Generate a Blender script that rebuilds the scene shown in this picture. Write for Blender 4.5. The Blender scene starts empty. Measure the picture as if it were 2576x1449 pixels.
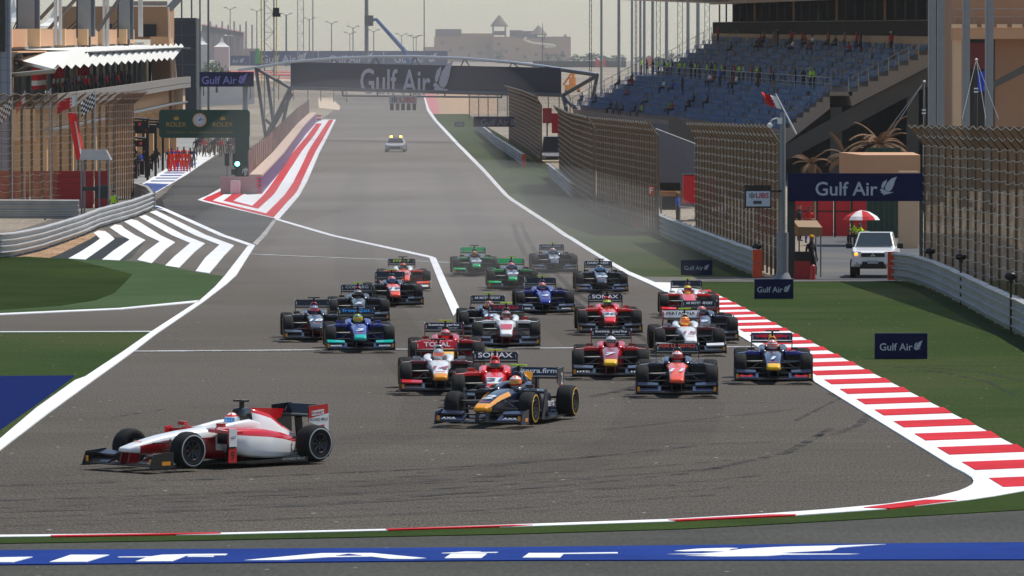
import bpy, bmesh, math, random
from mathutils import Vector, Matrix
R = math.radians
rnd = random.Random(7)
sc = bpy.context.scene
col = sc.collection

# ---------------------------------------------------------------- camera, sky, sun, exposure
F = 14311.0                       # focal length in units of a picture 2576 wide (200 mm on 36 mm)
CH = 6.4                          # camera height above the track
PITCH = math.atan((724.5 - 288.0) / F)
cam_d = bpy.data.cameras.new('camera'); cam = bpy.data.objects.new('camera', cam_d); col.objects.link(cam)
cam_d.sensor_width = 36.0; cam_d.lens = 36.0 * F / 2576.0
cam_d.clip_start = 0.5; cam_d.clip_end = 20000
cam.location = (0, 0, CH); cam.rotation_euler = (R(90) - PITCH, 0, 0)
sc.camera = cam

SUN = Vector((0.46, 0.30, 1.0)).normalized()
EL = math.asin(SUN.z); AZ = math.atan2(SUN.x, SUN.y)
w = bpy.data.worlds.new('World'); sc.world = w; w.use_nodes = True
nt = w.node_tree; nt.nodes.clear()
sky = nt.nodes.new('ShaderNodeTexSky'); sky.sky_type = 'NISHITA'; sky.sun_disc = False
sky.sun_elevation = EL; sky.sun_rotation = AZ; sky.air_density = 1.12; sky.dust_density = 0.3; sky.ozone_density = 1.0
bg = nt.nodes.new('ShaderNodeBackground'); bg.inputs[1].default_value = 0.115
wo = nt.nodes.new('ShaderNodeOutputWorld')
nt.links.new(sky.outputs[0], bg.inputs[0]); nt.links.new(bg.outputs[0], wo.inputs[0])
sd = bpy.data.lights.new('sun', 'SUN'); sd.energy = 4.2; sd.angle = R(0.5); sd.color = (1.0, 0.955, 0.89)
so = bpy.data.objects.new('sun', sd); col.objects.link(so)
so.rotation_euler = SUN.to_track_quat('Z', 'Y').to_euler()
vs = sc.view_settings; vs.view_transform = 'Standard'; vs.look = 'None'; vs.exposure = 0.0; vs.gamma = 1.0
vs.use_curve_mapping = False
sc.cycles.max_bounces = 6; sc.cycles.volume_bounces = 0; sc.cycles.transparent_max_bounces = 24

# ---------------------------------------------------------------- ground profile and picture <-> place
PROF = [(0, 0), (300, 0), (400, .7), (545, 2.82), (800, 5.56), (1000, 9.06), (1100, 10.6), (1250, 15.0), (1500, 19.0), (2500, 30.0), (4000, 43.0), (6500, 66.0)]
def gz(Y):
    if Y <= 0: return 0.0
    for (a, za), (b, zb) in zip(PROF, PROF[1:]):
        if Y <= b: return za + (zb - za) * (Y - a) / (b - a)
    return PROF[-1][1]
def ray(x, y):
    u = (x - 1288.0) / F; v = (724.5 - y) / F
    cp, sp = math.cos(PITCH), math.sin(PITCH)
    d = Vector((u, cp + v * sp, -sp + v * cp)); return d / d.y
def at(x, y, Y):                 # the point seen at pixel (x, y) that lies Y metres away
    return Vector((0, 0, CH)) + ray(x, y) * Y
def G(x, y, lift=0.0):           # the point of the ground seen at pixel (x, y)
    d = ray(x, y)
    lo, Y = 20.0, 20.0
    while Y < 6500:
        if CH + d.z * Y <= gz(Y): break
        lo = Y; Y += 5.0
    hi = Y
    for _ in range(30):
        m = (lo + hi) / 2
        if CH + d.z * m <= gz(m): hi = m
        else: lo = m
    return Vector((d.x * hi, hi, gz(hi) + lift))
def S(Y): return F / Y           # picture units per metre

# ---------------------------------------------------------------- materials
def lin(c):
    out = []
    for v in c:
        v = v / 255.0
        out.append(v / 12.92 if v <= .04045 else ((v + .055) / 1.055) ** 2.4)
    return out
_m = {}
def M(name, rgb, rough=.6, metal=0.0, coat=0.0, var=.12, scale=3.0, emit=0.0, alpha=1.0, bump=0.0, spec=.5):
    """rgb is a linear base colour, with a little procedural variation"""
    if name in _m: return _m[name]
    m = bpy.data.materials.new(name); m.use_nodes = True; _m[name] = m
    n = m.node_tree.nodes; l = m.node_tree.links; p = n['Principled BSDF']
    p.inputs['Roughness'].default_value = rough; p.inputs['Metallic'].default_value = metal
    p.inputs['Coat Weight'].default_value = coat; p.inputs['Coat Roughness'].default_value = .08
    p.inputs['Specular IOR Level'].default_value = spec
    tc = n.new('ShaderNodeTexCoord'); nz = n.new('ShaderNodeTexNoise'); nz.inputs['Scale'].default_value = scale
    nz.inputs['Detail'].default_value = 5
    l.new(tc.outputs['Object'], nz.inputs['Vector'])
    mx = n.new('ShaderNodeMix'); mx.data_type = 'RGBA'
    mx.inputs[6].default_value = [min(1, v * (1 - var)) for v in rgb] + [1]
    mx.inputs[7].default_value = [min(1, v * (1 + var)) for v in rgb] + [1]
    l.new(nz.outputs['Fac'], mx.inputs[0]); l.new(mx.outputs[2], p.inputs['Base Color'])
    if emit:
        p.inputs['Emission Color'].default_value = list(rgb) + [1]; p.inputs['Emission Strength'].default_value = emit
    if alpha < 1: p.inputs['Alpha'].default_value = alpha
    if bump:
        b = n.new('ShaderNodeBump'); b.inputs['Strength'].default_value = bump; l.new(nz.outputs['Fac'], b.inputs['Height']); l.new(b.outputs[0], p.inputs['Normal'])
    return m
def MS(name, rgb255, **k): return M(name, lin(rgb255), **k)

def ground_mat(name, c1, c2, c3=None, fine=35.0, mid=.35, streak=None, rough=.85, speck=0.0, fine_amt=.5, streak_amt=.5):
    """ground surface: fine grain, patches and streaks that follow the driving line"""
    m = bpy.data.materials.new(name); m.use_nodes = True; _m[name] = m
    n = m.node_tree.nodes; l = m.node_tree.links; p = n['Principled BSDF']
    p.inputs['Roughness'].default_value = rough; p.inputs['Specular IOR Level'].default_value = .03
    g = n.new('ShaderNodeNewGeometry')
    def noise(scale, vec=None, det=4, rgh=.6):
        z = n.new('ShaderNodeTexNoise'); z.inputs['Scale'].default_value = scale; z.inputs['Detail'].default_value = det
        z.inputs['Roughness'].default_value = rgh
        l.new(vec or g.outputs['Position'], z.inputs['Vector']); return z.outputs['Fac']
    def ramp(fac, a, b, lo=0.0, hi=1.0):
        r = n.new('ShaderNodeMapRange'); r.inputs[1].default_value = a; r.inputs[2].default_value = b
        r.inputs[3].default_value = lo; r.inputs[4].default_value = hi; l.new(fac, r.inputs[0]); return r.outputs[0]
    def mix(a, b, fac, mode='MIX'):
        x = n.new('ShaderNodeMix'); x.data_type = 'RGBA'; x.blend_type = mode
        for sock, v in ((6, a), (7, b)):
            if isinstance(v, (tuple, list)): x.inputs[sock].default_value = list(v) + [1]
            else: l.new(v, x.inputs[sock])
        if isinstance(fac, float): x.inputs[0].default_value = fac
        else: l.new(fac, x.inputs[0])
        return x.outputs[2]
    c = mix(c1, c2, ramp(noise(mid), .35, .65))
    if c3: c = mix(c, c3, ramp(noise(mid * .23, det=3), .45, .62))
    if streak:
        mp = n.new('ShaderNodeMapping'); mp.inputs['Rotation'].default_value = (0, 0, streak[0]); mp.inputs['Scale'].default_value = (streak[1], streak[2], 1)
        l.new(g.outputs['Position'], mp.inputs[0])
        c = mix(c, tuple(v * .62 for v in c1), ramp(noise(1.0, mp.outputs[0], 6, .7), .52, .70, 0, streak_amt))
    mg = n.new('ShaderNodeMapping'); mg.inputs['Scale'].default_value = (fine, fine * .13, 1); l.new(g.outputs['Position'], mg.inputs[0])
    f1 = ramp(noise(1.0, mg.outputs[0], 2, .6), .3, .7, 1 - fine_amt * .5, 1 + fine_amt * .5)
    vm = n.new('ShaderNodeVectorMath'); vm.operation = 'SCALE'; l.new(c, vm.inputs[0]); l.new(f1, vm.inputs['Scale'])
    out = vm.outputs[0]
    if speck:
        v = n.new('ShaderNodeTexVoronoi'); v.inputs['Scale'].default_value = 1.1; l.new(g.outputs['Position'], v.inputs['Vector'])
        out = mix(out, (.6, .58, .54), ramp(v.outputs['Distance'], .05, .035, 0, speck))
    l.new(out, p.inputs['Base Color'])
    return m

# ---------------------------------------------------------------- mesh builder
class MB:
    def __init__(s): s.v = []; s.f = []; s.m = []; s.sm = []
    def add(s, vs_, fs, mi=0, smooth=False):
        b = len(s.v); s.v += [Vector(v) for v in vs_]
        for f in fs: s.f.append([b + i for i in f]); s.m.append(mi); s.sm.append(smooth)
        return s
    def hexa(s, bot, top, mi=0):
        return s.add(list(bot) + list(top), [(3, 2, 1, 0), (4, 5, 6, 7), (0, 1, 5, 4), (1, 2, 6, 5), (2, 3, 7, 6), (3, 0, 4, 7)], mi)
    def box(s, c, d, mi=0, mat=None):
        x, y, z = d[0] / 2, d[1] / 2, d[2] / 2
        P = [Vector(p) for p in ((-x, -y, -z), (x, -y, -z), (x, y, -z), (-x, y, -z), (-x, -y, z), (x, -y, z), (x, y, z), (-x, y, z))]
        if mat: P = [mat @ p for p in P]
        P = [p + Vector(c) for p in P]
        return s.hexa(P[:4], P[4:], mi)
    def tube(s, p0, p1, r0, r1=None, n=8, mi=0, cap=True):
        p0, p1 = Vector(p0), Vector(p1); r1 = r0 if r1 is None else r1
        d = (p1 - p0).normalized(); a = d.orthogonal().normalized(); b = d.cross(a)
        vs_ = []
        for p, r in ((p0, r0), (p1, r1)):
            for i in range(n):
                t = 2 * math.pi * i / n; vs_.append(p + (a * math.cos(t) + b * math.sin(t)) * r)
        s.add(vs_, [(i, (i + 1) % n, n + (i + 1) % n, n + i) for i in range(n)], mi, n > 5)
        if cap: s.add(vs_, [tuple(reversed(range(n))), tuple(range(n, 2 * n))], mi)
        return s
    def path(s, pts, r, n=6, mi=0):
        for a, b in zip(pts, pts[1:]): s.tube(a, b, r, r, n, mi)
        return s
    def loft(s, rings, mi=0, caps=True, smooth=True, roles=None):
        n = len(rings[0]); b = len(s.v)
        for r in rings: s.v += [Vector(p) for p in r]
        for k in range(len(rings) - 1):
            for i in range(n):
                j = (i + 1) % n
                s.f.append([b + k * n + i, b + k * n + j, b + (k + 1) * n + j, b + (k + 1) * n + i])
                s.m.append(roles(k, i) if roles else mi); s.sm.append(smooth)
        if caps:
            s.f.append([b + i for i in reversed(range(n))]); s.m.append(roles(0, -1) if roles else mi); s.sm.append(False)
            s.f.append([b + (len(rings) - 1) * n + i for i in range(n)]); s.m.append(roles(len(rings) - 2, -1) if roles else mi); s.sm.append(False)
        return s
    def prism(s, poly, axis, a, b, mi=0):
        """extrude a 2-D outline along an axis (0 x, 1 y, 2 z) from a to b"""
        def P(p, t):
            q = [0, 0, 0]; k = 0
            for i in range(3):
                if i == axis: q[i] = t
                else: q[i] = p[k]; k += 1
            return q
        n = len(poly)
        vs_ = [P(p, a) for p in poly] + [P(p, b) for p in poly]
        s.add(vs_, [tuple(range(n)), tuple(reversed(range(n, 2 * n)))] + [(i, n + i, n + (i + 1) % n, (i + 1) % n) for i in range(n)], mi)
        return s
    def disc(s, c, r, axis, n=20, mi=0):
        a = [Vector((0, 1, 0)), Vector((1, 0, 0)), Vector((1, 0, 0))][axis]; b = [Vector((0, 0, 1)), Vector((0, 0, 1)), Vector((0, 1, 0))][axis]
        return s.add([Vector(c) + (a * math.cos(2 * math.pi * i / n) + b * math.sin(2 * math.pi * i / n)) * r for i in range(n)], [tuple(range(n))], mi)
    def sphere(s, c, r, mi=0, nu=14, nv=9, sx=1, sy=1, sz=1):
        rings = []
        for j in range(nv + 1):
            t = math.pi * j / nv - math.pi / 2
            rings.append([(c[0] + r * sx * math.cos(t) * math.cos(2 * math.pi * i / nu), c[1] + r * sy * math.cos(t) * math.sin(2 * math.pi * i / nu), c[2] + r * sz * math.sin(t)) for i in range(nu)])
        return s.loft(rings, mi, False, True)
    def text(s, txt, mat, mi=0, width=None, height=None, bold=0.0, shear=0.0):
        """flat lettering centred on mat's origin in its local XY plane"""
        tv, tf = text_geo(txt, bold, shear)
        if not tv: return s
        x0 = min(v[0] for v in tv); x1 = max(v[0] for v in tv); y0 = min(v[1] for v in tv); y1 = max(v[1] for v in tv)
        kx = width / (x1 - x0) if width else None; ky = height / (y1 - y0) if height else None
        kx = kx or ky; ky = ky or kx
        s.add([mat @ Vector(((v[0] - (x0 + x1) / 2) * kx, (v[1] - (y0 + y1) / 2) * ky, 0)) for v in tv], tf, mi)
        return s
    def flat(s, polys, mat, mi=0):
        for poly in polys: s.add([mat @ Vector((p[0], p[1], 0)) for p in poly], [tuple(range(len(poly)))], mi)
        return s
    def build(s, name, mats, parent=None, local=False, kind=None, bevel=0, tri=False):
        me = bpy.data.meshes.new(name)
        off = Vector((0, 0, 0))
        if parent is not None and not local:
            q = parent
            while q is not None: off = off + q.location; q = q.parent
        me.from_pydata([v - off for v in s.v], [], s.f)
        if not isinstance(mats, (list, tuple)): mats = [mats]
        for m in mats: me.materials.append(m)
        me.polygons.foreach_set('material_index', s.m); me.polygons.foreach_set('use_smooth', s.sm)
        if bevel or tri:
            b = bmesh.new(); b.from_mesh(me)
            if bevel:
                bmesh.ops.remove_doubles(b, verts=b.verts, dist=1e-5)
                bmesh.ops.bevel(b, geom=[e for e in b.edges if e.is_manifold and e.calc_face_angle(0) > .5], offset=bevel, segments=2, affect='EDGES', profile=.6, clamp_overlap=True)
            bmesh.ops.recalc_face_normals(b, faces=b.faces)
            b.to_mesh(me); b.free()
        me.update()
        o = bpy.data.objects.new(name, me); col.objects.link(o)
        if parent is not None: o.parent = parent
        if kind: o['kind'] = kind
        return o

_tg = {}
def text_geo(txt, bold=0.0, shear=0.0):
    k = (txt, bold, shear)
    if k not in _tg:
        c = bpy.data.curves.new('t', 'FONT'); c.body = txt; c.offset = bold; c.shear = shear; c.resolution_u = 3
        o = bpy.data.objects.new('t', c); col.objects.link(o)
        bpy.context.view_layer.update()
        me = bpy.data.meshes.new_from_object(o.evaluated_get(bpy.context.evaluated_depsgraph_get()))
        _tg[k] = ([tuple(v.co) for v in me.vertices], [tuple(p.vertices) for p in me.polygons])
        bpy.data.objects.remove(o); bpy.data.curves.remove(c); bpy.data.meshes.remove(me)
    return _tg[k]

def tag(o, label=None, cat=None, group=None, kind=None):
    if label: o['label'] = label
    if cat: o['category'] = cat
    if group: o['group'] = group
    if kind: o['kind'] = kind
    return o
def thing(name, label, cat, loc=(0, 0, 0), rz=0.0, group=None):
    o = bpy.data.objects.new(name, None); o.empty_display_size = .2; col.objects.link(o)
    o.location = loc; o.rotation_euler = (0, 0, rz)
    return tag(o, label, cat, group)

# ---------------------------------------------------------------- ground sheets
def sheet_xy(name, polys, mat, lift, kind='structure', parent=None):
    """flat polygons in plan laid on the rising ground, lift metres above it; mat may be a list with an index per polygon"""
    b = bmesh.new()
    for p in polys:
        mi = 0
        if isinstance(p[0], int): mi, p = p
        f = b.faces.new([b.verts.new((q[0], q[1], 0)) for q in p]); f.material_index = mi
    bmesh.ops.triangulate(b, faces=b.faces[:], ngon_method='EAR_CLIP')
    for x_ in (-400, -120, -60, -40, -25, -15, -5, 5, 15, 25, 40, 60, 120, 400):
        bmesh.ops.bisect_plane(b, geom=b.verts[:] + b.edges[:] + b.faces[:], plane_co=(x_, 0, 0), plane_no=(1, 0, 0))
    for Y in sorted(set([p_[0] for p_ in PROF[1:-1]] + [20, 50, 75, 100, 125, 150, 175, 200, 230, 260, 350, 450, 500, 600, 700, 900])):
        bmesh.ops.bisect_plane(b, geom=b.verts[:] + b.edges[:] + b.faces[:], plane_co=(0, Y, 0), plane_no=(0, 1, 0))
    for v in b.verts: v.co.z = gz(v.co.y) + lift
    b.normal_update()
    for f in b.faces:
        if f.normal.z < 0: f.normal_flip()
    if lift >= .025:                  # close the painted layer down to the ground at its edges
        bmesh.ops.remove_doubles(b, verts=b.verts, dist=1e-4)
        ed = [e for e in b.edges if len(e.link_faces) == 1]
        r_ = bmesh.ops.extrude_edge_only(b, edges=ed)
        for v in r_['geom']:
            if isinstance(v, bmesh.types.BMVert): v.co.z -= lift - .001
    me = bpy.data.meshes.new(name); b.to_mesh(me); b.free()
    for m in (mat if isinstance(mat, list) else [mat]): me.materials.append(m)
    o = bpy.data.objects.new(name, me); col.objects.link(o)
    if kind: o['kind'] = kind
    if parent: o.parent = parent
    return o
def sheet(name, polys, mat, lift, **k):
    out = []
    for p in polys:
        if isinstance(p[0], int): out.append((p[0], [G(*q) for q in p[1]]))
        else: out.append([G(*q) for q in p])
    return sheet_xy(name, out, mat, lift, **k)
# ================================================================ THE GROUND
sand = ground_mat('desert_sand', (.30, .25, .19), (.24, .20, .155), (.34, .29, .22), fine=6, mid=.08)
asph = ground_mat('track_asphalt', (.104, .090, .073), (.086, .075, .062), (.096, .084, .071), fine=26, mid=.22, streak=(R(4), .06, 1.9), fine_amt=.85, streak_amt=.75, speck=.8)
def paler(m):                     # mixes the asphalt unevenly towards a pale tone with distance
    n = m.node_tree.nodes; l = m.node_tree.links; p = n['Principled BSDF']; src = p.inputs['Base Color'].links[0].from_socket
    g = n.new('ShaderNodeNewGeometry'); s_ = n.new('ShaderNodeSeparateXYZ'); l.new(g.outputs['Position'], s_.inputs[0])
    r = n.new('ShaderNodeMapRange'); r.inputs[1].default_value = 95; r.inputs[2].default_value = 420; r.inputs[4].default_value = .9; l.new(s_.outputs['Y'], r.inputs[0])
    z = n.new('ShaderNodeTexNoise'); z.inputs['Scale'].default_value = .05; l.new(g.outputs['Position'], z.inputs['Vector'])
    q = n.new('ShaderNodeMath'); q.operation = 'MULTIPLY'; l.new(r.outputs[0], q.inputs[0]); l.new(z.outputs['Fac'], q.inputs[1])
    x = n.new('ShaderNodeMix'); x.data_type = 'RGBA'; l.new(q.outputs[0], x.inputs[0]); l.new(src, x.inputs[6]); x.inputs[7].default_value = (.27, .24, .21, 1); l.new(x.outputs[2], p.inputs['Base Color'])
paler(asph)
asph2 = ground_mat('runoff_asphalt', (.080, .079, .068), (.066, .066, .058), (.088, .086, .075), fine=14, mid=.3, streak=(R(-2), .05, 2.5), fine_amt=.3, streak_amt=.4, speck=.5)
asph3 = ground_mat('pit_exit_asphalt', (.088, .086, .082), (.068, .067, .065), (.105, .10, .092), fine=14, mid=.3, streak=(R(60), .05, 1.2), fine_amt=.3, streak_amt=.5)
road = ground_mat('service_road_asphalt', (.125, .13, .135), (.11, .112, .115), (.16, .15, .13), fine=20, mid=.4, fine_amt=.25)
conc = ground_mat('pit_lane_concrete', (.30, .30, .285), (.25, .25, .24), (.33, .32, .30), fine=10, mid=.5, fine_amt=.2)
turf = ground_mat('painted_green_turf', (.036, .062, .012), (.028, .050, .010), (.052, .066, .020), fine=14, mid=.25, streak=(R(15), .12, 1.6), fine_amt=.5, streak_amt=.8, speck=.6)
grass = ground_mat('mown_grass', (.021, .038, .003), (.014, .027, .002), (.028, .046, .004), fine=22, mid=.35, streak=(R(0), .08, 1.8), fine_amt=.6, streak_amt=.35)
turf2 = ground_mat('green_painted_verge', (.034, .058, .010), (.026, .046, .008), (.042, .066, .013), fine=18, mid=.5, fine_amt=.3, streak=(R(2), .2, 3), streak_amt=.4)
white = ground_mat('white_road_paint', (.80, .80, .79), (.74, .74, .73), (.84, .84, .83), fine=30, mid=1.2, fine_amt=.08, rough=.6, streak=(R(84), .35, 2.6), streak_amt=.28)
red = ground_mat('red_road_paint', (.62, .016, .022), (.52, .013, .018), (.66, .022, .028), fine=30, mid=1.2, fine_amt=.12, rough=.5, streak=(R(84), .35, 2.6), streak_amt=.4)
blue = ground_mat('blue_road_paint', (.009, .036, .21), (.007, .028, .18), (.012, .042, .24), fine=20, mid=.8, streak=(R(0), .1, 4), fine_amt=.12, rough=.6, streak_amt=.6)
wornw = ground_mat('worn_white_paint', (.40, .39, .37), (.22, .21, .20), (.5, .49, .47), fine=18, mid=2.5, fine_amt=.6)
gravel = ground_mat('orange_gravel', (.36, .21, .11), (.27, .17, .10), (.45, .30, .19), fine=9, mid=2.0, fine_amt=.9)

xs = 4200
sheet_xy('ground', [[(-xs, -60), (xs, -60), (xs, 6500), (-xs, 6500)]], sand, 0.0)
# the racing surface and the asphalt that surrounds it, as one sheet
def strip(name, rows, mat, lift, **k):
    """rows of (left point, right point) in plan"""
    return sheet_xy(name, [[a[0], a[1], b[1], b[0]] for a, b in zip(rows, rows[1:])], mat, lift, **k)
def g2(x, y): return tuple(G(x, y)[:2])
tr = [(30, -70, 60), (84, -70, 60), (100, -70, 30), (102, -70, 8.4), (167, -70, 6.6), (214, -70, 5.4)]
for x, y in ((1578, 690), (1438, 600), (1338, 534), (1256, 472), (1171, 382), (1119, 327), (1076, 275), (1062, 238)):
    q = G(x, y); tr.append((q.y, -60 if q.y < 255 else (-27.0 if q.y < 620 else (842 - 1288) / F * q.y - (4 if q.y < 790 else 0)), q.x))
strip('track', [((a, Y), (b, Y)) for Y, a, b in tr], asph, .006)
# runoff in the foreground, beyond the corner
sheet('runoff', [[(-900, 2500), (-900, 1385), (0, 1370), (550, 1361), (1288, 1346), (1728, 1333), (2038, 1317), (2576, 1285), (3600, 1215), (3600, 2500)]], asph2, .012)
sheet('pit_exit_road', [[(384, 515), (400, 500), (460, 440), (560, 384), (600, 370), (640, 372), (640, 420), (590, 450), (500, 503), (560, 520), (693, 552), (690, 560), (630, 618), (400, 520)]], asph3, .012)
# sand and dirt strips behind the barriers
sheet('dirt_strip', [[(40, 648), (100, 634), (150, 617), (200, 598), (262, 575), (230, 600), (190, 625), (120, 655), (60, 662)]], gravel, .016)
sheet('pit_exit_apron', [[(100, 660), (180, 612), (232, 588), (330, 606), (365, 608), (330, 650), (300, 660)]], asph2, .014)

sheet('old_asphalt_patch', [[(110, 655), (150, 640), (215, 608), (240, 596), (262, 597), (330, 599), (326, 610), (310, 640), (300, 655), (174, 652)]], ground_mat('old_dark_asphalt', (.050, .054, .056), (.042, .045, .047), fine=14, mid=.5, fine_amt=.4), .018)
# green left of the track
gl = [[(-500, 700), (-500, 640), (0, 652), (60, 646), (174, 652), (300, 656), (390, 662), (495, 686), (566, 696), (545, 716), (504, 757), (450, 762), (300, 777), (0, 792), (-500, 800)],
      [(-500, 840), (0, 838), (381, 836.5), (345, 863), (312, 886), (214, 951), (189, 960), (90, 1030), (0, 1110), (-120, 1215), (-700, 1700), (-1500, 1700), (-1500, 900)]]
sheet('turf_verge', gl[:1], ground_mat('faded_green_turf', (.052, .088, .032), (.042, .072, .024), (.060, .094, .038), fine=16, mid=.3, fine_amt=.3, streak=(R(12), .12, 1.6), streak_amt=.4), .020); sheet('turf_verge', gl[1:], turf, .020)
sheet('grass_field', [[(-500, 660), (0, 648), (60, 648), (168, 651.5), (270, 675), (333, 692), (318, 708), (288, 738), (240, 757), (150, 771), (0, 781), (-500, 795)]], grass, .030)
sheet('blue_painted_patch', [[(-900, 950), (0, 948.5), (189, 947), (120, 1000), (60, 1042), (0, 1085), (-500, 1480), (-1400, 1480)]], ground_mat('deep_blue_paint', (.004, .014, .095), (.003, .011, .08), fine=20, mid=.8, fine_amt=.15), .028)

# white lines
wl = [
 [(625, 618), (642, 618), (595, 693), (565, 696)], [(565, 696), (595, 693), (570, 716), (510, 762), (504, 756), (540, 724)],
 [(504, 756), (510, 762), (390, 844), (381, 836)], [(381, 836), (390, 844), (336, 886), (246, 951), (240, 955), (120, 1043), (0, 1135), (-500, 1530), (-700, 1530), (-120, 1207), (0, 1107), (90, 1030), (189, 959), (214, 950), (312, 885)],
 [(-500, 795), (0, 790.5), (300, 777), (504, 757), (498, 762), (300, 780), (0, 794), (-500, 799)],
 [(0, 836.4), (381, 835.4), (380, 837), (0, 838)],
 [(383, 518), (399, 519.5), (420, 527), (642, 618), (625, 619), (414, 531.5), (384, 522)],
 [(694, 550), (1085, 646), (1095, 650), (1080, 650), (690, 553)], [(1080, 650), (1096.5, 650), (1130, 724), (1156, 778), (1140, 796), (1109, 724)],
 [(1066, 244), (1069, 244), (1080, 275), (1097.5, 300), (1122.5, 327), (1155, 362), (1175.5, 382), (1223, 430), (1260.5, 472), (1292, 502), (1342.5, 534.5), (1393, 567), (1443, 600), (1493.5, 632), (1531, 655), (1582, 684), (1648, 712), (1700, 713),
   (1700, 742), (1678, 739), (1643, 720.5), (1573, 689), (1521, 658), (1483, 635), (1433, 603), (1383, 570), (1333, 537.5), (1284, 505), (1252.5, 475), (1215, 433), (1168, 385), (1148, 365), (1116, 330), (1091.5, 303), (1074, 278)],
]
sheet('white_track_line', wl, white, .034)
sheet('grid_line', [[(340, 884.2), (773, 881.2), (1365, 876.5), (1900, 872.8), (1900, 875), (1365, 878.8), (773, 883.8), (337, 886.6)], [(628, 639.6), (773, 645.6), (968, 653.4), (1138, 661.4), (1138, 662.6), (968, 654.8), (773, 647), (628, 641)]], wornw, .026)
sheet('worn_edge_line', [[(636, 613), (646, 618), (695, 556), (687, 555)]], wornw, .040)
sheet('blue_line_wedge', [[(384, 520.5), (396, 522), (412, 528), (384, 523.5)]], blue, .046)
ZA = lambda pts: [(x * .3, 515.2 + y * .3) for x, y in pts]
chev = [[(785, 240), (820, 222), (880, 225), (925, 255), (960, 290), (900, 335), (715, 465), (575, 455), (690, 390), (790, 325), (838, 290), (812, 262)],
        [(920, 195), (965, 170), (1015, 174), (1045, 203), (1218, 300), (1130, 365), (1000, 472), (855, 465), (950, 390), (1088, 297)],
        [(1040, 145), (1100, 125), (1150, 136), (1468, 318), (1390, 375), (1270, 495), (1150, 468), (1220, 400), (1340, 312)],
        [(1165, 105), (1220, 88), (1718, 328), (1630, 400), (1500, 533), (1385, 515), (1460, 440), (1595, 325)],
        [(1255, 65), (1310, 52), (1962, 345), (1880, 430), (1755, 580), (1640, 562), (1720, 450), (1840, 340)]]
sheet('chevron_marking', [ZA(c) for c in chev], white, .036)

# red and white divider between pit exit and straight
ZC = lambda pts: [(322 + x * .25, 273.7 + y * .25) for x, y in pts]
sheet('divider_marking', [ZC([(700, 920), (830, 860), (960, 790), (1020, 748), (1050, 812), (1200, 870), (1340, 860), (1560, 600), (1780, 270), (1893, 140), (1960, 110), (2090, 110), (2000, 300), (1870, 575), (1800, 740), (1700, 905), (1520, 1112), (1485, 1110), (1060, 1010), (745, 935)])], white, .040)
sheet('divider_stripe', [ZC([(975, 812), (1045, 812), (940, 880), (850, 930), (1390, 1060), (1560, 890), (1660, 750), (1750, 570), (1850, 370), (2020, 115), (2068, 112), (1960, 310), (1800, 620), (1710, 820), (1600, 945), (1465, 1100), (1060, 1000), (750, 922), (800, 890)]),
  ZC([(1140, 815), (1225, 815), (1130, 885), (1060, 932), (1250, 983), (1420, 800), (1560, 600), (1650, 460), (1800, 280), (1895, 150), (1950, 150), (1880, 262), (1700, 505), (1600, 660), (1480, 850), (1310, 1012), (960, 932), (1040, 870)])], red, .050)

# kerb on the outside of the right-hand edge: built in plan from its real width
def kx(Y, a, b):                 # straight edge through two plan points
    return a[0] + (b[0] - a[0]) * (Y - a[1]) / (b[1] - a[1])
KL = lambda Y: kx(Y, (8.05, 112.0), (6.78, 167.0)); KR = lambda Y: kx(Y, (9.59, 113.0), (7.23, 203.0)); KI = lambda Y: kx(Y, (7.76, 112.0), (6.48, 167.0))
cor = [(2052, 960), (2094, 987), (2187, 1038), (2262, 1092), (2322, 1131), (2382, 1167), (2427, 1194), (2444, 1205), (2449.5, 1214), (2446, 1223), (2430, 1232), (2412, 1239.5), (2352, 1254.5), (2232, 1272.4), (2082, 1286), (1932, 1297), (1688, 1311), (1288, 1325), (975, 1336), (550, 1346), (0, 1351), (-600, 1352)]
low = [(-600, 1358), (0, 1356), (550, 1350), (970, 1340), (1345, 1328.5), (1688, 1317), (1998, 1303), (2238, 1285), (2438, 1262.5), (2502, 1253), (2576, 1239.5), (2900, 1180), (3400, 1120)]
strip('corner_kerb', [((KI(Y), Y), (KR(Y), Y)) for Y in (102.6, 112, 130, 150, 167, 185, 204)] + [((5.45, 213.5), (5.8, 213.6))], white, .036)
_a = [g2(2382, 1167), g2(2427, 1194), g2(2444, 1205), g2(2449.5, 1214), g2(2446, 1223), g2(2430, 1232), g2(2412, 1239.5), g2(2352, 1254.5), g2(2232, 1272.4), g2(2082, 1286), g2(1932, 1297), g2(1688, 1311), g2(1288, 1325), g2(975, 1336), g2(550, 1346), g2(0, 1351), g2(-600, 1352)]
_b = [(KR(102.6), 102.6), (KR(101) + .25, 99), (KR(101) + .7, 96), g2(3100, 1165), g2(2800, 1200), g2(2576, 1239.5), g2(2502, 1253), g2(2438, 1262.5), g2(2238, 1285), g2(2110, 1294), g2(1960, 1304.5), g2(1688, 1317), g2(1345, 1328.5), g2(970, 1340), g2(550, 1350), g2(0, 1356), g2(-600, 1358)]
_a[0] = (KI(102.6), 102.6)
sheet_xy('corner_kerb', [[a, b, c_, d_] for a, b, c_, d_ in zip(_a, _b, _b[1:], _a[1:])], white, .037)
sheet_xy('corner_kerb', [[(8.0, 103.4), (9.7, 103.4), (10.0, 98.4), (8.16, 98.4)]], white, .0385)
st = []
k = 0
Y = 98.2
while Y < 206:
    t = 1.0 if Y > 100 else 1.0
    half = 1.16
    xl, xr = KL(Y), KR(Y)
    if Y > 196: xl += (Y - 196) * .10
    st.append([(xl - .08, Y - half + (-.0)), (xr, Y - half + .95), (xr, Y + half + .95), (xl + .0, Y + half)])
    Y += 4.62
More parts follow.
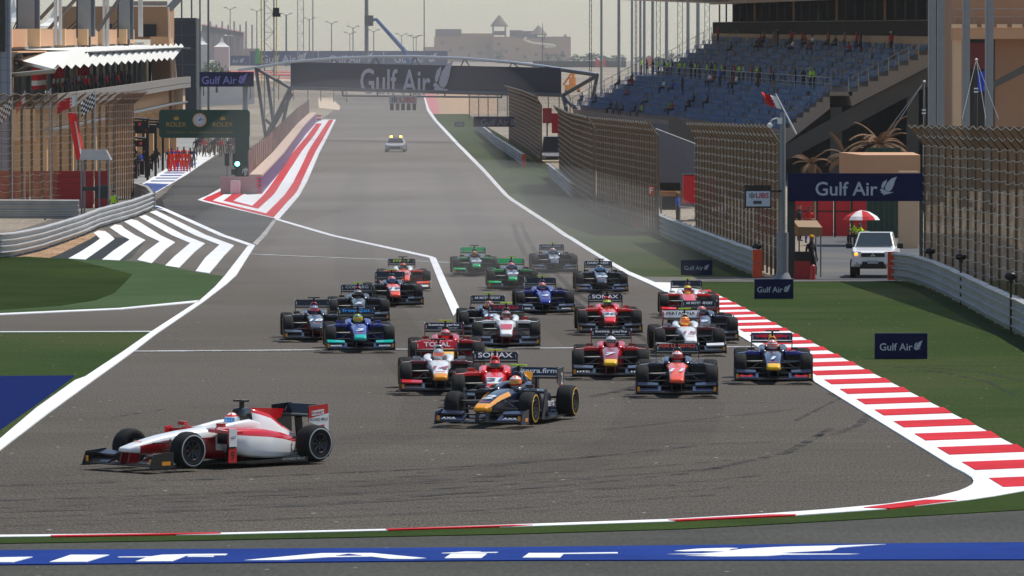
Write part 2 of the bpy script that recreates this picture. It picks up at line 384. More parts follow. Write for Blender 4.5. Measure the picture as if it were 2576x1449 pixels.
for s_ in st: s_[0], s_[3] = (KL(s_[0][1]), s_[0][1]), (KL(s_[3][1]) if s_[3][1] < 196 else s_[3][0], s_[3][1])
sheet_xy('kerb_stripe', st, red, .048)
ZE = lambda pts: [(x * .5, 1239.7 + y * .5) for x, y in pts]
ZF = lambda pts: [(1288 + x * .5, 1239.7 + y * .5) for x, y in pts]
sheet('kerb_stripe', [ZE([(255, 228), (700, 221), (1095, 214), (1112, 218), (700, 227), (262, 234)]), ZE([(1940, 196), (2576, 176), (2680, 175), (2576, 181), (1955, 201)]),
   ZF([(785, 150), (1300, 123), (1430, 122), (1420, 127), (830, 154)]), ZF([(1770, 87), (2080, 48), (2240, 50), (1900, 92)])], red, .048)
sheet('green_verge_strip', [[(-600, 1380), (-600, 1356), (0, 1355.5), (550, 1349.5), (970, 1339.6), (1345, 1328), (1688, 1316.6), (1998, 1302.6), (2238, 1284.6), (2438, 1262), (2502, 1252.6), (2576, 1239), (3400, 1110), (3400, 1190), (2576, 1285.7), (2038, 1317), (1728, 1333.7), (1288, 1347), (550, 1362), (0, 1370.7)]], turf2, .026)
sheet('blue_painted_strip', [[(-600, 1392), (0, 1388.7), (1288, 1381), (1838, 1374.7), (2576, 1368.7), (3300, 1362), (3300, 1412), (2576, 1412), (1288, 1413.7), (0, 1424.7), (-600, 1430)]], blue, .030)
let = [ZE(p) for p in ([(-40, 345), (0, 338), (165, 335), (65, 362), (-40, 362)], [(355, 325), (550, 325), (435, 360), (248, 361)],
   [(815, 325), (980, 321), (1145, 320), (1130, 327), (935, 330), (865, 357), (682, 358), (738, 338), (600, 338), (590, 335), (760, 333)], [(950, 331), (1078, 330), (1070, 335), (940, 335)],
   [(1230, 352), (1615, 317), (1870, 316), (2145, 342), (2070, 346), (1960, 345), (1870, 334), (1650, 337), (1430, 351)],
   [(2220, 316), (2290, 313), (2345, 308), (2420, 309), (2400, 312), (2507, 311), (2490, 315), (2230, 318)], [(2270, 319), (2450, 318), (2420, 341), (2236, 342)])]
let += [ZF(p) for p in ([(85, 316), (255, 316), (530, 312), (533, 318), (258, 321), (240, 339), (53, 339)],
   [(815, 305), (940, 294), (1080, 290), (1137, 291), (1090, 298), (1105, 304), (1060, 309), (960, 306), (870, 308)],
   [(780, 321), (950, 318), (1060, 311), (1110, 302), (1160, 295), (1300, 287), (1400, 283), (1640, 278), (1880, 271), (1640, 289), (1600, 303), (1500, 308), (1350, 316), (1400, 319), (1750, 320), (1690, 323), (1360, 325), (1280, 331), (1050, 334), (870, 329), (1000, 327), (960, 324)])]
sheet('painted_lettering', let, white, .040)
sheet('painted_lettering', [ZE([(1690, 331), (1755, 322), (1820, 330)])], blue, .046)

# green right of the track
ln = [(1069, 246), (1080, 275), (1097, 300), (1122, 327), (1155, 362), (1175, 382), (1223, 430), (1260, 472), (1292, 502), (1342, 534), (1393, 567), (1443, 600), (1493, 632), (1531, 655), (1582, 684), (1605, 697)]
sheet('turf_verge', [[(1086, 287)] + ln[2:] + [(1925, 697), (1908, 690), (1880, 680), (1800, 648), (1713, 608), (1640, 575), (1608, 565), (1488, 520), (1425, 480), (1375, 430), (1330, 412), (1290, 372), (1245, 345), (1210, 310), (1179, 287)]], turf, .014)
sheet_xy('turf_verge', [[tuple(G(1650, 712)[:2]), tuple(G(2700, 707)[:2]), (40, 170), (40, 95), (18, 92), (KR(94) + 2.8, 94.5), (KR(99), 99), (KR(110), 110), (KR(204), 204)]], turf, .016)
sheet('service_road', [[(1618, 697.5), (1925, 698), (2050, 690), (2040, 600), (2060, 585), (2500, 590), (2700, 707), (1645, 711)]], road, .022)
# pit lane with its painted band
sheet('pit_lane', [[(-60, 492), (300, 500), (342, 476), (404, 434), (480, 388), (560, 350), (560, 330), (-60, 330)]], conc, .016)
sheet('pit_lane_band', [[(342, 473.7), (404, 433.7), (460, 398), (497, 384), (549, 385), (497, 421), (470, 440), (384, 490), (372, 486)]], white, .026)
pb = [[(367, 461.7), (425.7, 464), (395, 482), (385, 485), (350, 474)]]
for q in range(9):
    y0 = 457.5 - q * 7.5 * (1 - q * .035); t = (461 - y0) / 77.0
    xa, xb = 372 + t * 128, 432 + t * 98
    pb.append([(xa, y0), (xb, y0), (xb + 5, y0 - 2.6), (xa + 5, y0 - 2.6)])
sheet('pit_lane_stripe', pb, MS('pit_lane_blue', (40, 70, 140), rough=.6), .036)
# beyond the gantry: pale and coloured aprons
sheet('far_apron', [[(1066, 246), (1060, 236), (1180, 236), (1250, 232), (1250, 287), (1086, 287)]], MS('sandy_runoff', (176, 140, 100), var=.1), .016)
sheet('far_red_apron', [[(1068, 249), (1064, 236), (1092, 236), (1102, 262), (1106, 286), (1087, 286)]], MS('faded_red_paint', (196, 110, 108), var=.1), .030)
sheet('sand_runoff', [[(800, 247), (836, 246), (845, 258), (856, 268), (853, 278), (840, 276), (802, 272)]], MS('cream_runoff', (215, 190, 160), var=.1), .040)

# rubber marks left on the corner, each a thin sheet of its own
rub = bpy.data.materials.new('rubber_mark'); rub.use_nodes = True
n = rub.node_tree.nodes; l = rub.node_tree.links; p = n['Principled BSDF']; p.inputs['Base Color'].default_value = (.02, .02, .02, 1); p.inputs['Roughness'].default_value = .9
g_ = n.new('ShaderNodeNewGeometry'); z_ = n.new('ShaderNodeTexNoise'); z_.inputs['Scale'].default_value = 1.6; z_.inputs['Detail'].default_value = 6; mr = n.new('ShaderNodeMapRange')
mr.inputs[1].default_value = .38; mr.inputs[2].default_value = .72; mr.inputs[4].default_value = .8; l.new(g_.outputs['Position'], z_.inputs['Vector']); l.new(z_.outputs['Fac'], mr.inputs[0]); l.new(mr.outputs[0], p.inputs['Alpha'])
def mark(pts, wpx):
    P = [G(*q) for q in pts]; L, Rr = [], []
    for i, q in enumerate(P):
        d = (P[min(i + 1, len(P) - 1)] - P[max(i - 1, 0)]); d.z = 0; d.normalize(); nn = Vector((-d.y, d.x, 0)) * wpx
        L.append(q + nn); Rr.append(q - nn)
    return [[(L[i].x, L[i].y), (L[i + 1].x, L[i + 1].y), (Rr[i + 1].x, Rr[i + 1].y), (Rr[i].x, Rr[i].y)] for i in range(len(P) - 1)]
mk = []
for k in range(14):
    y0 = 1205 + k * 9.5 + rnd.uniform(-4, 4); x0 = rnd.choice((0, 100, 300, 700, 1000)); L_ = rnd.uniform(500, 1300)
    mk += mark([(x0 + L_ * f, y0 - (x0 + L_ * f) * .030 - max(0, x0 + L_ * f - 1300) ** 2 * .00006) for f in (0, .2, .4, .6, .8, 1)], rnd.uniform(.03, .08))
for pts, wd in (([(0, 1261), (280, 1252), (560, 1242), (900, 1225), (1300, 1196)], .13), ([(0, 1306), (300, 1294), (560, 1285), (900, 1262), (1400, 1225), (1750, 1190), (1980, 1140), (2100, 1075)], .10),
                ([(0, 1280), (500, 1262), (900, 1245), (1500, 1205)], .08), ([(300, 1290), (700, 1278), (1200, 1250), (1700, 1222)], .08), ([(1050, 1192), (1500, 1150), (1800, 1118), (2052, 1108), (2075, 1085)], .06),
                ([(280, 1052), (420, 1030), (700, 1018)], .05), ([(1130, 1098), (1500, 1085), (1800, 1052), (2010, 1030)], .09), ([(2100, 1095), (2160, 1070), (2186, 1045)], .10), ([(1480, 1000), (1560, 985), (1640, 960)], .12),
                ([(2000, 1060), (2060, 1030), (2120, 1000)], .05), ([(1290, 560), (1320, 640), (1400, 720), (1540, 840), (1600, 930)], .14), ([(1310, 560), (1350, 640), (1450, 740), (1660, 880), (1780, 1000)], .12),
                ([(395, 500), (405, 525), (430, 538), (480, 545)], .25), ([(420, 488), (400, 505), (410, 530), (445, 542)], .25), ([(2090, 990), (2150, 1012), (2216, 1046)], .14), ([(0, 1222), (500, 1208), (1100, 1180), (1500, 1150)], .10), ([(0, 1325), (600, 1312), (1200, 1286), (1800, 1246)], .07), ([(2560, 1000), (2480, 960), (2350, 935), (2250, 925)], .09), ([(2576, 960), (2450, 935), (2300, 925)], .12)):
    mk += mark(pts, wd)
sheet_xy('rubber_mark', mk, rub, .022)
band = rub.copy(); band.name = 'rubbered_line'; [setattr(x.inputs[4], 'default_value', .13) for x in band.node_tree.nodes if x.type == 'MAP_RANGE']; [setattr(x.inputs[1], 'default_value', .25) for x in band.node_tree.nodes if x.type == 'MAP_RANGE']
mb_ = mark([(1120, 420), (1170, 520), (1250, 640), (1420, 800), (1600, 930), (1700, 1020), (1650, 1110), (1300, 1190), (700, 1245), (0, 1280)], 1.1) + mark([(900, 430), (880, 560), (900, 700), (1000, 860), (1120, 980), (1100, 1080), (700, 1150), (0, 1200)], .9)
sheet_xy('rubber_mark', mb_, band, .019)
# ================================================================ PEOPLE: posed skeletons grown into one continuous skin each
def grow(bones, name, sub=1):
    """bones: (p0, p1, r0, r1, slot); joints are shared by position; returns one skinned mesh whose faces carry the slot of the nearest bone"""
    key = {}; vs_, rad = [], []
    def vid(p, r):
        k = tuple(round(c, 4) for c in p)
        if k not in key: key[k] = len(vs_); vs_.append(p); rad.append(r)
        else: rad[key[k]] = max(rad[key[k]], r)
        return key[k]
    ed = [(vid(b[0], b[2]), vid(b[1], b[3])) for b in bones]
    me = bpy.data.meshes.new('sk'); me.from_pydata(vs_, ed, []); me.update()
    o = bpy.data.objects.new('sk', me); col.objects.link(o)
    sk = o.modifiers.new('s', 'SKIN'); sk.use_smooth_shade = True; sk.branch_smoothing = .6
    if not me.skin_vertices:
        raise RuntimeError('no skin layer')
    for i, r in enumerate(rad): me.skin_vertices[0].data[i].radius = (r, r)
    me.skin_vertices[0].data[0].use_root = True
    if sub: m2 = o.modifiers.new('u', 'SUBSURF'); m2.levels = sub; m2.render_levels = sub
    bpy.context.view_layer.update()
    out = bpy.data.meshes.new_from_object(o.evaluated_get(bpy.context.evaluated_depsgraph_get())); out.name = name
    bpy.data.objects.remove(o)
    out.materials.clear()
    for _ in range(5): out.materials.append(None)
    B = [(Vector(b[0]), Vector(b[1]), b[4], max(b[2], b[3])) for b in bones]
    for p in out.polygons:
        c = p.center; best = None
        for a, b, sl, rr in B:
            d = b - a; t = max(0, min(1, (c - a).dot(d) / max(1e-9, d.length_squared))); q = (c - (a + d * t)).length - rr * .5
            if best is None or q < best[0]: best = (q, sl)
        p.material_index = best[1]; p.use_smooth = True
    return out
# slots: 0 skin, 1 shirt, 2 trousers, 3 shoes, 4 hair
def hand(w, d, side, up=(0, 0, 1)):
    """palm and five bent fingers from wrist w along direction d"""
    w = Vector(w); d = Vector(d).normalized(); u = Vector(up); s_ = d.cross(u).normalized(); u = s_.cross(d)
    palm = w + d * .05; out = [(tuple(w), tuple(palm), .024, .03, 0)]
    for i, (off, ln_) in enumerate(((-.03, .062), (-.01, .075), (.01, .07), (.03, .055))):
        a = w + d * .09 + s_ * off; b = a + d * ln_ * .5 - u * .012; c = b + d * ln_ * .35 - u * .03
        out += [(tuple(palm), tuple(a), .028, .010, 0), (tuple(a), tuple(b), .010, .009, 0), (tuple(b), tuple(c), .009, .008, 0)]
    t = palm + s_ * -.035 * side; t2 = t + d * .03 - s_ * .02 * side
    out += [(tuple(palm), tuple(t), .028, .011, 0), (tuple(t), tuple(t2), .011, .009, 0)]
    return out
def body(pel, neck, kneeL, footL, kneeR, footR, elbL, wrL, elbR, wrR, head, name, toe=(0, -.16, 0), fingers=True):
    V3 = lambda p: Vector(p)
    pel, neck, head = V3(pel), V3(neck), V3(head)
    mid = pel.lerp(neck, .5)
    b = [(pel, mid, .125, .13, 1), (mid, neck - Vector((0, 0, .07)), .13, .135, 1), (neck - Vector((0, 0, .07)), neck, .135, .06, 1), (neck, head - Vector((0, 0, .04)), .06, .075, 0),
         (head - Vector((0, 0, .04)), head + Vector((0, 0, .03)), .085, .088, 0), (head + Vector((0, 0, .03)), head + Vector((0, .005, .085)), .09, .065, 4),
         (head - Vector((0, 0, .01)), head + Vector((0, -.075, -.015)), .05, .018, 0)]
    ax = Vector((1, 0, 0))
    for sgn, kn, ft in ((-1, kneeL, footL), (1, kneeR, footR)):
        hp = pel + ax * .09 * sgn; kn, ft = V3(kn), V3(ft); t = ft + V3(toe)
        b += [(pel, hp, .125, .10, 2), (hp, hp.lerp(kn, .5), .10, .085, 2), (hp.lerp(kn, .5), kn, .085, .062, 2), (kn, kn.lerp(ft, .4), .062, .062, 2), (kn.lerp(ft, .4), ft, .062, .045, 2), (ft, t, .045, .035, 3)]
    top = neck - Vector((0, 0, .07))
    for sgn, el, wr in ((-1, elbL, wrL), (1, elbR, wrR)):
        sh = top + ax * .185 * sgn; el, wr = V3(el), V3(wr)
        b += [(top, sh, .135, .06, 1), (sh, el, .06, .043, 1), (el, wr, .043, .026, 0 if fingers == 1 else 1)]
        if fingers: b += hand(wr, (wr - el), sgn, (0, -1, .2) if abs((wr - el).normalized().z) > .8 else (0, 0, 1))
    return grow([(tuple(x[0]), tuple(x[1]), x[2], x[3], x[4]) for x in b], name, 1)
# every pose faces -Y (towards the camera)
POSE = {
 'stand': body((0, 0, .93), (0, .01, 1.47), (-.10, -.02, .50), (-.11, .02, .07), (.10, -.02, .50), (.11, .02, .07), (-.25, .03, 1.14), (-.27, -.03, .88), (.25, .03, 1.14), (.27, -.03, .88), (0, -.01, 1.64), 'standing_body'),
 'arms': body((0, 0, .93), (0, .01, 1.47), (-.13, -.02, .50), (-.16, .02, .07), (.13, -.02, .50), (.16, .02, .07), (-.27, -.02, 1.15), (-.10, -.22, 1.16), (.27, -.02, 1.15), (.10, -.24, 1.12), (.0, -.02, 1.64), 'standing_body_arms_folded'),
 'walk': body((0, 0, .91), (0, -.03, 1.45), (-.10, -.16, .50), (-.10, -.24, .07), (.10, .06, .50), (.10, .30, .09), (-.25, .10, 1.13), (-.24, .06, .88), (.24, -.12, 1.13), (.20, -.28, .96), (0, -.06, 1.62), 'walking_body'),
 'sit': body((0, 0, .50), (0, .03, 1.02), (-.12, -.43, .50), (-.13, -.40, .07), (.12, -.43, .50), (.13, -.40, .07), (-.24, -.05, .74), (-.14, -.28, .60), (.24, -.05, .74), (.14, -.28, .60), (0, -.02, 1.19), 'seated_body'),
 'lean': body((0, .05, .50), (0, -.12, .96), (-.14, -.40, .52), (-.16, -.36, .07), (.14, -.40, .52), (.16, -.36, .07), (-.22, -.30, .68), (-.06, -.45, .80), (.22, -.30, .68), (.06, -.45, .80), (0, -.20, 1.12), 'leaning_body'),
 'drive': body((0, .35, .22), (0, .10, .60), (-.11, -.15, .38), (-.10, -.75, .30), (.11, -.15, .38), (.10, -.75, .30), (-.25, -.08, .50), (-.14, -.36, .56), (.25, -.08, .50), (.14, -.36, .56), (0, .04, .74), 'driver_body', toe=(0, -.10, .10), fingers=2),
}
SKIN = M('skin', (.36, .20, .13), rough=.6, scale=20); HAIR = M('dark_hair', (.02, .016, .013), rough=.7, scale=30)
SKIN2 = M('brown_skin', (.17, .09, .055), rough=.6, scale=20); SHOE = M('dark_shoe', (.03, .03, .032), rough=.6)
CL = {}
def cloth(name, rgb): return M('cloth_' + name, lin(rgb), rough=.85, var=.2, scale=9)
for nm_, c_ in dict(red=(190, 25, 30), white=(225, 225, 222), black=(22, 22, 24), navy=(28, 34, 70), blue=(45, 80, 170), hivis=(190, 235, 20), orange=(225, 70, 25), grey=(120, 120, 122), green=(30, 150, 60), yellow=(215, 150, 30), brown=(80, 62, 48), khaki=(140, 125, 95), royal=(35, 75, 190), dark=(36, 34, 34), fire=(232, 52, 22)).items(): CL[nm_] = cloth(nm_, c_)
def person(pose, loc, rz, shirt, trousers, label, group=None, cat='person', hair=None, skin=None, cap=None):
    o = bpy.data.objects.new('person', POSE[pose]); col.objects.link(o)
    o.location = loc; o.rotation_euler = (0, 0, rz)
    for i, m in enumerate((skin or rnd.choice((SKIN, SKIN2)), CL[shirt], CL[trousers], SHOE, CL[hair] if hair else HAIR)):
        o.material_slots[i].link = 'OBJECT'; o.material_slots[i].material = m
    tag(o, label, cat, group)
    if cap:
        h = {'stand': (0, -.01, 1.64), 'arms': (0, -.02, 1.64), 'walk': (0, -.06, 1.62), 'sit': (0, -.02, 1.19), 'lean': (0, -.2, 1.12)}[pose]
        b = MB(); b.sphere((h[0], h[1], h[2] + .055), .098, 0, 10, 6, 1, 1.1, .8); b.box((h[0], h[1] - .13, h[2] + .045), (.15, .10, .015)); b.build('cap', CL[cap], o, local=True)
    return o

# ================================================================ RACE CARS
CARB = M('carbon_black', (.007, .007, .008), rough=.4, coat=.15, scale=8, spec=.3)
TYRE = M('tyre_rubber', (.012, .012, .0125), rough=.8, scale=14, var=.25, spec=.25)
RIM = M('dark_rim_metal', (.05, .05, .053), rough=.35, metal=.7)
DARKM = M('dark_metal', (.05, .05, .052), rough=.45, metal=.6)
SUSP = M('suspension_black', (.03, .03, .032), rough=.4)
def paint(nm, rgb): return M('paint_' + nm, lin(rgb), rough=.28, coat=.55, var=.05, scale=2)
PN = {}
for nm_, c_ in dict(white=(236, 236, 234), red=(205, 18, 26), black=(18, 18, 20), navy=(20, 28, 52), gold=(240, 160, 12), yellow=(245, 190, 20), scarlet=(238, 34, 30), maroon=(110, 18, 40), blue=(28, 42, 140), teal=(0, 178, 165), orange=(245, 88, 48), green=(10, 170, 85), lime=(196, 232, 20), graphite=(58, 62, 74), dnavy=(22, 28, 62), silver=(170, 172, 175), dgrey=(38, 38, 42), crimson=(150, 14, 22), sky=(30, 150, 225), fwgrey=(70, 74, 88), visor=(28, 30, 34), amber=(235, 150, 20)).items(): PN[nm_] = paint(nm_, c_)
ROLES = ['body', 'nose', 'tip', 'cover', 'fin', 'pod', 'podside', 'carb', 'flap', 'fend', 'rw', 'rend', 'tcam', 'mir', 'low', 'amber', 'hoop']
RI = {r: i for i, r in enumerate(ROLES)}
def ring(x, hw, zb, zt, top=1.0, p=.55, n=16, cy=0.0):
    out = []
    for i in range(n):
        t = 2 * math.pi * (i + .5) / n
        c, s_ = math.cos(t), math.sin(t)
        z = (zb + zt) / 2 + (zt - zb) / 2 * math.copysign(abs(s_) ** p, s_)
        y = hw * math.copysign(abs(c) ** p, c) * (1 + (top - 1) * (z - zb) / (zt - zb))
        out.append((x, cy + y, z))
    return out
def up(i, n=16): return math.sin(2 * math.pi * (i + 1.0) / n)      # how much the face between points i and i+1 looks up
def car_parts():
    """list of (name, mesh builder, parent name or None)"""
    P = []
    # monocoque and nose
    st_ = [(2.42, .115, .325, .365), (2.37, .155, .295, .395), (2.15, .175, .27, .455), (1.85, .188, .25, .52), (1.56, .205, .22, .575), (1.15, .235, .17, .63), (.75, .27, .12, .665), (.45, .31, .10, .68), (.15, .35, .08, .66), (-.30, .37, .06, .62), (-.9, .36, .06, .56), (-1.4, .26, .06, .5)]
    rg = [ring(x, h, a, b, .94 if x > .5 else .95, .42 if x > 1.2 else .55) for x, h, a, b in st_]
    def rb(k, i):
        if i < 0: return RI['tip']
        u_ = up(i); x = st_[k][0]
        if k <= 1: return RI['tip']
        if x > .5: return RI['nose'] if u_ > .62 else (RI['body'] if u_ > .02 else RI['low'])
        return RI['body'] if u_ > -.3 else RI['low']
    P.append(('monocoque', MB().loft(rg, caps=True, roles=rb), None))
    # cockpit surround: two shoulders that rise past the helmet, as one padded collar
    for sg in (-1, 1):
        m = MB(); m.loft([ring(.55, .05, .60, .675, cy=sg * .20, n=10), ring(.25, .07, .58, .72, cy=sg * .25, n=10), (ring(-.1, .085, .56, .775, cy=sg * .27, n=10)), ring(-.42, .09, .56, .80, cy=sg * .23, n=10), ring(-.75, .05, .56, .72, cy=sg * .15, n=10)], RI['body']); P.append(('headrest', m, None))
    # roll hoop with its dark air intake
    m = MB(); m.loft([ring(-.30, .10, .78, .985, .75, n=12), ring(-.36, .125, .74, 1.0, .72, n=12), ring(-.62, .13, .70, 1.0, .55, n=12)], RI['hoop'])
    P.append(('roll_hoop', m, None))
    m = MB(); m.loft([ring(-.285, .078, .80, .962, .72, n=12), ring(-.32, .078, .80, .962, .72, n=12)], RI['carb']); P.append(('air_intake', m, None))
    # engine cover with its fin
    cs = [(-.55, .15, .55, 1.0, .5), (-.85, .20, .45, .94, .28), (-1.12, .20, .40, .86, .24), (-1.38, .16, .34, .68, .3), (-1.75, .09, .30, .48, .3)]
    def rc(k, i): return RI['fin'] if (i < 0 or up(i) > .45) else RI['cover']
    m = MB(); m.prism([(-.60, .995), (-1.50, .945), (-1.42, .80), (-1.25, .735), (-.9, .80), (-.60, .86)], 1, -.014, .014, RI['fin']); P.append(('fin', m, None))
    P.append(('engine_cover', MB().loft([ring(x, h, a, b, t, .7) for x, h, a, b, t in cs], roles=rc), None))
    # side pods with undercut, dark inlets
    for sg in (-1, 1):
        m = MB(); sp = [(.42, .19, .52, .665, .50), (.30, .21, .22, .67, .51), (.0, .225, .14, .665, .51), (-.5, .215, .09, .63, .48), (-.95, .18, .08, .56, .40), (-1.35, .12, .08, .47, .28), (-1.6, .07, .10, .40, .2)]
        def rp(k, i): return RI['podside'] if (i >= 0 and up(i) < .3) else RI['pod']
        m.loft([ring(x, h, a, b, .95, .5, 14, sg * c) for x, h, a, b, c in sp], roles=rp)
        m.box((.428, sg * .50, .50), (.012, .34, .22), RI['carb']); P.append(('sidepod', m, None))
    for sg in (-1, 1):   # shoulder blades that span to the tyres
        m = MB(); m.hexa([(.62, sg * .30, .60), (.28, sg * .30, .60), (.30, sg * .86, .585), (.52, sg * .86, .585)], [(.62, sg * .30, .665), (.28, sg * .30, .675), (.30, sg * .86, .63), (.52, sg * .86, .63)], RI['pod']); P.append(('sidepod_blade', m, None))
    # turning vanes
    for sg in (-1, 1):
        m = MB(); m.hexa([(.68, sg * .80, .06), (.46, sg * .80, .06), (.46, sg * .82, .06), (.68, sg * .82, .06)], [(.66, sg * .84, .40), (.46, sg * .84, .40), (.46, sg * .865, .40), (.66, sg * .865, .40)], RI['fend'])
        m.hexa([(.66, sg * .84, .40), (.46, sg * .84, .40), (.46, sg * .865, .40), (.66, sg * .865, .40)], [(.64, sg * .86, .68), (.48, sg * .86, .68), (.48, sg * .885, .68), (.64, sg * .885, .68)], RI['pod']); P.append(('turning_vane', m, None))
    # floor
    m = MB(); m.prism([(1.0, -.12), (.75, -.5), (.55, -.82), (.2, -.86), (-1.35, -.80), (-1.75, -.50), (-2.25, -.42), (-2.25, .42), (-1.75, .50), (-1.35, .80), (.2, .86), (.55, .82), (.75, .5), (1.0, .12)], 2, .045, .075, RI['carb'])
    m.hexa([(-1.9, -.42, .075), (-2.3, -.42, .12), (-2.3, .42, .12), (-1.9, .42, .075)], [(-1.9, -.42, .10), (-2.32, -.42, .26), (-2.32, .42, .26), (-1.9, .42, .10)], RI['carb'])
    P.append(('floor', m, None))
    # gearbox and rear crash structure
    P.append(('gearbox', MB().loft([ring(-1.5, .15, .12, .45), ring(-2.0, .10, .18, .40), ring(-2.42, .05, .24, .34)], RI['carb']), None))
    # front wing
    m = MB(); m.hexa([(2.56, -.90, .075), (2.28, -.90, .085), (2.28, .90, .085), (2.56, .90, .075)], [(2.56, -.90, .095), (2.28, -.90, .115), (2.28, .90, .115), (2.56, .90, .095)], RI['carb'])
    for sg in (-1, 1):
        m.hexa([(2.46, sg * .36, .10), (2.16, sg * .36, .15), (2.16, sg * .89, .15), (2.46, sg * .89, .10)], [(2.46, sg * .36, .12), (2.14, sg * .36, .215), (2.14, sg * .89, .225), (2.46, sg * .89, .125)], RI['fend'])
    P.append(('front_wing', m, None))
    for sg in (-1, 1):
        m = MB(); m.hexa([(2.26, sg * .42, .22), (2.10, sg * .42, .235), (2.10, sg * .885, .25), (2.28, sg * .885, .225)], [(2.26, sg * .42, .245), (2.07, sg * .42, .29), (2.07, sg * .885, .31), (2.28, sg * .885, .255)], RI['flap']); P.append(('flap', m, 'front_wing'))
    for sg in (-1, 1):
        m = MB(); m.hexa([(2.60, sg * .905, .04), (2.02, sg * .905, .04), (2.02, sg * .925, .04), (2.60, sg * .925, .04)], [(2.50, sg * .905, .30), (2.02, sg * .905, .335), (2.02, sg * .925, .335), (2.50, sg * .925, .30)], RI['fend'])
        m.box((2.32, sg * .905, .05), (.60, .09, .012), RI['carb']); m.box((2.52, sg * .86, .165), (.01, .06, .10), RI['amber']); m.box((2.20, sg * .926, .13), (.20, .006, .07), RI['amber'])
        P.append(('endplate', m, 'front_wing'))
        m = MB(); m.hexa([(2.40, sg * .10, .10), (2.16, sg * .10, .10), (2.16, sg * .115, .10), (2.40, sg * .115, .10)], [(2.34, sg * .10, .33), (2.10, sg * .10, .33), (2.10, sg * .115, .33), (2.34, sg * .115, .33)], RI['tcam'] if False else RI['low']); P.append(('wing_pylon', m, 'front_wing'))
    # rear wing
    m = MB(); m.hexa([(-1.98, -.49, .83), (-2.20, -.49, .80), (-2.20, .49, .80), (-1.98, .49, .83)], [(-1.98, -.49, .85), (-2.22, -.49, .86), (-2.22, .49, .86), (-1.98, .49, .85)], RI['carb'])
    m.hexa([(-2.17, -.49, .87), (-2.20, -.49, .87), (-2.20, .49, .87), (-2.17, .49, .87)], [(-2.26, -.49, 1.045), (-2.29, -.49, 1.045), (-2.29, .49, 1.045), (-2.26, .49, 1.045)], RI['rw'])
    m.hexa([(-2.06, -.02, .30), (-2.22, -.02, .30), (-2.22, .02, .30), (-2.06, .02, .30)], [(-2.0, -.02, .83), (-2.16, -.02, .83), (-2.16, .02, .83), (-2.0, .02, .83)], RI['carb'])
    m.box((-2.12, 0, .42), (.14, .96, .03), RI['carb'])
    P.append(('rear_wing', m, None))
    for sg in (-1, 1):
        m = MB(); m.prism([(-1.88, .74), (-1.88, 1.03), (-2.36, 1.06), (-2.38, .40), (-2.16, .38), (-2.12, .66)], 1, sg * .495 - .01, sg * .495 + .01, RI['rend']); P.append(('endplate', m, 'rear_wing'))
    # camera bar on the roll hoop
    m = MB(); m.box((-.46, 0, 1.05), (.08, .05, .13), RI['carb']); P.append(('camera_mount', m, None))
    m = MB(); m.box((-.44, -.095, 1.125), (.09, .15, .035), RI['tcam']); m.box((-.44, .095, 1.125), (.09, .15, .035), RI['tcam']); m.box((-.44, 0, 1.125), (.07, .04, .02), RI['tcam']); P.append(('camera_bar', m, 'camera_mount'))
    # mirrors
    for sg in (-1, 1):
        m = MB(); m.box((.52, sg * .52, .735), (.08, .17, .065), RI['mir']); m.tube((.50, sg * .34, .66), (.52, sg * .46, .72), .012, n=6, mi=RI['mir']); m.box((.476, sg * .52, .735), (.006, .14, .045), RI['carb']); P.append(('mirror', m, None))
    # suspension arms, all four corners
    for sg in (-1, 1):
        m = MB()
        for x0, z0, x1, z1 in ((1.85, .45, 1.56, .47), (1.25, .47, 1.56, .47), (1.85, .20, 1.56, .19), (1.25, .20, 1.56, .19), (1.45, .52, 1.56, .22), (1.66, .32, 1.66, .31)):
            m.tube((x0, sg * .17, z0), (x1, sg * .68, z1), .016, n=5, mi=0)
        m.tube((1.56, sg * .68, .17), (1.56, sg * .68, .50), .03, n=6); P.append(('suspension', m, None)); m = MB()
        for x0, z0, x1, z1 in ((-1.2, .40, -1.56, .44), (-1.85, .38, -1.56, .44), (-1.2, .18, -1.56, .19), (-1.85, .18, -1.56, .19), (-1.70, .3, -1.66, .3)):
            m.tube((x0, sg * .12, z0), (x1, sg * .64, z1), .016, n=5, mi=0)
        m.tube((-1.56, sg * .64, .17), (-1.56, sg * .64, .46), .03, n=6); P.append(('suspension', m, None))
    return P
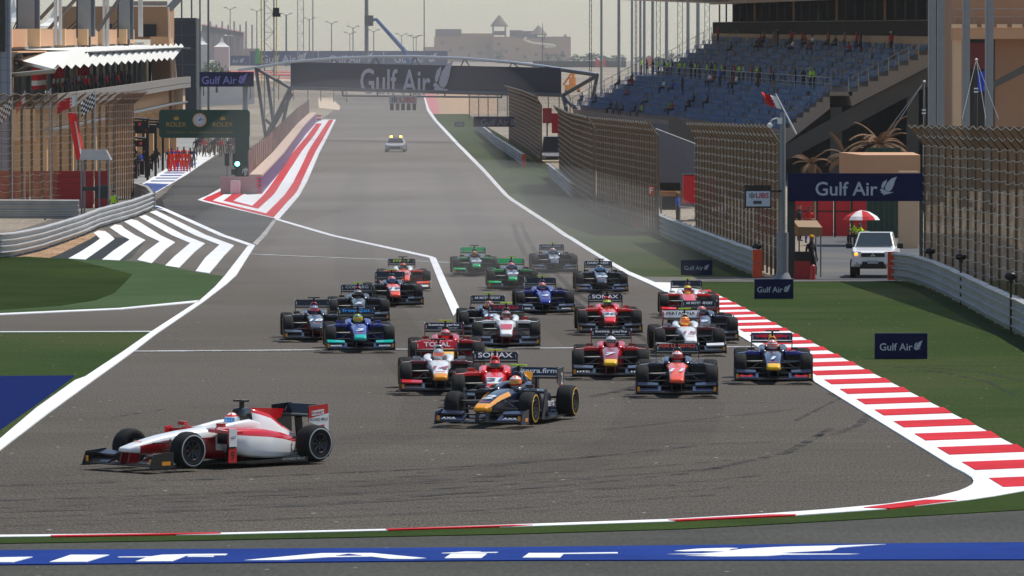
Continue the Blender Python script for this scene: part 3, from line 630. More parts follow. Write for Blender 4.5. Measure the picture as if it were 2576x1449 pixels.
def wheel_parts(wd):
    """tyre, sidewall band and rim about the origin, axle along y, outer face +y"""
    r = .335; h = wd / 2
    prof = [(.17, -h + .03), (.24, -h), (.305, -h + .01), (.328, -h + .05), (r, -h * .4), (r, h * .4), (.328, h - .05), (.305, h - .01), (.24, h), (.17, h - .03)]
    n = 28; t = MB()
    rings = [[(rr * math.cos(2 * math.pi * i / n), y, rr * math.sin(2 * math.pi * i / n)) for i in range(n)] for rr, y in prof]
    t.loft(rings, 0, False)
    b = MB()
    for r0, r1, a0, a1 in ((.262, .284, 0, 360),):
        N = 36
        for i in range(N):
            p = [math.radians(a0 + (a1 - a0) * (i + q) / N) for q in (0, 1)]
            b.add([(r0 * math.cos(p[0]), h + .004, r0 * math.sin(p[0])), (r1 * math.cos(p[0]), h + .001, r1 * math.sin(p[0])), (r1 * math.cos(p[1]), h + .001, r1 * math.sin(p[1])), (r0 * math.cos(p[1]), h + .004, r0 * math.sin(p[1]))], [(0, 1, 2, 3)], 0)
    m = MB(); m.loft([[(rr * math.cos(2 * math.pi * i / n), y, rr * math.sin(2 * math.pi * i / n)) for i in range(n)] for rr, y in ((.165, -h + .04), (.182, h - .05), (.182, h - .012), (.168, h - .012), (.160, h - .06), (.05, h - .09))], 0, False)
    for k in range(8):
        a = 2 * math.pi * k / 8; c, s_ = math.cos(a), math.sin(a)
        for da in (-.10, .10):
            m.tube((.035 * c, h - .045, .035 * s_), (.163 * math.cos(a + da), h - .022, .163 * math.sin(a + da)), .0085, n=4)
    m.tube((0, h - .10, 0), (0, h - .03, 0), .035, .03, n=10)
    return t, b, m
_CP = []
for nm_, mb_, par_ in car_parts():
    o_ = mb_.build(nm_, [CARB] * len(ROLES), tri=True); _CP.append((nm_, o_.data, par_)); bpy.data.objects.remove(o_)
_W = {}
for wd in (.30, .36):
    L_ = []
    for nm_, mb_ in zip(('tyre', 'sidewall_band', 'rim'), wheel_parts(wd)):
        o_ = mb_.build(nm_, [TYRE], tri=(nm_ != 'sidewall_band')); L_.append((nm_, o_.data)); bpy.data.objects.remove(o_)
    _W[wd] = L_
def link_obj(nm, data, parent, mats):
    o = bpy.data.objects.new(nm, data); col.objects.link(o); o.parent = parent
    for i, m in enumerate(mats[:len(o.material_slots)]): o.material_slots[i].link = 'OBJECT'; o.material_slots[i].material = m
    return o
HELM = MB().sphere((0, 0, 0), .145, 0, 18, 12, .93, 1.08, 1.0)
h_ = MB()
for k in range(9):                                     # visor: a curved band on the front
    pass
def helmet(parent, c1, c2, vis):
    b = MB()
    for j in range(12):
        t0, t1 = math.pi * j / 12 - math.pi / 2, math.pi * (j + 1) / 12 - math.pi / 2
        for i in range(18):
            a0, a1 = 2 * math.pi * i / 18, 2 * math.pi * (i + 1) / 18
            q = [(.135 * math.cos(t) * math.cos(a), .155 * math.cos(t) * math.sin(a), .145 * math.sin(t)) for a, t in ((a0, t0), (a1, t0), (a1, t1), (a0, t1))]
            mi = 1 if (j >= 9 and i % 3 == 0) or j in (8,) or (j < 4) else 0
            b.add([(x, y + .04, z + .755) for x, y, z in q], [(0, 1, 2, 3)], mi, True)
    h = b.build('helmet', [c1, c2], parent, local=True, tri=False)
    b = MB()
    for i in range(8):
        a0, a1 = math.radians(-162 + i * 18), math.radians(-162 + (i + 1) * 18)
        q = [(.139 * math.cos(t) * math.cos(a), .04 + .160 * math.cos(t) * math.sin(a), .755 + .149 * math.sin(t)) for a, t in ((a0, -.18), (a1, -.18), (a1, .34), (a0, .34))]
        b.add(q, [(0, 1, 2, 3)], 0, True)
    b.build('visor', [vis], h, local=True)
    return h
def race_car(label, dlabel, xn, xa, yb, liv, text=None, number=None, rz=None, anchor=None, driver='white'):
    L = 2.75
    if rz is None:
        D = G(xn, yb).y; s_ = S(D)
        lat = ((xn - xa) - (xn - 1288) * L / D) / s_
        yaw = math.asin(max(-.9, min(.9, lat / L)))
        rz = R(-90) + yaw
        d = Vector((math.cos(rz), math.sin(rz), 0))
        nose_Y = D - .84 * math.cos(yaw); nose_X = (xn - 1288) / F * nose_Y
        org = Vector((nose_X, nose_Y, 0)) - d * 2.40
    else:
        d = Vector((math.cos(rz), math.sin(rz), 0)); lft = Vector((-d.y, d.x, 0))
        g = G(*anchor); org = Vector((g.x, g.y, 0)) - d * 1.56 - lft * .79
    org.z = gz(org.y) + .052
    car = thing('race_car', label, 'race car', org, rz, 'single-seater race cars crowding into the corner')
    pc = {k: PN[v] for k, v in liv.items() if k in ROLES and v in PN}
    pc['amber'] = PN['amber']
    dflt = dict(body='black', nose='body', tip='nose', cover='body', fin='cover', pod='body', podside='pod', carb=None, flap='dgrey', fend='black', rw='black', rend='black', tcam='lime', mir='body', low='black', amber='amber', hoop='cover')
    def role(r):
        if r in pc: return pc[r]
        v = dflt[r]
        if v is None: return CARB
        return role(v) if v in dflt else PN[v]
    mats = [role(r) for r in ROLES]
    made = {}
    for nm, data, par in _CP:
        o = link_obj(nm, data, made[par] if par else car, [SUSP] * 17 if nm == 'suspension' else mats); made.setdefault(nm, o)
        if nm == 'rear_wing': o.location = (.22, 0, -.03)
    band = PN[liv.get('band', 'yellow')]
    for x, wd, yy in ((1.56, .30, .79), (-1.56, .36, .75)):
        for sg in (-1, 1):
            we = thing('wheel', None, None, (x, sg * yy, .335)); we.parent = car; we.rotation_euler = (0, 0, 0 if sg > 0 else R(180))
            for nm, data in _W[wd]: link_obj(nm, data, we, {'tyre': [TYRE], 'sidewall_band': [band], 'rim': [RIM]}[nm])
    MX = lambda o, X, Yv: Matrix.Translation(Vector(o)) @ Matrix((Vector(X).normalized(), Vector(Yv).normalized(), Vector(X).normalized().cross(Vector(Yv).normalized()))).transposed().to_4x4()
    tn = Vector((-.09, 0, .175)).normalized()
    if text:
        b = MB()
        for t, c, wd, ht, yo, zo in text:
            zz = .955 + zo; xx = -2.165 - (zz - .87) * .51 + .006
            b.text(t, MX((xx, yo, zz), (0, 1, 0), tn), 0, wd, ht, .02)
        b.build('lettering', [PN[text[0][1]]], made['rear_wing'], local=True)
    for q in (-1, 1):
        b = MB()
        for zz, hh in ((.945, .05),):
            m_ = MX((-2.165 - (zz - .87) * .51 + .007, q * .455, zz), (0, 1, 0), tn); b.flat([[(-.012, -hh), (.012, -hh), (.012, hh), (-.012, hh)]], m_)
        b.build('wing_tab', [PN['silver']], made['rear_wing'], local=True)
    b = MB(); b.flat([[(-.11, -.018), (.11, -.018), (.11, .018), (-.11, .018)]], MX((2.06, 0, .486), (0, 1, 0), (-.3, 0, .066))); b.build('nose_sticker', [PN['amber' if liv.get('tip') not in ('amber', 'yellow', 'gold') else 'red']], made['monocoque'], local=True)
    if liv.get('panel'):
        b = MB(); v = Vector((-.5, 0, .155)).normalized()
        b.add([(2.02, -.15, .497), (2.02, .15, .497), (1.45, .17, .602), (1.45, -.17, .602)], [(0, 1, 2, 3)], 0); b.build('nose_panel', [PN[liv['panel']]], made['monocoque'], local=True)
    if number:
        b = MB(); b.text(number[0], MX((1.72, 0, .568), (0, 1, 0), (-.55, 0, .095)), 0, None, .33, .035, .2)
        b.build('number', [PN[number[1]]], made['monocoque'], local=True)
    for i, (fn, mt) in enumerate(liv.get('extra', [])):
        b = MB(); nm = fn(b, MX); b.build(nm[0], [PN[mt]], made[nm[1]] if nm[1] else car, local=True)
    # the driver is a person of their own, seated in the cockpit
    loc = org + d * -.18; dp = bpy.data.objects.new('person', POSE['drive']); col.objects.link(dp); dp.location = loc + Vector((0, 0, .02)); dp.rotation_euler = (0, 0, rz + R(90))
    suit = CL['white'] if driver == 'white' else CL[driver]
    for i, m in enumerate((SHOE, suit, suit, SHOE, SHOE)): dp.material_slots[i].link = 'OBJECT'; dp.material_slots[i].material = m
    tag(dp, dlabel, 'person', 'drivers in the race cars')
    hc = liv.get('helmet', ('white', 'red', 'visor')); helmet(dp, PN[hc[0]], PN[hc[1]], PN[hc[2]])
    return car, made
WT = lambda t, c='white', wd=.62, ht=.10, yo=0, zo=.02: (t, c, wd, ht, yo, zo)
def side_panel(pts, name, parent, y):
    """a flat outline on the left side (x, z) at height y outwards"""
    return lambda b, MX: (b.add([(p[0], y, p[1]) for p in pts], [tuple(range(len(pts)))], 0), (name, parent))[1]
def side_text(t, x, z, wd, ht, y, parent, name='lettering'):
    return lambda b, MX: (b.text(t, MX((x, y, z), (-1, 0, 0), (0, 0, 1)), 0, wd, ht, .015), (name, parent))[1]
def flap_text(t, sg=0):
    return lambda b, MX: ([b.text(t, MX((2.465, q * .65, .165), (0, 1, 0), (-.5, 0, .5)), 0, .30, .05, .01) for q in (-1, 1)], ('lettering', 'front_wing'))[1]
def bulls(b, MX):
    for q in (-1, 1):
        b.flat([[(q * (x), y) for x, y in ((.03, -.02), (.10, .05), (.22, .055), (.36, .03), (.42, .055), (.40, 0), (.34, -.045), (.30, -.01), (.20, -.03), (.16, -.06), (.12, -.02))]], MX((-2.20, 0, .96), (0, 1, 0), (-.09, 0, .175)))
    return ('emblem', 'rear_wing')
def sun_(b, MX):
    b.flat([[(.075 * math.cos(k * math.pi / 8), .075 * math.sin(k * math.pi / 8)) for k in range(16)]], MX((-2.203, 0, .955), (0, 1, 0), (-.09, 0, .175)))
    return ('emblem_disc', 'rear_wing')
def fwb(b, MX):
    for q in (-1, 1):
        b.flat([[(x, y) for x, y in ((-.17, .0), (-.12, .045), (-.03, .02), (.03, .02), (.12, .045), (.17, 0), (.10, -.03), (0, -.015), (-.10, -.03))]], MX((2.462, q * .65, .165), (0, 1, 0), (-.5, 0, .5)))
    return ('emblem', 'front_wing')
def nose_edge(b, MX):
    for q in (-1, 1):
        b.add([(2.36, q * .120, .405), (1.56, q * .165, .583), (1.0, q * .20, .645), (1.0, q * .255, .56), (1.56, q * .212, .50), (2.33, q * .168, .37)], [(0, 1, 2, 3, 4, 5) if q > 0 else (5, 4, 3, 2, 1, 0)], 0)
    return ('nose_edge', 'monocoque')

CARS = []
def C(*a, **k): CARS.append(race_car(*a, **k))
# lead car, seen from its left side
C('white and red race car leading far ahead of the pack, seen side-on', 'driver with orange and blue visor in the leading white and red car', 0, 0, 0,
  dict(body='white', nose='white', tip='white', low='crimson', cover='white', fin='red', pod='red', podside='white', fend='black', flap='dgrey', rw='black', rend='black', hoop='black', tcam='black', mir='red', band='silver', helmet=('white', 'scarlet', 'sky'),
       extra=[(side_panel([(-1.88, .74), (-1.88, 1.03), (-2.36, 1.06), (-2.38, .40), (-2.16, .38), (-2.12, .66)], 'red_endplate', 'rear_wing', .5065), 'red'), (side_panel([(-1.88, .74), (-1.88, .80), (-2.375, .885), (-2.38, .40), (-2.16, .38), (-2.12, .66)], 'endplate_panel', 'rear_wing', .5085), 'white'),
              (side_panel([(-1.95, .845), (-1.95, .935), (-2.26, .965), (-2.26, .87)], 'sponsor_panel', 'rear_wing', .5095), 'white'),
              (side_text('birelART', -2.105, .905, .29, .062, .512, 'rear_wing'), 'crimson'), (side_text('RICHARD MILLE', -2.125, .78, .46, .055, .512, 'rear_wing'), 'black'),
              (side_panel([(-2.17, .60), (-2.15, .67), (-2.26, .68), (-2.28, .61)], 'red_flash', 'rear_wing', .512), 'red'),
              (side_panel([(.655, .36), (.465, .36), (.465, .68), (.65, .68)], 'vane_panel', None, .890), 'white'), (side_panel([(.67, .07), (.465, .07), (.465, .33), (.66, .33)], 'vane_panel', None, .882), 'red'), (side_text('9', .565, .20, .09, .15, .888, None, 'number'), 'black'), (side_text('ART', .56, .52, .12, .05, .893, None), 'dgrey'),
              (side_panel([(.2, .03), (-.5, .03), (-1.3, .03), (-1.3, .11), (-.5, .09), (.2, .06)], 'floor_edge', 'floor', .865), 'black'),
              (side_text('RICHARD MILLE', -.95, .085, .55, .045, .869, 'floor'), 'silver')]),
  rz=R(-90 - 45), anchor=(473, 1187), driver='white')
C('dark blue and gold race car with number 2, second and angled across the track', 'driver with orange helmet in the dark blue and gold number 2 car', 1208, 1303, 1073,
  dict(body='navy', nose='navy', tip='gold', cover='navy', fin='gold', pod='navy', fend='navy', flap='navy', rw='navy', rend='navy', band='yellow', helmet=('orange', 'white', 'amber'), low='navy',
       extra=[(nose_edge, 'gold'), (flap_text('AXA'), 'white'), (side_text('2', -2.2, .82, .12, .26, .512, 'rear_wing', 'number'), 'white'), (side_text('terra', -.3, .36, .5, .14, .745, None), 'white')]), [WT('iterra.firm', wd=.8, ht=.115)], ('2', 'white'), driver='navy')
C('bright red race car with number 21 tucked behind the dark blue and gold car', 'driver with black and red helmet in the red number 21 car', 1243, 1245, 1025,
  dict(body='scarlet', nose='scarlet', panel='white', podside='black', fend='black', rend='black', helmet=('dgrey', 'scarlet', 'visor'), low='crimson'), [WT('SONAX', wd=.78, ht=.125)], ('21', 'black'), driver='red')
C('white and maroon race car with red rear wing and number 14', 'driver with silver helmet in the white and maroon number 14 car', 1108.5, 1102.7, 991,
  dict(body='white', nose='white', tip='amber', cover='silver', pod='maroon', low='black', flap='red', rw='red', tcam='black', hoop='silver', fend='dgrey', mir='silver', helmet=('silver', 'silver', 'orange')), [WT('TOTAL', wd=.62, ht=.12)], ('14', 'crimson'))
C('red and yellow race car behind the white and maroon number 14 car', 'driver with bright red helmet in the rear red and yellow car', 1126, 1120, 932,
  dict(body='red', nose='red', tip='yellow', cover='black', pod='red', fend='black', rend='crimson', helmet=('scarlet', 'silver', 'visor'), mir='crimson', panel='yellow'), [WT('betterparks', wd=.78, ht=.085, zo=.03), WT('motorsport race team', wd=.5, ht=.03, yo=.1, zo=-.045)], None, driver='red')
C('blue race car with teal front wing and number 3', 'driver with yellow helmet in the blue number 3 car', 906.8, 899.8, 886,
  dict(body='blue', nose='blue', tip='teal', cover='dnavy', pod='blue', flap='teal', fend='dnavy', tcam='black', low='dnavy', helmet=('lime', 'blue', 'amber'), extra=[(flap_text('MAPFRE'), 'white')]), [WT('free 2at', 'sky', .78, .10, zo=.03)], ('3', 'white'), driver='navy')
C('black race car with number 18, at the far left of the pack', 'driver with blue topped helmet in the black number 18 car', 797, 789.4, 859,
  dict(body='dgrey', nose='graphite', tip='graphite', cover='crimson', pod='graphite', flap='fwgrey', fend='black', tcam='black', low='crimson', helmet=('blue', 'silver', 'orange')), None, ('18', 'white'), driver='black')
C('black race car directly behind the blue number 3 car', 'driver with silver and black helmet behind the blue number 3 car', 904, 900, 812,
  dict(body='dgrey', nose='dgrey', cover='crimson', pod='graphite', flap='fwgrey', fend='black', low='black', helmet=('dgrey', 'silver', 'visor')), [WT('CONARG', 'silver', .72, .10)], ('5', 'white'), driver='black')
C('dark race car with orange nose and number 19 in the second half of the pack', 'driver with blue and red helmet in the dark orange-nosed number 19 car', 995.3, 985.3, 771.4,
  dict(body='dnavy', nose='orange', cover='dnavy', pod='graphite', flap='dgrey', fend='black', low='black', panel='white', helmet=('silver', 'scarlet', 'blue')), None, ('19', 'dgrey'), driver='navy')
C('white and orange-red race car with yellow lettering on its black rear wing', 'driver with red helmet in the white and orange-red car', 1020, 1013.3, 731,
  dict(body='white', nose='orange', cover='dgrey', pod='orange', flap='orange', fend='white', tcam='black', low='black', helmet=('dgrey', 'orange', 'visor')), [WT('STILL 7', 'lime', .62, .09)], ('17', 'black'), driver='white')
C('green and black race car with a black camera bar, rearmost of the two green cars', 'driver with dull yellow helmet in the rearmost green car', 1199.3, 1193, 695,
  dict(body='dgrey', nose='dgrey', tip='green', cover='dgrey', pod='green', podside='black', flap='green', rw='green', fend='black', tcam='black', low='black', helmet=('amber', 'dgrey', 'visor')), None, ('22', 'white'), driver='black')
C('green and black race car with a yellow camera bar, nearer of the two green cars', 'driver with red and white helmet in the nearer green car', 1290.6, 1286.3, 729.8,
  dict(body='dgrey', nose='dgrey', tip='green', cover='dgrey', pod='green', podside='black', flap='green', rw='green', fend='black', low='black', helmet=('silver', 'scarlet', 'blue')), None, ('23', 'white'), driver='black')
C('dark blue race car farthest back in the pack, hazy with dust', 'driver with white topped helmet in the rearmost dark blue car', 1396.3, 1390.4, 686.4,
  dict(body='dnavy', nose='graphite', cover='dgrey', pod='dnavy', flap='graphite', fend='black', low='black', helmet=('white', 'crimson', 'visor'), extra=[(flap_text('NGK'), 'silver')]), [WT('DAIKO 1825', 'silver', .76, .09)], ('27', 'white'), driver='navy')
C('dark blue race car with a black camera bar running beside the right white line', 'driver with pale helmet and blue visor beside the right white line', 1515.4, 1508.3, 738,
  dict(body='dnavy', nose='graphite', cover='dgrey', pod='dnavy', flap='graphite', fend='dnavy', tcam='black', low='black', helmet=('silver', 'dgrey', 'sky'), extra=[(flap_text('NGK'), 'silver')]), [WT('DAIKO 1825', 'white', .76, .09)], ('26', 'white'), driver='navy')
C('blue race car with number 4 in the middle of the pack', 'driver with silver and red helmet in the blue number 4 car', 1373.7, 1364, 790.4,
  dict(body='blue', nose='blue', cover='dnavy', pod='blue', flap='fwgrey', fend='dgrey', low='black', helmet=('silver', 'scarlet', 'visor'), extra=[(flap_text('MAPFRE'), 'white')]), None, ('4', 'white'), driver='navy')
C('navy race car with number 10 half hidden behind the white and red car', 'driver with orange helmet in the navy number 10 car', 1237, 1230, 846,
  dict(body='dnavy', nose='dnavy', cover='dgrey', pod='dnavy', flap='dgrey', fend='black', low='black', helmet=('amber', 'blue', 'orange')), [WT('AR MOTORSPORT', 'white', .76, .08)], ('10', 'white'), driver='navy')
C('white and red race car with plain dark front wing in the middle of the pack', 'driver with red helmet in the white and red mid-pack car', 1273.5, 1273.5, 875.5,
  dict(body='white', nose='white', cover='dgrey', pod='white', flap='dgrey', fend='graphite', low='crimson', mir='red', panel='red', helmet=('crimson', 'silver', 'visor')), [WT('D FORMULA', 'red', .70, .10)], None, driver='red')
C('bright red race car with number 20 near the centre right', 'driver with black and yellow helmet in the red number 20 car', 1535.9, 1527.3, 842,
  dict(body='scarlet', nose='scarlet', panel='white', cover='scarlet', pod='scarlet', podside='black', fend='dgrey', flap='dgrey', tcam='black', low='crimson', helmet=('dgrey', 'lime', 'visor')), [WT('SONAX', wd=.78, ht=.125)], ('20', 'black'), driver='red')
C('red and yellow race car with number 7, left of the orange-nosed number 11 car', 'driver with silver helmet in the red and yellow number 7 car', 1536, 1537.2, 952.7,
  dict(body='red', nose='crimson', tip='yellow', cover='black', pod='red', podside='black', fend='dgrey', flap='fwgrey', rend='crimson', tcam='black', mir='crimson', low='crimson', helmet=('silver', 'white', 'visor'), extra=[(flap_text('HTC'), 'white')]), [WT('betterparks', wd=.78, ht=.085, zo=.03), WT('motorsport race team', wd=.5, ht=.03, yo=.1, zo=-.045)], ('7', 'white'), driver='red')
C('navy race car with orange nose and number 11 in the front row', 'driver with red and white helmet in the orange-nosed number 11 car', 1703, 1704, 998,
  dict(body='navy', nose='orange', cover='dgrey', pod='navy', fend='navy', flap='navy', tcam='black', mir='silver', low='black', helmet=('scarlet', 'white', 'crimson')), [WT('FOX LOGISTICS', 'orange', .84, .09, zo=.035)], ('11', 'white'), driver='navy')
C('white race car with number 15 behind the orange-nosed number 11 car', 'driver with yellow and red helmet in the white number 15 car', 1739.5, 1722.3, 894,
  dict(body='white', nose='white', cover='silver', pod='maroon', podside='black', fend='dgrey', flap='white', rw='white', rend='crimson', mir='silver', low='black', helmet=('yellow', 'scarlet', 'orange')), [WT('PERTAMINA', 'black', .78, .10)], ('15', 'crimson'))
C('dark blue race car with number 9 beside the kerb, behind the white number 15 car', 'driver with black, white and red helmet in the dark blue number 9 car', 1775, 1765, 862,
  dict(body='dnavy', nose='dnavy', cover='dgrey', pod='dnavy', fend='black', flap='dgrey', tcam='black', low='black', helmet=('silver', 'scarlet', 'visor')), [WT('AR MOTORSPORT', 'white', .76, .08)], ('9', 'white'), driver='navy')
C('white and red race car farthest back along the striped kerb', 'driver with red and yellow helmet in the rearmost white and red car by the kerb', 1736, 1730, 799,
  dict(body='white', nose='scarlet', cover='dgrey', pod='scarlet', fend='black', flap='scarlet', low='black', helmet=('scarlet', 'lime', 'visor')), None, None, driver='white')
C('dark blue race car with yellow nose and number 1, nearest the striped kerb', 'driver with white helmet in the yellow-nosed number 1 car', 1947, 1943.4, 964.3,
  dict(body='dnavy', nose='dnavy', tip='yellow', cover='amber', pod='blue', podside='black', fend='dnavy', flap='dnavy', rw='dnavy', tcam='black', low='black', helmet=('white', 'red', 'orange'), extra=[(bulls, 'red'), (sun_, 'yellow'), (fwb, 'red')]), None, ('1', 'white'), driver='navy')
# ================================================================ BARRIERS AND FENCES
GALV = M('galvanised_steel', (.40, .395, .38), rough=.55, metal=.1, var=.3, scale=1.2)
GREYP = M('grey_post_paint', (.20, .21, .22), rough=.5, var=.15)
ORNG = MS('orange_end_cap', (225, 75, 25), rough=.6)
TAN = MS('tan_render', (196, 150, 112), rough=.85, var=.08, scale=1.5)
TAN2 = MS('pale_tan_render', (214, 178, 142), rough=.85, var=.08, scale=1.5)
CONC = MS('concrete_grey', (120, 118, 112), rough=.9, var=.2, scale=.8)
DCONC = MS('dark_concrete', (92, 88, 82), rough=.9, var=.25, scale=.8)
FPOST = MS('tan_fence_post', (108, 88, 66), rough=.7, var=.2)
WIREM = MS('fence_wire', (178, 170, 155), rough=.5, metal=.3)
NAVY = M('sign_navy', (.004, .008, .055), rough=.6, var=.1, scale=.7, spec=.12)
SILV = M('sign_silver', (.50, .54, .60), rough=.5, var=.05)
GLASSD = M('dark_window', (.012, .013, .016), rough=.35, var=.1, spec=.25)
def netmat(name, rgb, opac, sc1=3.0):
    m = bpy.data.materials.new(name); m.use_nodes = True
    n = m.node_tree.nodes; l = m.node_tree.links; p = n['Principled BSDF']; p.inputs['Roughness'].default_value = .9; p.inputs['Specular IOR Level'].default_value = .1
    tc = n.new('ShaderNodeTexCoord'); z = n.new('ShaderNodeTexNoise'); z.inputs['Scale'].default_value = sc1; z.inputs['Detail'].default_value = 4
    l.new(tc.outputs['Object'], z.inputs['Vector'])
    r = n.new('ShaderNodeMapRange'); r.inputs[1].default_value = .35; r.inputs[2].default_value = .65; r.inputs[3].default_value = opac - .12; r.inputs[4].default_value = min(1, opac + .12)
    l.new(z.outputs['Fac'], r.inputs[0]); l.new(r.outputs[0], p.inputs['Alpha'])
    x = n.new('ShaderNodeMix'); x.data_type = 'RGBA'; c = lin(rgb); x.inputs[6].default_value = [v * .7 for v in c] + [1]; x.inputs[7].default_value = [v * 1.25 for v in c] + [1]
    l.new(z.outputs['Fac'], x.inputs[0]); l.new(x.outputs[2], p.inputs['Base Color']); return m
NET1 = netmat('tan_debris_net', (138, 108, 80), .80, 1.3)
NET2 = netmat('sparse_debris_net', (150, 120, 90), .24, .5)

def guardrail(label, pts, side, caps=(), h=1.13, group=None, cat='guardrail', n=4):
    """steel guardrail of stacked corrugated beams along ground points; side +1 shows its face to the left of travel"""
    P = [Vector(p) for p in pts]
    t = thing('guardrail', label, cat, tuple(P[0]), 0, group or 'steel guardrails beside the track')
    # resample finely
    Q = []
    for a, b in zip(P, P[1:]):
        k = max(1, int((b - a).length / 2.0))
        Q += [a.lerp(b, i / k) for i in range(k)]
    Q.append(P[-1])
    sec = []
    for k in range(n):
        z0 = .08 + k * (h - .08) / n; dz = (h - .08) / n
        sec += [(-.02, z0), (.03, z0 + dz * .45), (.12, z0 + dz * .62), (.13, z0 + dz * .80), (.03, z0 + dz * .90), (-.02, z0 + dz * .98)]
    sec = sec + [(-.05, h), (-.05, .08)]
    rings = []
    for i, q in enumerate(Q):
        d = Q[min(i + 1, len(Q) - 1)] - Q[max(0, i - 1)]; d.z = 0; d.normalize(); nn = Vector((-d.y, d.x, 0)) * side
        wob = .02 * math.sin(i * 1.7)
        rings.append([q + nn * (o + wob) + Vector((0, 0, z)) for o, z in sec])
    MB().loft(rings, 0, True, False).build('corrugated_beam', GALV, t)
    for i in range(0, len(Q), 2 if len(Q) < 90 else 3):
        q = Q[i]; d = Q[min(i + 1, len(Q) - 1)] - Q[max(0, i - 1)]; d.z = 0; d.normalize(); nn = Vector((-d.y, d.x, 0)) * side
        c = q - nn * .12
        MB().box(c + Vector((0, 0, .56)), (.12, .12, 1.14)).build('post', GALV, t)
    for e in caps:
        q = Q[0] if e == 0 else Q[-1]
        b = MB(); d = (Q[1] - Q[0]) if e == 0 else (Q[-1] - Q[-2]); d.z = 0; d.normalize(); nn = Vector((-d.y, d.x, 0)) * side
        o = q + d * (.12 if e else -.12) + nn * .02
        for k in range(2): b.box(o + Vector((0, 0, .32 + k * .55)), (.36, .36, .53))
        b.build('end_cap', ORNG, t)
    return t
def catch_fence(label, pts, zb, over, tip, net, spacing=2.0, cables=12, group='tall catch fences', zbase=.9, pw=.09):
    """posts that lean over the track at the top, cables and a tan net; pts in plan, over = lean in X, tip = rise of the lean"""
    P = [Vector((p[0], p[1], gz(p[1]))) for p in pts]
    t = thing('catch_fence', label, 'catch fence', tuple(P[0]), 0, group)
    Q = []
    tot = sum((b - a).length for a, b in zip(P, P[1:]))
    k = max(2, int(tot / spacing)); seg = []
    for j in range(k + 1):
        s_ = tot * j / k; acc = 0
        for a, b in zip(P, P[1:]):
            L = (b - a).length
            if acc + L >= s_ - 1e-6: Q.append(a.lerp(b, (s_ - acc) / L)); break
            acc += L
    for q in Q:
        w = pw; b = MB()
        b.box(q + Vector((0, 0, zb / 2)), (w, w * 1.3, zb))
        b.tube(q + Vector((0, 0, zb - .05)), q + Vector((over, 0, zb + tip)), w * .6, w * .4, 6)
        b.build('post', FPOST, t)
    b = MB(); U = Vector((0, 0, 1))
    for a, c in zip(Q, Q[1:]):
        b.add([a + U * zbase * .3, c + U * zbase * .3, c + U * zb, a + U * zb], [(0, 1, 2, 3)])
        b.add([a + U * zb, c + U * zb, c + Vector((over, 0, zb + tip)) * 1.0, a + Vector((over, 0, zb + tip))], [(0, 1, 2, 3)])
    b.build('debris_net', net, t)
    b = MB()
    hs = [zbase + (zb - zbase) * i / cables for i in range(cables + 1)]
    off = Vector((.08 if over > 0 else -.08, 0, 0))
    for h in hs:
        for i, (a, c) in enumerate(zip(Q, Q[1:])):
            sg = .05 + .07 * rnd.random(); b.path([a.lerp(c, f_) + U * (h - sg * 4 * f_ * (1 - f_)) + off * (1 + 4 * f_ * (1 - f_)) for f_ in (0, .2, .4, .6, .8, 1)], .012, 3)
    for f in (.5, 1.0):
        for a, c in zip(Q, Q[1:]):
            e = Vector((over * f, 0, zb + tip * f)); m_ = a.lerp(c, .5) + e - U * .12
            b.path([a + e, m_, c + e], .018, 3)
    b.build('tension_cable', WIREM, t)
    return t

Gp = lambda L: [G(x, y) for x, y in L]
guardrail('long grey guardrail at the right edge with orange end beside the white pickup', Gp([(2248, 708), (2292, 714), (2342, 731), (2392, 756), (2442, 783), (2509, 821), (2576, 855), (2680, 915)]), -1, (0,))
guardrail('grey guardrail below the white bank sign with an orange end by the lamp post', Gp([(1648, 584), (1675, 600), (1713, 617), (1763, 640), (1813, 662), (1863, 684), (1906, 701)]), -1, (1,))
guardrail('grey guardrail under the letter F fence with an orange far end', Gp([(1380, 446), (1433, 495), (1488, 527), (1538, 547), (1575, 562), (1606, 573)]), -1, (1,))
guardrail('dusty guardrail farthest up the right-hand verge', Gp([(1200, 330), (1225, 350), (1247, 371), (1285, 397), (1318, 421)]), -1, (1,))
guardrail('curved guardrail at the left between the grass and the pit exit', Gp([(-60, 652), (0, 651), (37, 647), (100, 632), (150, 615), (200, 597), (250, 575), (300, 560), (337, 549), (384, 529)]), -1)
guardrail('straight guardrail in front of the red boards at the far left', Gp([(-60, 553), (199, 554)]), -1, h=1.2)
guardrail('short dark guardrail curling round behind the curved one', [G(384, 527), G(372, 510), G(345, 500), G(330, 500)], 1, h=1.1)
def small_cap(): pass

catch_fence('tall brown catch fence rising behind the guardrail at the right edge', [(15.9, 219), (16.5, 200), (17.0, 182), (17.6, 160), (18.0, 140)], 5.25, -.65, .75, NET1, 2.4)
catch_fence('brown catch fence behind the white bank sign and left of the lamp post', [(9.24, 285), (9.8, 258), (10.45, 222)], 5.3, -.5, .7, NET1, 2.6)
catch_fence('sunlit tan catch fence with the small red letter F board', [(7.7, 300), (6.4, 320), (5.1, 340)], 5.3, -.5, .7, NET1, 1.6)
catch_fence('shaded catch fence continuing beyond the tan one towards the gantry', [(5.0, 342), (4.2, 385), (3.6, 430)], 5.3, -.5, .7, NET1, 3.0)
catch_fence('hazy curved catch fence under the right half of the gantry', [(2.5, 482), (1.4, 530), (-.3, 600)], 5.3, -.5, .8, NET1, 4.0)
catch_fence('catch fence with flags in front of the pit building at left', [(-33.5, 338), (-30.5, 352), (-28.2, 366), (-26.6, 380)], 6.55, 1.05, .8, NET2, 2.4, pw=.16)
catch_fence('dense tan catch fence closing the end by the pit exit', [(-27.0, 381), (-25.9, 389)], 6.55, 1.0, .8, NET1, .7)

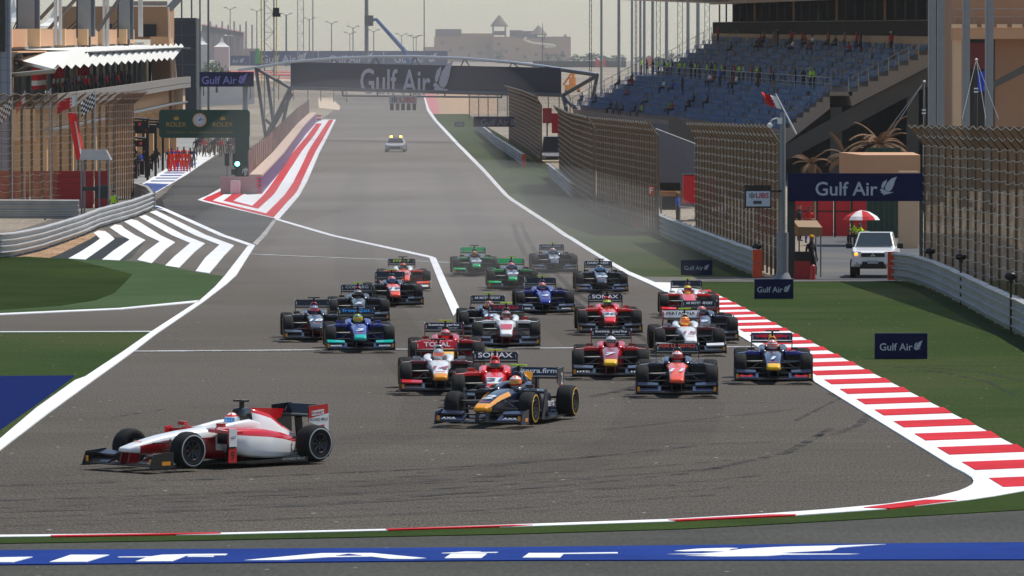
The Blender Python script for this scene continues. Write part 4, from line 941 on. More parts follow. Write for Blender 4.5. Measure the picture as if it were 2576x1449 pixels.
# ---------------------------------------------------------------- sign writing
BIRD = [[(1350, 325), (1290, 345), (1240, 392), (1218, 440), (1212, 468), (1232, 485), (1262, 492), (1290, 470), (1312, 425), (1325, 375)],
        [(1236, 358), (1192, 385), (1172, 430), (1176, 456), (1196, 458), (1214, 425), (1228, 395)],
        [(1160, 468), (1176, 460), (1200, 470), (1225, 488), (1262, 497), (1312, 500), (1270, 515), (1230, 524), (1192, 536), (1198, 520), (1176, 512), (1165, 500), (1175, 488), (1157, 484)]]
def airline_text(b, mat, w, h, tw=.50, mi=0, dx=0.0, th=.50):
    """the airline's words and falcon on a w x h board centred on mat's origin"""
    u = w * tw / 920.0
    # source units: text 430..1130 x 385..535, bird 1155..1350
    cx = 890.0; cy = 445.0
    b.text('Gulf Air', mat @ Matrix.Translation(((780 - cx) * u + dx, (cy - 462) * u, 0)), mi, 700 * u, 150 * u * 1.05, .012)
    b.flat([[((p[0] - cx) * u + dx, (cy - p[1]) * u) for p in poly] for poly in BIRD], mat, mi)
def board_mat(c, rz=0.0):         # plane facing -Y (towards the camera)
    return Matrix.Translation(Vector(c)) @ Matrix.Rotation(rz, 4, 'Z') @ Matrix.Rotation(R(90), 4, 'X')
def px_board(name, label, x0, x1, y0, y1, Y, cat='advertising board', tw=.72, group=None, mat=None, letter=None, thick=.25, rz=0.0, ground=False, txt=True):
    a, c = at(x0, y1, Y), at(x1, y0, Y); w = (c.x - a.x) / math.cos(rz); h = c.z - a.z
    ctr = Vector(((a.x + c.x) / 2, Y, (a.z + c.z) / 2))
    base = Vector((ctr.x, ctr.y, gz(Y) if ground else a.z))
    if ground: ctr.z = gz(Y) + .02 + h / 2; base.z = gz(Y)
    t = thing(name, label, cat, tuple(base), 0, group)
    b = MB(); b.box(ctr + Vector((0, thick / 2, 0)), (w, thick, h), 0, Matrix.Rotation(rz, 3, 'Z')); b.build('panel', mat or NAVY, t)
    if txt:
        b = MB(); nv = Matrix.Rotation(rz, 3, 'Z') @ Vector((0, -.012, 0))
        airline_text(b, board_mat(ctr + nv, rz), w, h, tw); b.build('lettering', letter or SILV, t)
    return t, ctr, w, h
px_board('advertising_board', 'smallest navy airline board standing on the grass below the guardrail', 1713, 1792, 653, 691, 226, ground=True, tw=.80, group='navy boards on the grass')
px_board('advertising_board', 'navy airline board standing on the green beside the service strip', 1898, 1996, 703, 752, 197, ground=True, tw=.86, group='navy boards on the grass')
px_board('advertising_board', 'largest navy airline board standing alone on the near green verge', 2201, 2333, 838, 902, 148.5, ground=True, tw=.82, group='navy boards on the grass')

# ---------------------------------------------------------------- access gate at the right
t, c, w_, h_ = px_board('gate_sign', 'wide navy airline sign spanning the vehicle opening between the right-hand fences', 1983, 2325, 436, 506, 221, cat='sign', tw=.60)
for x, wd in ((1990, .28), (2318, .14)):
    a = at(x, 506, 221.2); g0 = gz(221)
    MB().box((a.x, 221.3, (a.z + g0) / 2 + .5), (wd, .2, a.z - g0 + 1.0)).build('post', MS('dark_green_steel', (52, 56, 50), rough=.5), t)
def lamp_post(label, x, y_top, y_bot, Y, r=.11, base=True, mat=None, group=None):
    g0 = gz(Y); a = at(x, y_top, Y)
    t = thing('lamp_post', label, 'lamp post', (a.x, Y, g0), 0, group)
    b = MB(); b.tube((a.x, Y, g0), (a.x, Y, a.z), r, r * .8, 10); b.build('pole', mat or GREYP, t)
    if base:
        b = MB(); b.tube((a.x, Y, g0), (a.x, Y, g0 + 1.85), r * 1.75, r * 1.75, 10); b.tube((a.x, Y, g0), (a.x, Y, g0 + .3), r * 3.0, r * 1.8, 10); b.build('base', mat or GREYP, t)
    return t, a
t, a = lamp_post('grey steel post with a white dome camera beside the wide navy sign', 1969, 283, 697, 219.5, .13)
b = MB(); b.path([(a.x - .05, a.y - .1, a.z - .32), (a.x - .25, a.y - .12, a.z - .22), (a.x - .42, a.y - .14, a.z - .28), (a.x - .5, a.y - .14, a.z - .42)], .03); b.box((a.x - .12, a.y - .12, a.z - .32), (.18, .12, .24)); b.build('bracket', MS('white_plastic', (225, 225, 220)), t)
b = MB(); b.sphere((a.x - .5, a.y - .14, a.z - .50), .11); b.build('camera_dome', MS('white_plastic2', (235, 232, 225)), t)
# flag on a slanting pole
t = thing('flag', 'small red and white flag on a slanting white pole above the lamp post', 'flag', tuple(at(2003, 337, 216)))
b = MB(); b.tube(at(2003, 337, 216), at(1951, 236, 216), .035, .025, 6); b.build('pole', MS('white_pole', (222, 220, 216)), t)
def flag_grid(corner_a, along, down, nx, ny, amp, matfn):
    b = MB(); A = Vector(corner_a); X = Vector(along); D = Vector(down)
    P = [[A + X * (i / nx) + D * (j / ny) + Vector((0, amp * math.sin(3.2 * i / nx * math.pi + j * .5) * (i / nx), amp * .4 * math.sin(i * 1.3) * (i / nx))) for i in range(nx + 1)] for j in range(ny + 1)]
    for j in range(ny):
        for i in range(nx): b.add([P[j][i], P[j][i + 1], P[j + 1][i + 1], P[j + 1][i]], [(0, 1, 2, 3)], matfn(i, j), True)
    return b
FR, FW, FB = CL['red'], CL['white'], CL['black']
flag_grid(at(1953, 243, 216), at(1915, 232, 216) - at(1953, 243, 216) + Vector((0, 0, -.0)), at(1966, 275, 216) - at(1953, 243, 216), 12, 8, .10, lambda i, j: 0 if i + (1 if j % 2 else 0) < 5 else 1).build('cloth', [FW, FR], t)

# bank sign on an arm
t = thing('bank_sign', 'small white bank sign hanging from an arm on the lamp post', 'sign', tuple(at(1907, 523, 219)))
a, c = at(1873, 523, 219), at(1940, 466, 219)
b = MB(); b.box(((a.x + c.x) / 2, 219.1, (a.z + c.z) / 2), (c.x - a.x, .12, c.z - a.z)); b.box(((c.x + at(1967, 480, 219).x) / 2, 219.1, at(0, 481, 219).z), (at(1967, 0, 219).x - c.x, .06, .08)); b.build('frame', CARB, t)
p0, p1 = at(1877, 519, 219), at(1937, 481, 219)
b = MB(); b.box(((p0.x + p1.x) / 2, 219.0, (p0.z + p1.z) / 2), (p1.x - p0.x, .1, p1.z - p0.z)); b.build('panel', MS('sign_white', (196, 204, 216)), t)
def keys(b, mat, r, mi=0):
    for k in range(3):
        a_ = R(90 + 60 * k); c_, s_ = math.cos(a_), math.sin(a_)
        for q in (-1, 1):
            m_ = mat @ Matrix.Rotation(a_, 4, 'Z')
            b.flat([[(-r, -.06 * r), (r, -.06 * r), (r, .06 * r), (-r, .06 * r)], [(r * .55 * q, -.22 * r), (r * .8 * q, -.22 * r), (r * .8 * q, .22 * r), (r * .55 * q, .22 * r)]], m_, mi)
cx = (p0.x + p1.x) / 2
b = MB(); b.text('UBS', board_mat((at(1918, 0, 219).x, 218.94, at(0, 492, 219).z)), 0, .50, .21, .02); b.build('lettering', MS('sign_red', (190, 30, 45)), t)
b = MB(); keys(b, board_mat((at(1892, 0, 219).x, 218.94, at(0, 492, 219).z)), .13); b.build('emblem', CARB, t)
b = MB(); b.box((at(1906, 0, 219).x, 218.94, at(0, 509, 219).z), (.32, .02, .12)); b.build('display', MS('grey_display', (70, 66, 72)), t)
# red letter board on the tan fence
t = thing('letter_board', 'small red board with a white F on the tan fence', 'sign', tuple(at(1636, 488, 300)))
a = at(1636, 478, 301); b = MB(); b.box((a.x, 299, a.z), (.30, .03, .50)); b.build('panel', MS('board_red', (205, 60, 35)), t)
b = MB(); b.text('F', board_mat((a.x, 298.97, a.z)), 0, None, .32, .02); b.build('lettering', FW, t)

# loudspeakers or lights on stubs behind the right-hand barrier
for lb, x, y, Y in (('black trackside light nearest the pickup truck', 2340, 640, 208), ('middle of the three black trackside lights behind the barrier', 2417, 655, 190), ('black trackside light nearest the right edge', 2543, 705, 165), ('black trackside light by the orange guardrail end', 1904, 628, 224)):
    a = at(x, y, Y); X = a.x
    t = thing('trackside_light', lb, 'light', (X, Y, gz(Y)), 0, 'black lights behind the barriers')
    b = MB(); b.tube((X, Y, gz(Y)), (X, Y, a.z), .035, n=6); b.box((X, Y, a.z - .02), (.12, .08, .12)); b.build('stand', CARB, t)
    b = MB(); b.sphere((X, Y, a.z + .12), .16, 0, 10, 6, 1.25, .8, .75); b.build('lamp_head', CARB, t)

# red hoarding, green gate, tan pillar, hut
REDP = MS('red_hoarding', (205, 28, 34), rough=.6, var=.1)
for i, (xa, xb) in enumerate(((1900, 1952), (1998, 2044), (2055, 2096), (2100, 2138), (2142, 2180))):
    Y = 297 - i * .02; a, c = at(xa, 505, Y), at(xb, 598, Y)
    t = thing('red_hoarding', ['red hoarding panel seen through the fence left of the lamp post', 'leftmost red panel under the wide navy sign', 'second red panel under the wide navy sign', 'third red panel under the wide navy sign', 'red panel touching the green gate'][i], 'hoarding', ((a.x + c.x) / 2, Y, 0), 0, 'red hoarding behind the vehicle gate')
    z1 = a.z + .8
    b = MB(); b.box(((a.x + c.x) / 2, Y, z1 / 2 + .05), (c.x - a.x, .08, z1)); b.build('panel', REDP, t)
    b = MB(); b.box(((a.x + c.x) / 2, Y - .05, z1 * .5), (c.x - a.x, .04, .07)); b.box((a.x, Y - .05, z1 / 2), (.10, .06, z1)); b.build('frame', MS('dark_frame', (58, 30, 28)), t)
GREEN = MS('dark_green_paint', (26, 62, 48), rough=.5)
a, c = at(2181, 505, 290), at(2264, 606, 290)
t = thing('green_gate', 'dark green gate leaf between the red panels and the tan pillar', 'gate', ((a.x + c.x) / 2, 290, 0))
b = MB(); b.box(((a.x + c.x) / 2, 290, 2.4), (c.x - a.x, .05, 4.6)); b.build('panel', GREEN, t)
b = MB()
for k in range(7): b.box((a.x + (c.x - a.x) * k / 6, 289.9, 2.4), (.05, .05, 4.7))
b.build('bar', MS('green_bar', (40, 86, 66)), t)
a, c = at(2262, 508, 271), at(2311, 626, 271)
t = thing('tan_pillar', 'plain tan pillar right of the green gate', 'pillar', ((a.x + c.x) / 2, 271, 0))
b = MB(); b.box(((a.x + c.x) / 2, 271.4, 1.5), (c.x - a.x, .8, 4.4)); b.build('shaft', TAN2, t, bevel=.02)
a, c = at(2127, 436, 275), at(2315, 390, 275)
t = thing('concrete_canopy', 'tan concrete block roof above the wide navy sign', 'canopy', ((a.x + c.x) / 2, 276, 0))
z0, z1 = a.z - .5, c.z
b = MB(); b.hexa([(at(2127, 0, 275).x, 280, z0), (at(2170, 0, 275).x, 275, z0), (c.x, 275, z0), (c.x, 280, z0)], [(at(2127, 0, 275).x, 280, z1 + .1), (at(2170, 0, 275).x, 275, z1), (c.x, 275, z1), (c.x, 280, z1 + .1)]); b.build('roof_block', TAN, t)
b = MB()
for x, Y in ((2322, 279),): b.box((at(x, 0, 275).x, Y, z0 / 2), (.4, .4, z0))
b.build('column', TAN2, t)

# white pickup truck
def pickup(label, loc, rz):
    t = thing('pickup_truck', label, 'pickup truck', loc, rz)
    W = paint('truck_white', (238, 238, 238)); K = CARB
    b = MB()
    b.loft([[(2.48, -.70, .55), (2.48, .70, .55), (2.50, .66, .98), (2.50, -.66, .98)], [(2.30, -.86, .42), (2.30, .86, .42), (2.36, .80, 1.06), (2.36, -.80, 1.06)], [(1.55, -.89, .40), (1.55, .89, .40), (1.5, .84, 1.14), (1.5, -.84, 1.14)], [(1.05, -.89, .40), (1.05, .89, .40), (1.05, .85, 1.17), (1.05, -.85, 1.17)], [(-.9, -.89, .40), (-.9, .89, .40), (-.9, .85, 1.15), (-.9, -.85, 1.15)], [(-2.4, -.88, .45), (-2.4, .88, .45), (-2.4, .86, 1.10), (-2.4, -.86, 1.10)]], smooth=False)
    b.build('body', W, t, local=True, bevel=.035)
    b = MB(); b.loft([[(1.15, -.80, 1.15), (1.15, .80, 1.15), (.45, .64, 1.74), (.45, -.64, 1.74)], [(-.95, -.80, 1.15), (-.95, .80, 1.15), (-.85, .64, 1.74), (-.85, -.64, 1.74)]], smooth=False); b.build('cabin', W, t, local=True, bevel=.04)
    G_ = M('windscreen_glass', (.03, .045, .05), rough=.05, var=.3, scale=3, spec=.8)
    b = MB(); b.add([(1.13, -.72, 1.20), (1.13, .72, 1.20), (.50, .58, 1.71), (.50, -.58, 1.71)], [(0, 1, 2, 3)]); o = b.build('windscreen', G_, t, local=True); o.location = (.018, 0, .02)
    for s_ in (-1, 1):
        b = MB(); b.add([(.92, s_ * .795, 1.20), (-.75, s_ * .795, 1.20), (-.72, s_ * .66, 1.68), (.42, s_ * .66, 1.68)], [(0, 1, 2, 3)]); o = b.build('side_window', G_, t, local=True); o.location = (0, s_ * .012, .0)
        b = MB(); b.box((.98, s_ * 1.0, 1.22), (.12, .24, .20)); b.build('mirror', K, t, local=True, bevel=.03)
        b = MB(); b.hexa([(2.36, s_ * .50, .86), (2.20, s_ * .83, .86), (2.10, s_ * .83, .86), (2.30, s_ * .50, .86)], [(2.42, s_ * .46, 1.02), (2.24, s_ * .84, 1.04), (2.10, s_ * .84, 1.04), (2.30, s_ * .46, 1.02)]); o = b.build('headlight', MS('headlight', (150, 150, 150), rough=.1), t, local=True); o.location = (.10, 0, 0)
        b = MB(); b.sphere((2.44, s_ * .62, .60), .07, 0, 8, 6); b.build('fog_light', MS('foglight', (200, 200, 200), rough=.2), t, local=True)
        for x in (1.55, -1.45):
            w_ = thing('wheel', None, None, (x, s_ * .80, .36)); w_.parent = t; w_.rotation_euler = (0, 0, 0 if s_ > 0 else R(180))
            n = 20; b = MB(); b.loft([[(r_ * math.cos(2 * math.pi * i / n), y, r_ * math.sin(2 * math.pi * i / n)) for i in range(n)] for r_, y in ((.22, -.12), (.35, -.12), (.36, -.08), (.36, .08), (.35, .12), (.22, .12))], 0, False); b.build('tyre', TYRE, w_, local=True)
            b = MB(); b.tube((0, .02, 0), (0, .10, 0), .215, n=16); b.build('rim', MS('truck_rim', (140, 140, 142), rough=.4, metal=.5), w_, local=True)
    b = MB(); b.box((2.47, -.66, .93), (.10, .12, .09)); o = b.build('indicator', M('lit_indicator', lin((255, 150, 30)), emit=3.0), t, local=True)
    b = MB(); b.hexa([(2.46, -.46, .82), (2.46, .46, .82), (2.52, .46, .82), (2.52, -.46, .82)], [(2.44, -.46, .98), (2.44, .46, .98), (2.50, .46, .98), (2.50, -.46, .98)]); b.build('grille', K, t, local=True)
    b = MB(); b.hexa([(2.40, -.55, .36), (2.40, .55, .36), (2.53, .50, .36), (2.53, -.50, .36)], [(2.40, -.42, .64), (2.40, .42, .64), (2.53, .40, .64), (2.53, -.40, .64)]); b.build('bumper', K, t, local=True)
    b = MB(); b.box((2.545, 0, .62), (.01, .42, .12)); b.build('number_plate', MS('plate_grey', (170, 172, 176)), t, local=True)
    b = MB()
    for k in range(3):
        a_ = R(90 + 120 * k); m_ = Matrix.Translation((2.545, 0, .90)) @ Matrix(((0, 0, 1, 0), (1, 0, 0, 0), (0, 1, 0, 0), (0, 0, 0, 1))) @ Matrix.Rotation(a_, 4, 'Z')
        b.flat([[(0, 0), (.055, .032), (.11, 0), (.055, -.032)]], m_)
    b.build('emblem', MS('chrome', (205, 205, 210), rough=.2, metal=.6), t, local=True)
    return t
g = G(2212, 701)
pickup('white pickup truck with one amber light lit, parked in the opening under the sign', (g.x, g.y + 2.3, 0.03), R(-90 - 6))

# umbrella, chairs and people in the opening
def umbrella(label, x, y_top, Y, zt, r):
    X = at(x, 0, Y).x; t = thing('umbrella', label, 'umbrella', (X, Y, gz(Y)))
    b = MB(); n = 16
    for i in range(n):
        a0, a1 = 2 * math.pi * i / n, 2 * math.pi * (i + 1) / n
        pr = [(0, zt), (r * .45, zt - .10), (r * .85, zt - .32), (r, zt - .50)]
        for (r0, z0), (r1, z1) in zip(pr, pr[1:]):
            b.add([(X + r0 * math.cos(a0), Y + r0 * math.sin(a0), z0), (X + r1 * math.cos(a0), Y + r1 * math.sin(a0), z1), (X + r1 * math.cos(a1), Y + r1 * math.sin(a1), z1), (X + r0 * math.cos(a1), Y + r0 * math.sin(a1), z0)], [(0, 1, 2, 3)], (i // 2) % 2, True)
    b.build('canopy', [FR, FW], t)
    b = MB(); b.tube((X, Y, gz(Y)), (X, Y, zt), .025, n=6); b.build('pole', GREYP, t)
umbrella('red and white sun umbrella over the seated marshals', 2168, 0, 285, 6.4 - (528 - 288) / S(285), .93)
def at_person(pose, x, yb, Y, rz, shirt, tr, label, group=None, **k):
    z = at(x, yb, Y).z if yb else gz(Y)
    return person(pose, (at(x, yb or 500, Y).x, Y, z), rz, shirt, tr, label, group, **k)
def chair(label, X, Y, z, rz, group='folding chairs'):
    t = thing('folding_chair', label, 'chair', (X, Y, z), rz, group)
    b = MB(); b.box((0, 0, .44), (.44, .42, .03)); b.build('seat', FW, t, local=True)
    b = MB(); b.box((0, .22, .68), (.44, .03, .30)); b.build('backrest', FW, t, local=True)
    b = MB()
    for sx in (-.2, .2): b.tube((sx, -.18, 0), (sx, .22, .82), .012, n=5); b.tube((sx, .2, 0), (sx, -.2, .44), .012, n=5)
    b.build('frame', GREYP, t, local=True)
for lb, x, Y, rz in (('marshal in bright yellow vest seated nearest under the red and white umbrella', 2172, 271, R(-62)), ('marshal in yellow vest seated beyond the nearer one under the umbrella', 2156, 275, R(-70))):
    X = at(x, 0, Y).x; chair('folding chair under the ' + ('nearer' if '271' in str(Y) else 'farther') + ' seated marshal', X, Y, .02, rz)
    person('lean', (X, Y, .02), rz, 'hivis', 'black', lb, 'seated marshals by the gate', skin=SKIN2)
at_person('stand', 2041, 705, 221, R(40), 'dark', 'black', 'fire marshal in black jacket and yellow cap beside the red cabinet', cap='yellow', skin=SKIN2)
person('arms', (at(2036, 0, 262).x, 262, .45), R(20), 'red', 'blue', 'man in red and white shirt behind the marshal shelter')
person('stand', (at(2012, 0, 266).x, 266, .45), R(60), 'black', 'black', 'man in black hood left of the man in red and white', hair='black')
at_person('stand', 1704, 566, 303, R(70), 'blue', 'black', 'marshal in pale helmet standing in the gap between two fences', cap='khaki')
# marshal shelter with red cabinet and extinguisher
t = thing('marshal_shelter', 'small tan awning shelter under the left end of the wide navy sign', 'shelter', tuple(G(2025, 700)))
b = MB(); a, c = at(2000, 655 - 86, 226), at(2060, 590, 226); b.hexa([(a.x, 223.5, c.z), (c.x, 223.5, c.z), (c.x, 227.5, c.z + .1), (a.x, 227.5, c.z + .1)], [(a.x, 223.5, a.z + .02), (c.x, 223.5, a.z), (c.x, 227.5, a.z + .2), (a.x, 227.5, a.z + .2)]); b.build('awning', MS('tan_awning', (150, 120, 80)), t)
b = MB()
for xx in (a.x + .05, c.x - .05):
    for yy in (223.7, 227.3): b.tube((xx, yy, 0), (xx, yy, a.z), .03, n=6)
b.build('leg', GREYP, t)
t = thing('red_cabinet', 'dark red cabinet with black top at the foot of the shelter', 'cabinet', tuple(G(2019, 706)))
a, c = at(2000, 704, 220), at(2038, 656, 220); b = MB(); b.box(((a.x + c.x) / 2, 220.3, c.z / 2), (c.x - a.x, .6, c.z)); b.build('body', MS('cabinet_red', (165, 22, 26), rough=.5), t, bevel=.015)
b = MB(); b.box(((a.x + c.x) / 2, 220.3, c.z + .18), (c.x - a.x + .04, .64, .34)); b.build('top', CARB, t)
t = thing('fire_extinguisher', 'red fire extinguisher standing right of the dark red cabinet', 'fire extinguisher', tuple(G(2046, 705)))
X = at(2046, 0, 219.5).x; b = MB(); b.tube((X, 219.5, 0.02), (X, 219.5, .52), .10, .10, 12); b.sphere((X, 219.5, .52), .10, 0, 12, 6); b.build('cylinder', MS('extinguisher_red', (200, 20, 24), rough=.3, coat=.5), t)
b = MB(); b.tube((X, 219.5, .6), (X, 219.5, .68), .03); b.box((X + .03, 219.5, .70), (.14, .03, .03)); b.path([(X + .08, 219.5, .68), (X + .15, 219.5, .5), (X + .13, 219.5, .2)], .014); b.build('valve', CARB, t)
# service hut behind the gap and a van
t = thing('guard_booth', 'small booth with brown canopy in the gap left of the fence', 'booth', tuple(G(1690, 560)))
a, c = at(1661, 560, 312), at(1713, 482, 312)
b = MB(); b.box(((a.x + c.x) / 2, 312.5, c.z - .12), (c.x - a.x, 1.4, .28)); b.build('roof', MS('brown_canopy', (160, 110, 60)), t)
b = MB()
for xx in (a.x + .06, c.x - .06):
    for yy in (312, 313.1): MB().box((xx, yy, c.z / 2), (.07, .07, c.z)).build('post', GREYP, t)
b = MB(); b.box(((a.x + c.x) / 2 , 313.1, 1.9), (c.x - a.x, .05, 1.5)); b.build('window', GLASSD, t)
t = thing('shipping_container', 'bright red container above the white van in the gap', 'container', tuple(at(1740, 510, 330)))
a, c = at(1720, 512, 330), at(1800, 441, 330); b = MB(); b.box(((a.x + c.x) / 2, 331.5, (a.z + c.z) / 2), (c.x - a.x, 3, c.z - a.z)); b.box(((a.x + c.x) / 2, 331.5, c.z + .03), (c.x - a.x + .1, 3.1, .06), 1); b.build('shell', [REDP, CARB], t)
b = MB(); b.box(((a.x + c.x) / 2, 331.5, a.z / 2), (.4, 2.6, a.z)); b.build('leg', DCONC, t)
def simple_car(name, label, loc, rz, col_, cat, group=None, hgt=1.45, wid=1.8, ln_=4.5, lights=None, van=False):
    t = thing(name, label, cat, loc, rz, group); f, r = ln_ / 2, -ln_ / 2; w = wid / 2
    b = MB(); b.loft([[(f, -w * .75, .35), (f, w * .75, .35), (f, w * .75, .62), (f, -w * .75, .62)], [(f - .25, -w, .25), (f - .25, w, .25), (f - .25, w * .96, .72), (f - .25, -w * .96, .72)], [(f - 1.3, -w, .22), (f - 1.3, w, .22), (f - 1.3, w * .95, .9), (f - 1.3, -w * .95, .9)], [(r + .3, -w, .25), (r + .3, w, .25), (r + .3, w * .95, .92), (r + .3, -w * .95, .92)], [(r, -w * .85, .35), (r, w * .85, .35), (r, w * .85, .8), (r, -w * .85, .8)]], smooth=False); b.build('body', col_, t, local=True, bevel=.05)
    b = MB(); b.loft([[(f - 1.15, -w * .90, .88), (f - 1.15, w * .90, .88), (f - 1.9, w * .70, hgt), (f - 1.9, -w * .70, hgt)], [(r + (.1 if van else .55), -w * .9, .9), (r + (.1 if van else .55), w * .9, .9), (r + (.2 if van else 1.1), w * .7, hgt), (r + (.2 if van else 1.1), -w * .7, hgt)]], smooth=False); b.build('cabin', col_, t, local=True, bevel=.04)
    b = MB(); b.add([(f - 1.15, -w * .82, .93), (f - 1.15, w * .82, .93), (f - 1.85, w * .64, hgt - .04), (f - 1.85, -w * .64, hgt - .04)], [(0, 1, 2, 3)]); o = b.build('windscreen', GLASSD, t, local=True); o.location = (.03, 0, .02)
    for s_ in (-1, 1):
        b = MB(); b.box((f - .12, s_ * w * .68, .60), (.12, .30, .14)); b.build('headlight', MS('headlight_clear', (225, 228, 232), rough=.15), t, local=True)
        for x in (f - .85, r + .85):
            b = MB(); b.tube((x, s_ * (w - .2), .32), (x, s_ * (w + .01), .32), .32, n=16); b.build('wheel', TYRE, t, local=True)
    b = MB(); b.box((f - .01, 0, .42), (.04, w * 1.1, .16)); b.build('grille', CARB, t, local=True)
    if lights:
        b = MB(); b.box((f - 2.3, 0, hgt + .04), (.25, 1.15, .06)); b.build('light_bar', GREYP, t, local=True)
        for y in (-.46, .46):
            b = MB(); b.tube((f - 2.3, y, hgt + .07), (f - 2.3, y, hgt + .24), .13, .11, n=10); b.build('beacon', lights, t, local=True)
    return t
simple_car('parked_van', 'white van half hidden behind the fence below the red container', tuple(G(1748, 560) + Vector((1.2, 6, 0))), R(-95), paint('van_white', (235, 235, 235)), 'van', hgt=2.0, van=True)
# ================================================================ GRANDSTAND AT THE RIGHT
YN, YF = 440.0, 575.0
SEATB = MS('faded_blue_seat', (68, 122, 178), rough=.55, var=.25, scale=.4)
STEP = MS('grandstand_concrete', (165, 150, 138), rough=.9, var=.15, scale=.5)
def prof_pts(px, Y): return [at(x, y, Y) for x, y in px]
lowN, lowF = (at(1955, 335, YN), at(2087, 231, YN)), (at(1440, 275, YF), at(1600, 190, YF))
upN, upF = (at(2134, 231, YN), at(2336, 125, YN)), (at(1630, 189, YF), at(1790, 99, YF))
stand = thing('grandstand', 'big shaded grandstand with rows of blue seats on the right', 'grandstand', tuple(Vector((lowN[0].x, YN, gz(YN)))))
def rows(a, b, n):
    """(front x, z) of n steps from a to b"""
    return [(a.x + (b.x - a.x) * i / n, a.z + (b.z - a.z) * i / n) for i in range(n + 1)]
seatspots = []
for nm, (n0, n1), (f0, f1), n in (('lower_tier', lowN, lowF, 8), ('upper_tier', upN, upF, 8)):
    rn, rf = rows(n0, n1, n), rows(f0, f1, n)
    secN, secF = [], []
    for i in range(n):
        secN += [(rn[i][0], rn[i][1]), (rn[i + 1][0], rn[i][1])] if i == 0 else [(rn[i][0], rn[i][1]), (rn[i + 1][0], rn[i][1])]
        secF += [(rf[i][0], rf[i][1]), (rf[i + 1][0], rf[i][1])]
    secN += [(rn[n][0] + .02, rn[n][1])]; secF += [(rf[n][0] + .02, rf[n][1])]
    secN += [(rn[n][0] + .02, rn[n][1] - 1.3), (rn[0][0] + .3, rn[0][1] - 1.1)]; secF += [(rf[n][0] + .02, rf[n][1] - 1.3), (rf[0][0] + .3, rf[0][1] - 1.1)]
    b = MB(); b.loft([[(x, YN, z) for x, z in secN], [(x, YF, z) for x, z in secF]], 0, True, False); b.build(nm, STEP, stand)
    for i in range(n):
        for k in range(190):
            if k % 16 in (7, 8) and nm == 'upper_tier': continue
            if k % 24 == 11 or rnd.random() < .10: continue
            t_ = (k + .5) / 190.0
            x = rn[i][0] + (rf[i][0] - rn[i][0]) * t_; z = rn[i][1] + (rf[i][1] - rn[i][1]) * t_; Y = YN + (YF - YN) * t_
            dx = (rn[i + 1][0] - rn[i][0])
            seatspots.append((x + dx * .55, Y, z, t_))
def seat_geo(b, x, Y, z):
    w = .27
    b.hexa([(x - .22, Y - w, z + .36), (x + .14, Y - w, z + .34), (x + .14, Y + w, z + .34), (x - .22, Y + w, z + .36)], [(x - .22, Y - w, z + .41), (x + .14, Y - w, z + .39), (x + .14, Y + w, z + .39), (x - .22, Y + w, z + .41)])
    b.hexa([(x + .12, Y - w, z + .36), (x + .16, Y - w, z + .36), (x + .16, Y + w, z + .36), (x + .12, Y + w, z + .36)], [(x + .20, Y - w, z + .80), (x + .24, Y - w, z + .80), (x + .24, Y + w, z + .80), (x + .20, Y + w, z + .80)])
seatspots.sort(key=lambda s_: s_[3])
sd_ = MB(); seat_geo(sd_, 0, 0, 0); so_ = sd_.build('seat', SEATB); sdat = so_.data; bpy.data.objects.remove(so_)
for x, Y, z, _ in seatspots[:100]:
    o = bpy.data.objects.new('seat', sdat); col.objects.link(o); o.parent = stand; o.location = Vector((x, Y, z)) - stand.location
b = MB()
for x, Y, z, _ in seatspots[100:]: seat_geo(b, x, Y, z)
b.build('seating', SEATB, stand, kind='stuff')
# walkway between tiers with its rail
b = MB(); b.loft([[(lowN[1].x, YN, lowN[1].z - .3), (upN[0].x + .3, YN, lowN[1].z - .3), (upN[0].x + .3, YN, lowN[1].z), (lowN[1].x, YN, lowN[1].z)], [(lowF[1].x, YF, lowF[1].z - .3), (upF[0].x + .3, YF, lowF[1].z - .3), (upF[0].x + .3, YF, lowF[1].z), (lowF[1].x, YF, lowF[1].z)]], 0, True, False); b.build('walkway', STEP, stand)
def railing(name, A, B, h, parent, mat, n=30, r=.03, glass=None):
    b = MB(); A, B = Vector(A), Vector(B); U = Vector((0, 0, h))
    b.tube(A + U, B + U, r, n=5); b.tube(A + U * .55, B + U * .55, r * .6, n=5)
    for i in range(n + 1):
        q = A.lerp(B, i / n); b.tube(q, q + U, r, n=5)
    b.build(name, mat, parent)
RAIL = MS('pale_handrail', (170, 168, 160), rough=.4, metal=.3)
railing('handrail', (lowN[1].x + .1, YN, lowN[1].z), (lowF[1].x + .1, YF, lowF[1].z), 1.1, stand, RAIL, 40, .025)
railing('handrail', (upN[0].x, YN - .2, upN[0].z), (upN[1].x, YN - .2, upN[1].z), 1.0, stand, RAIL, 8, .03)
railing('handrail', (upF[0].x, YF + .2, upF[0].z), (upF[1].x, YF + .2, upF[1].z), 1.2, stand, RAIL, 8, .03)
railing('handrail', (lowF[0].x, YF + .2, lowF[0].z), (lowF[1].x, YF + .2, lowF[1].z), 1.2, stand, RAIL, 8, .03)
for t_ in (.12, .25, .4, .55, .7, .85):
    p = upN[0].lerp(upF[0], t_); q = upN[1].lerp(upF[1], t_); railing('handrail', p, q, 1.0, stand, RAIL, 6, .02)
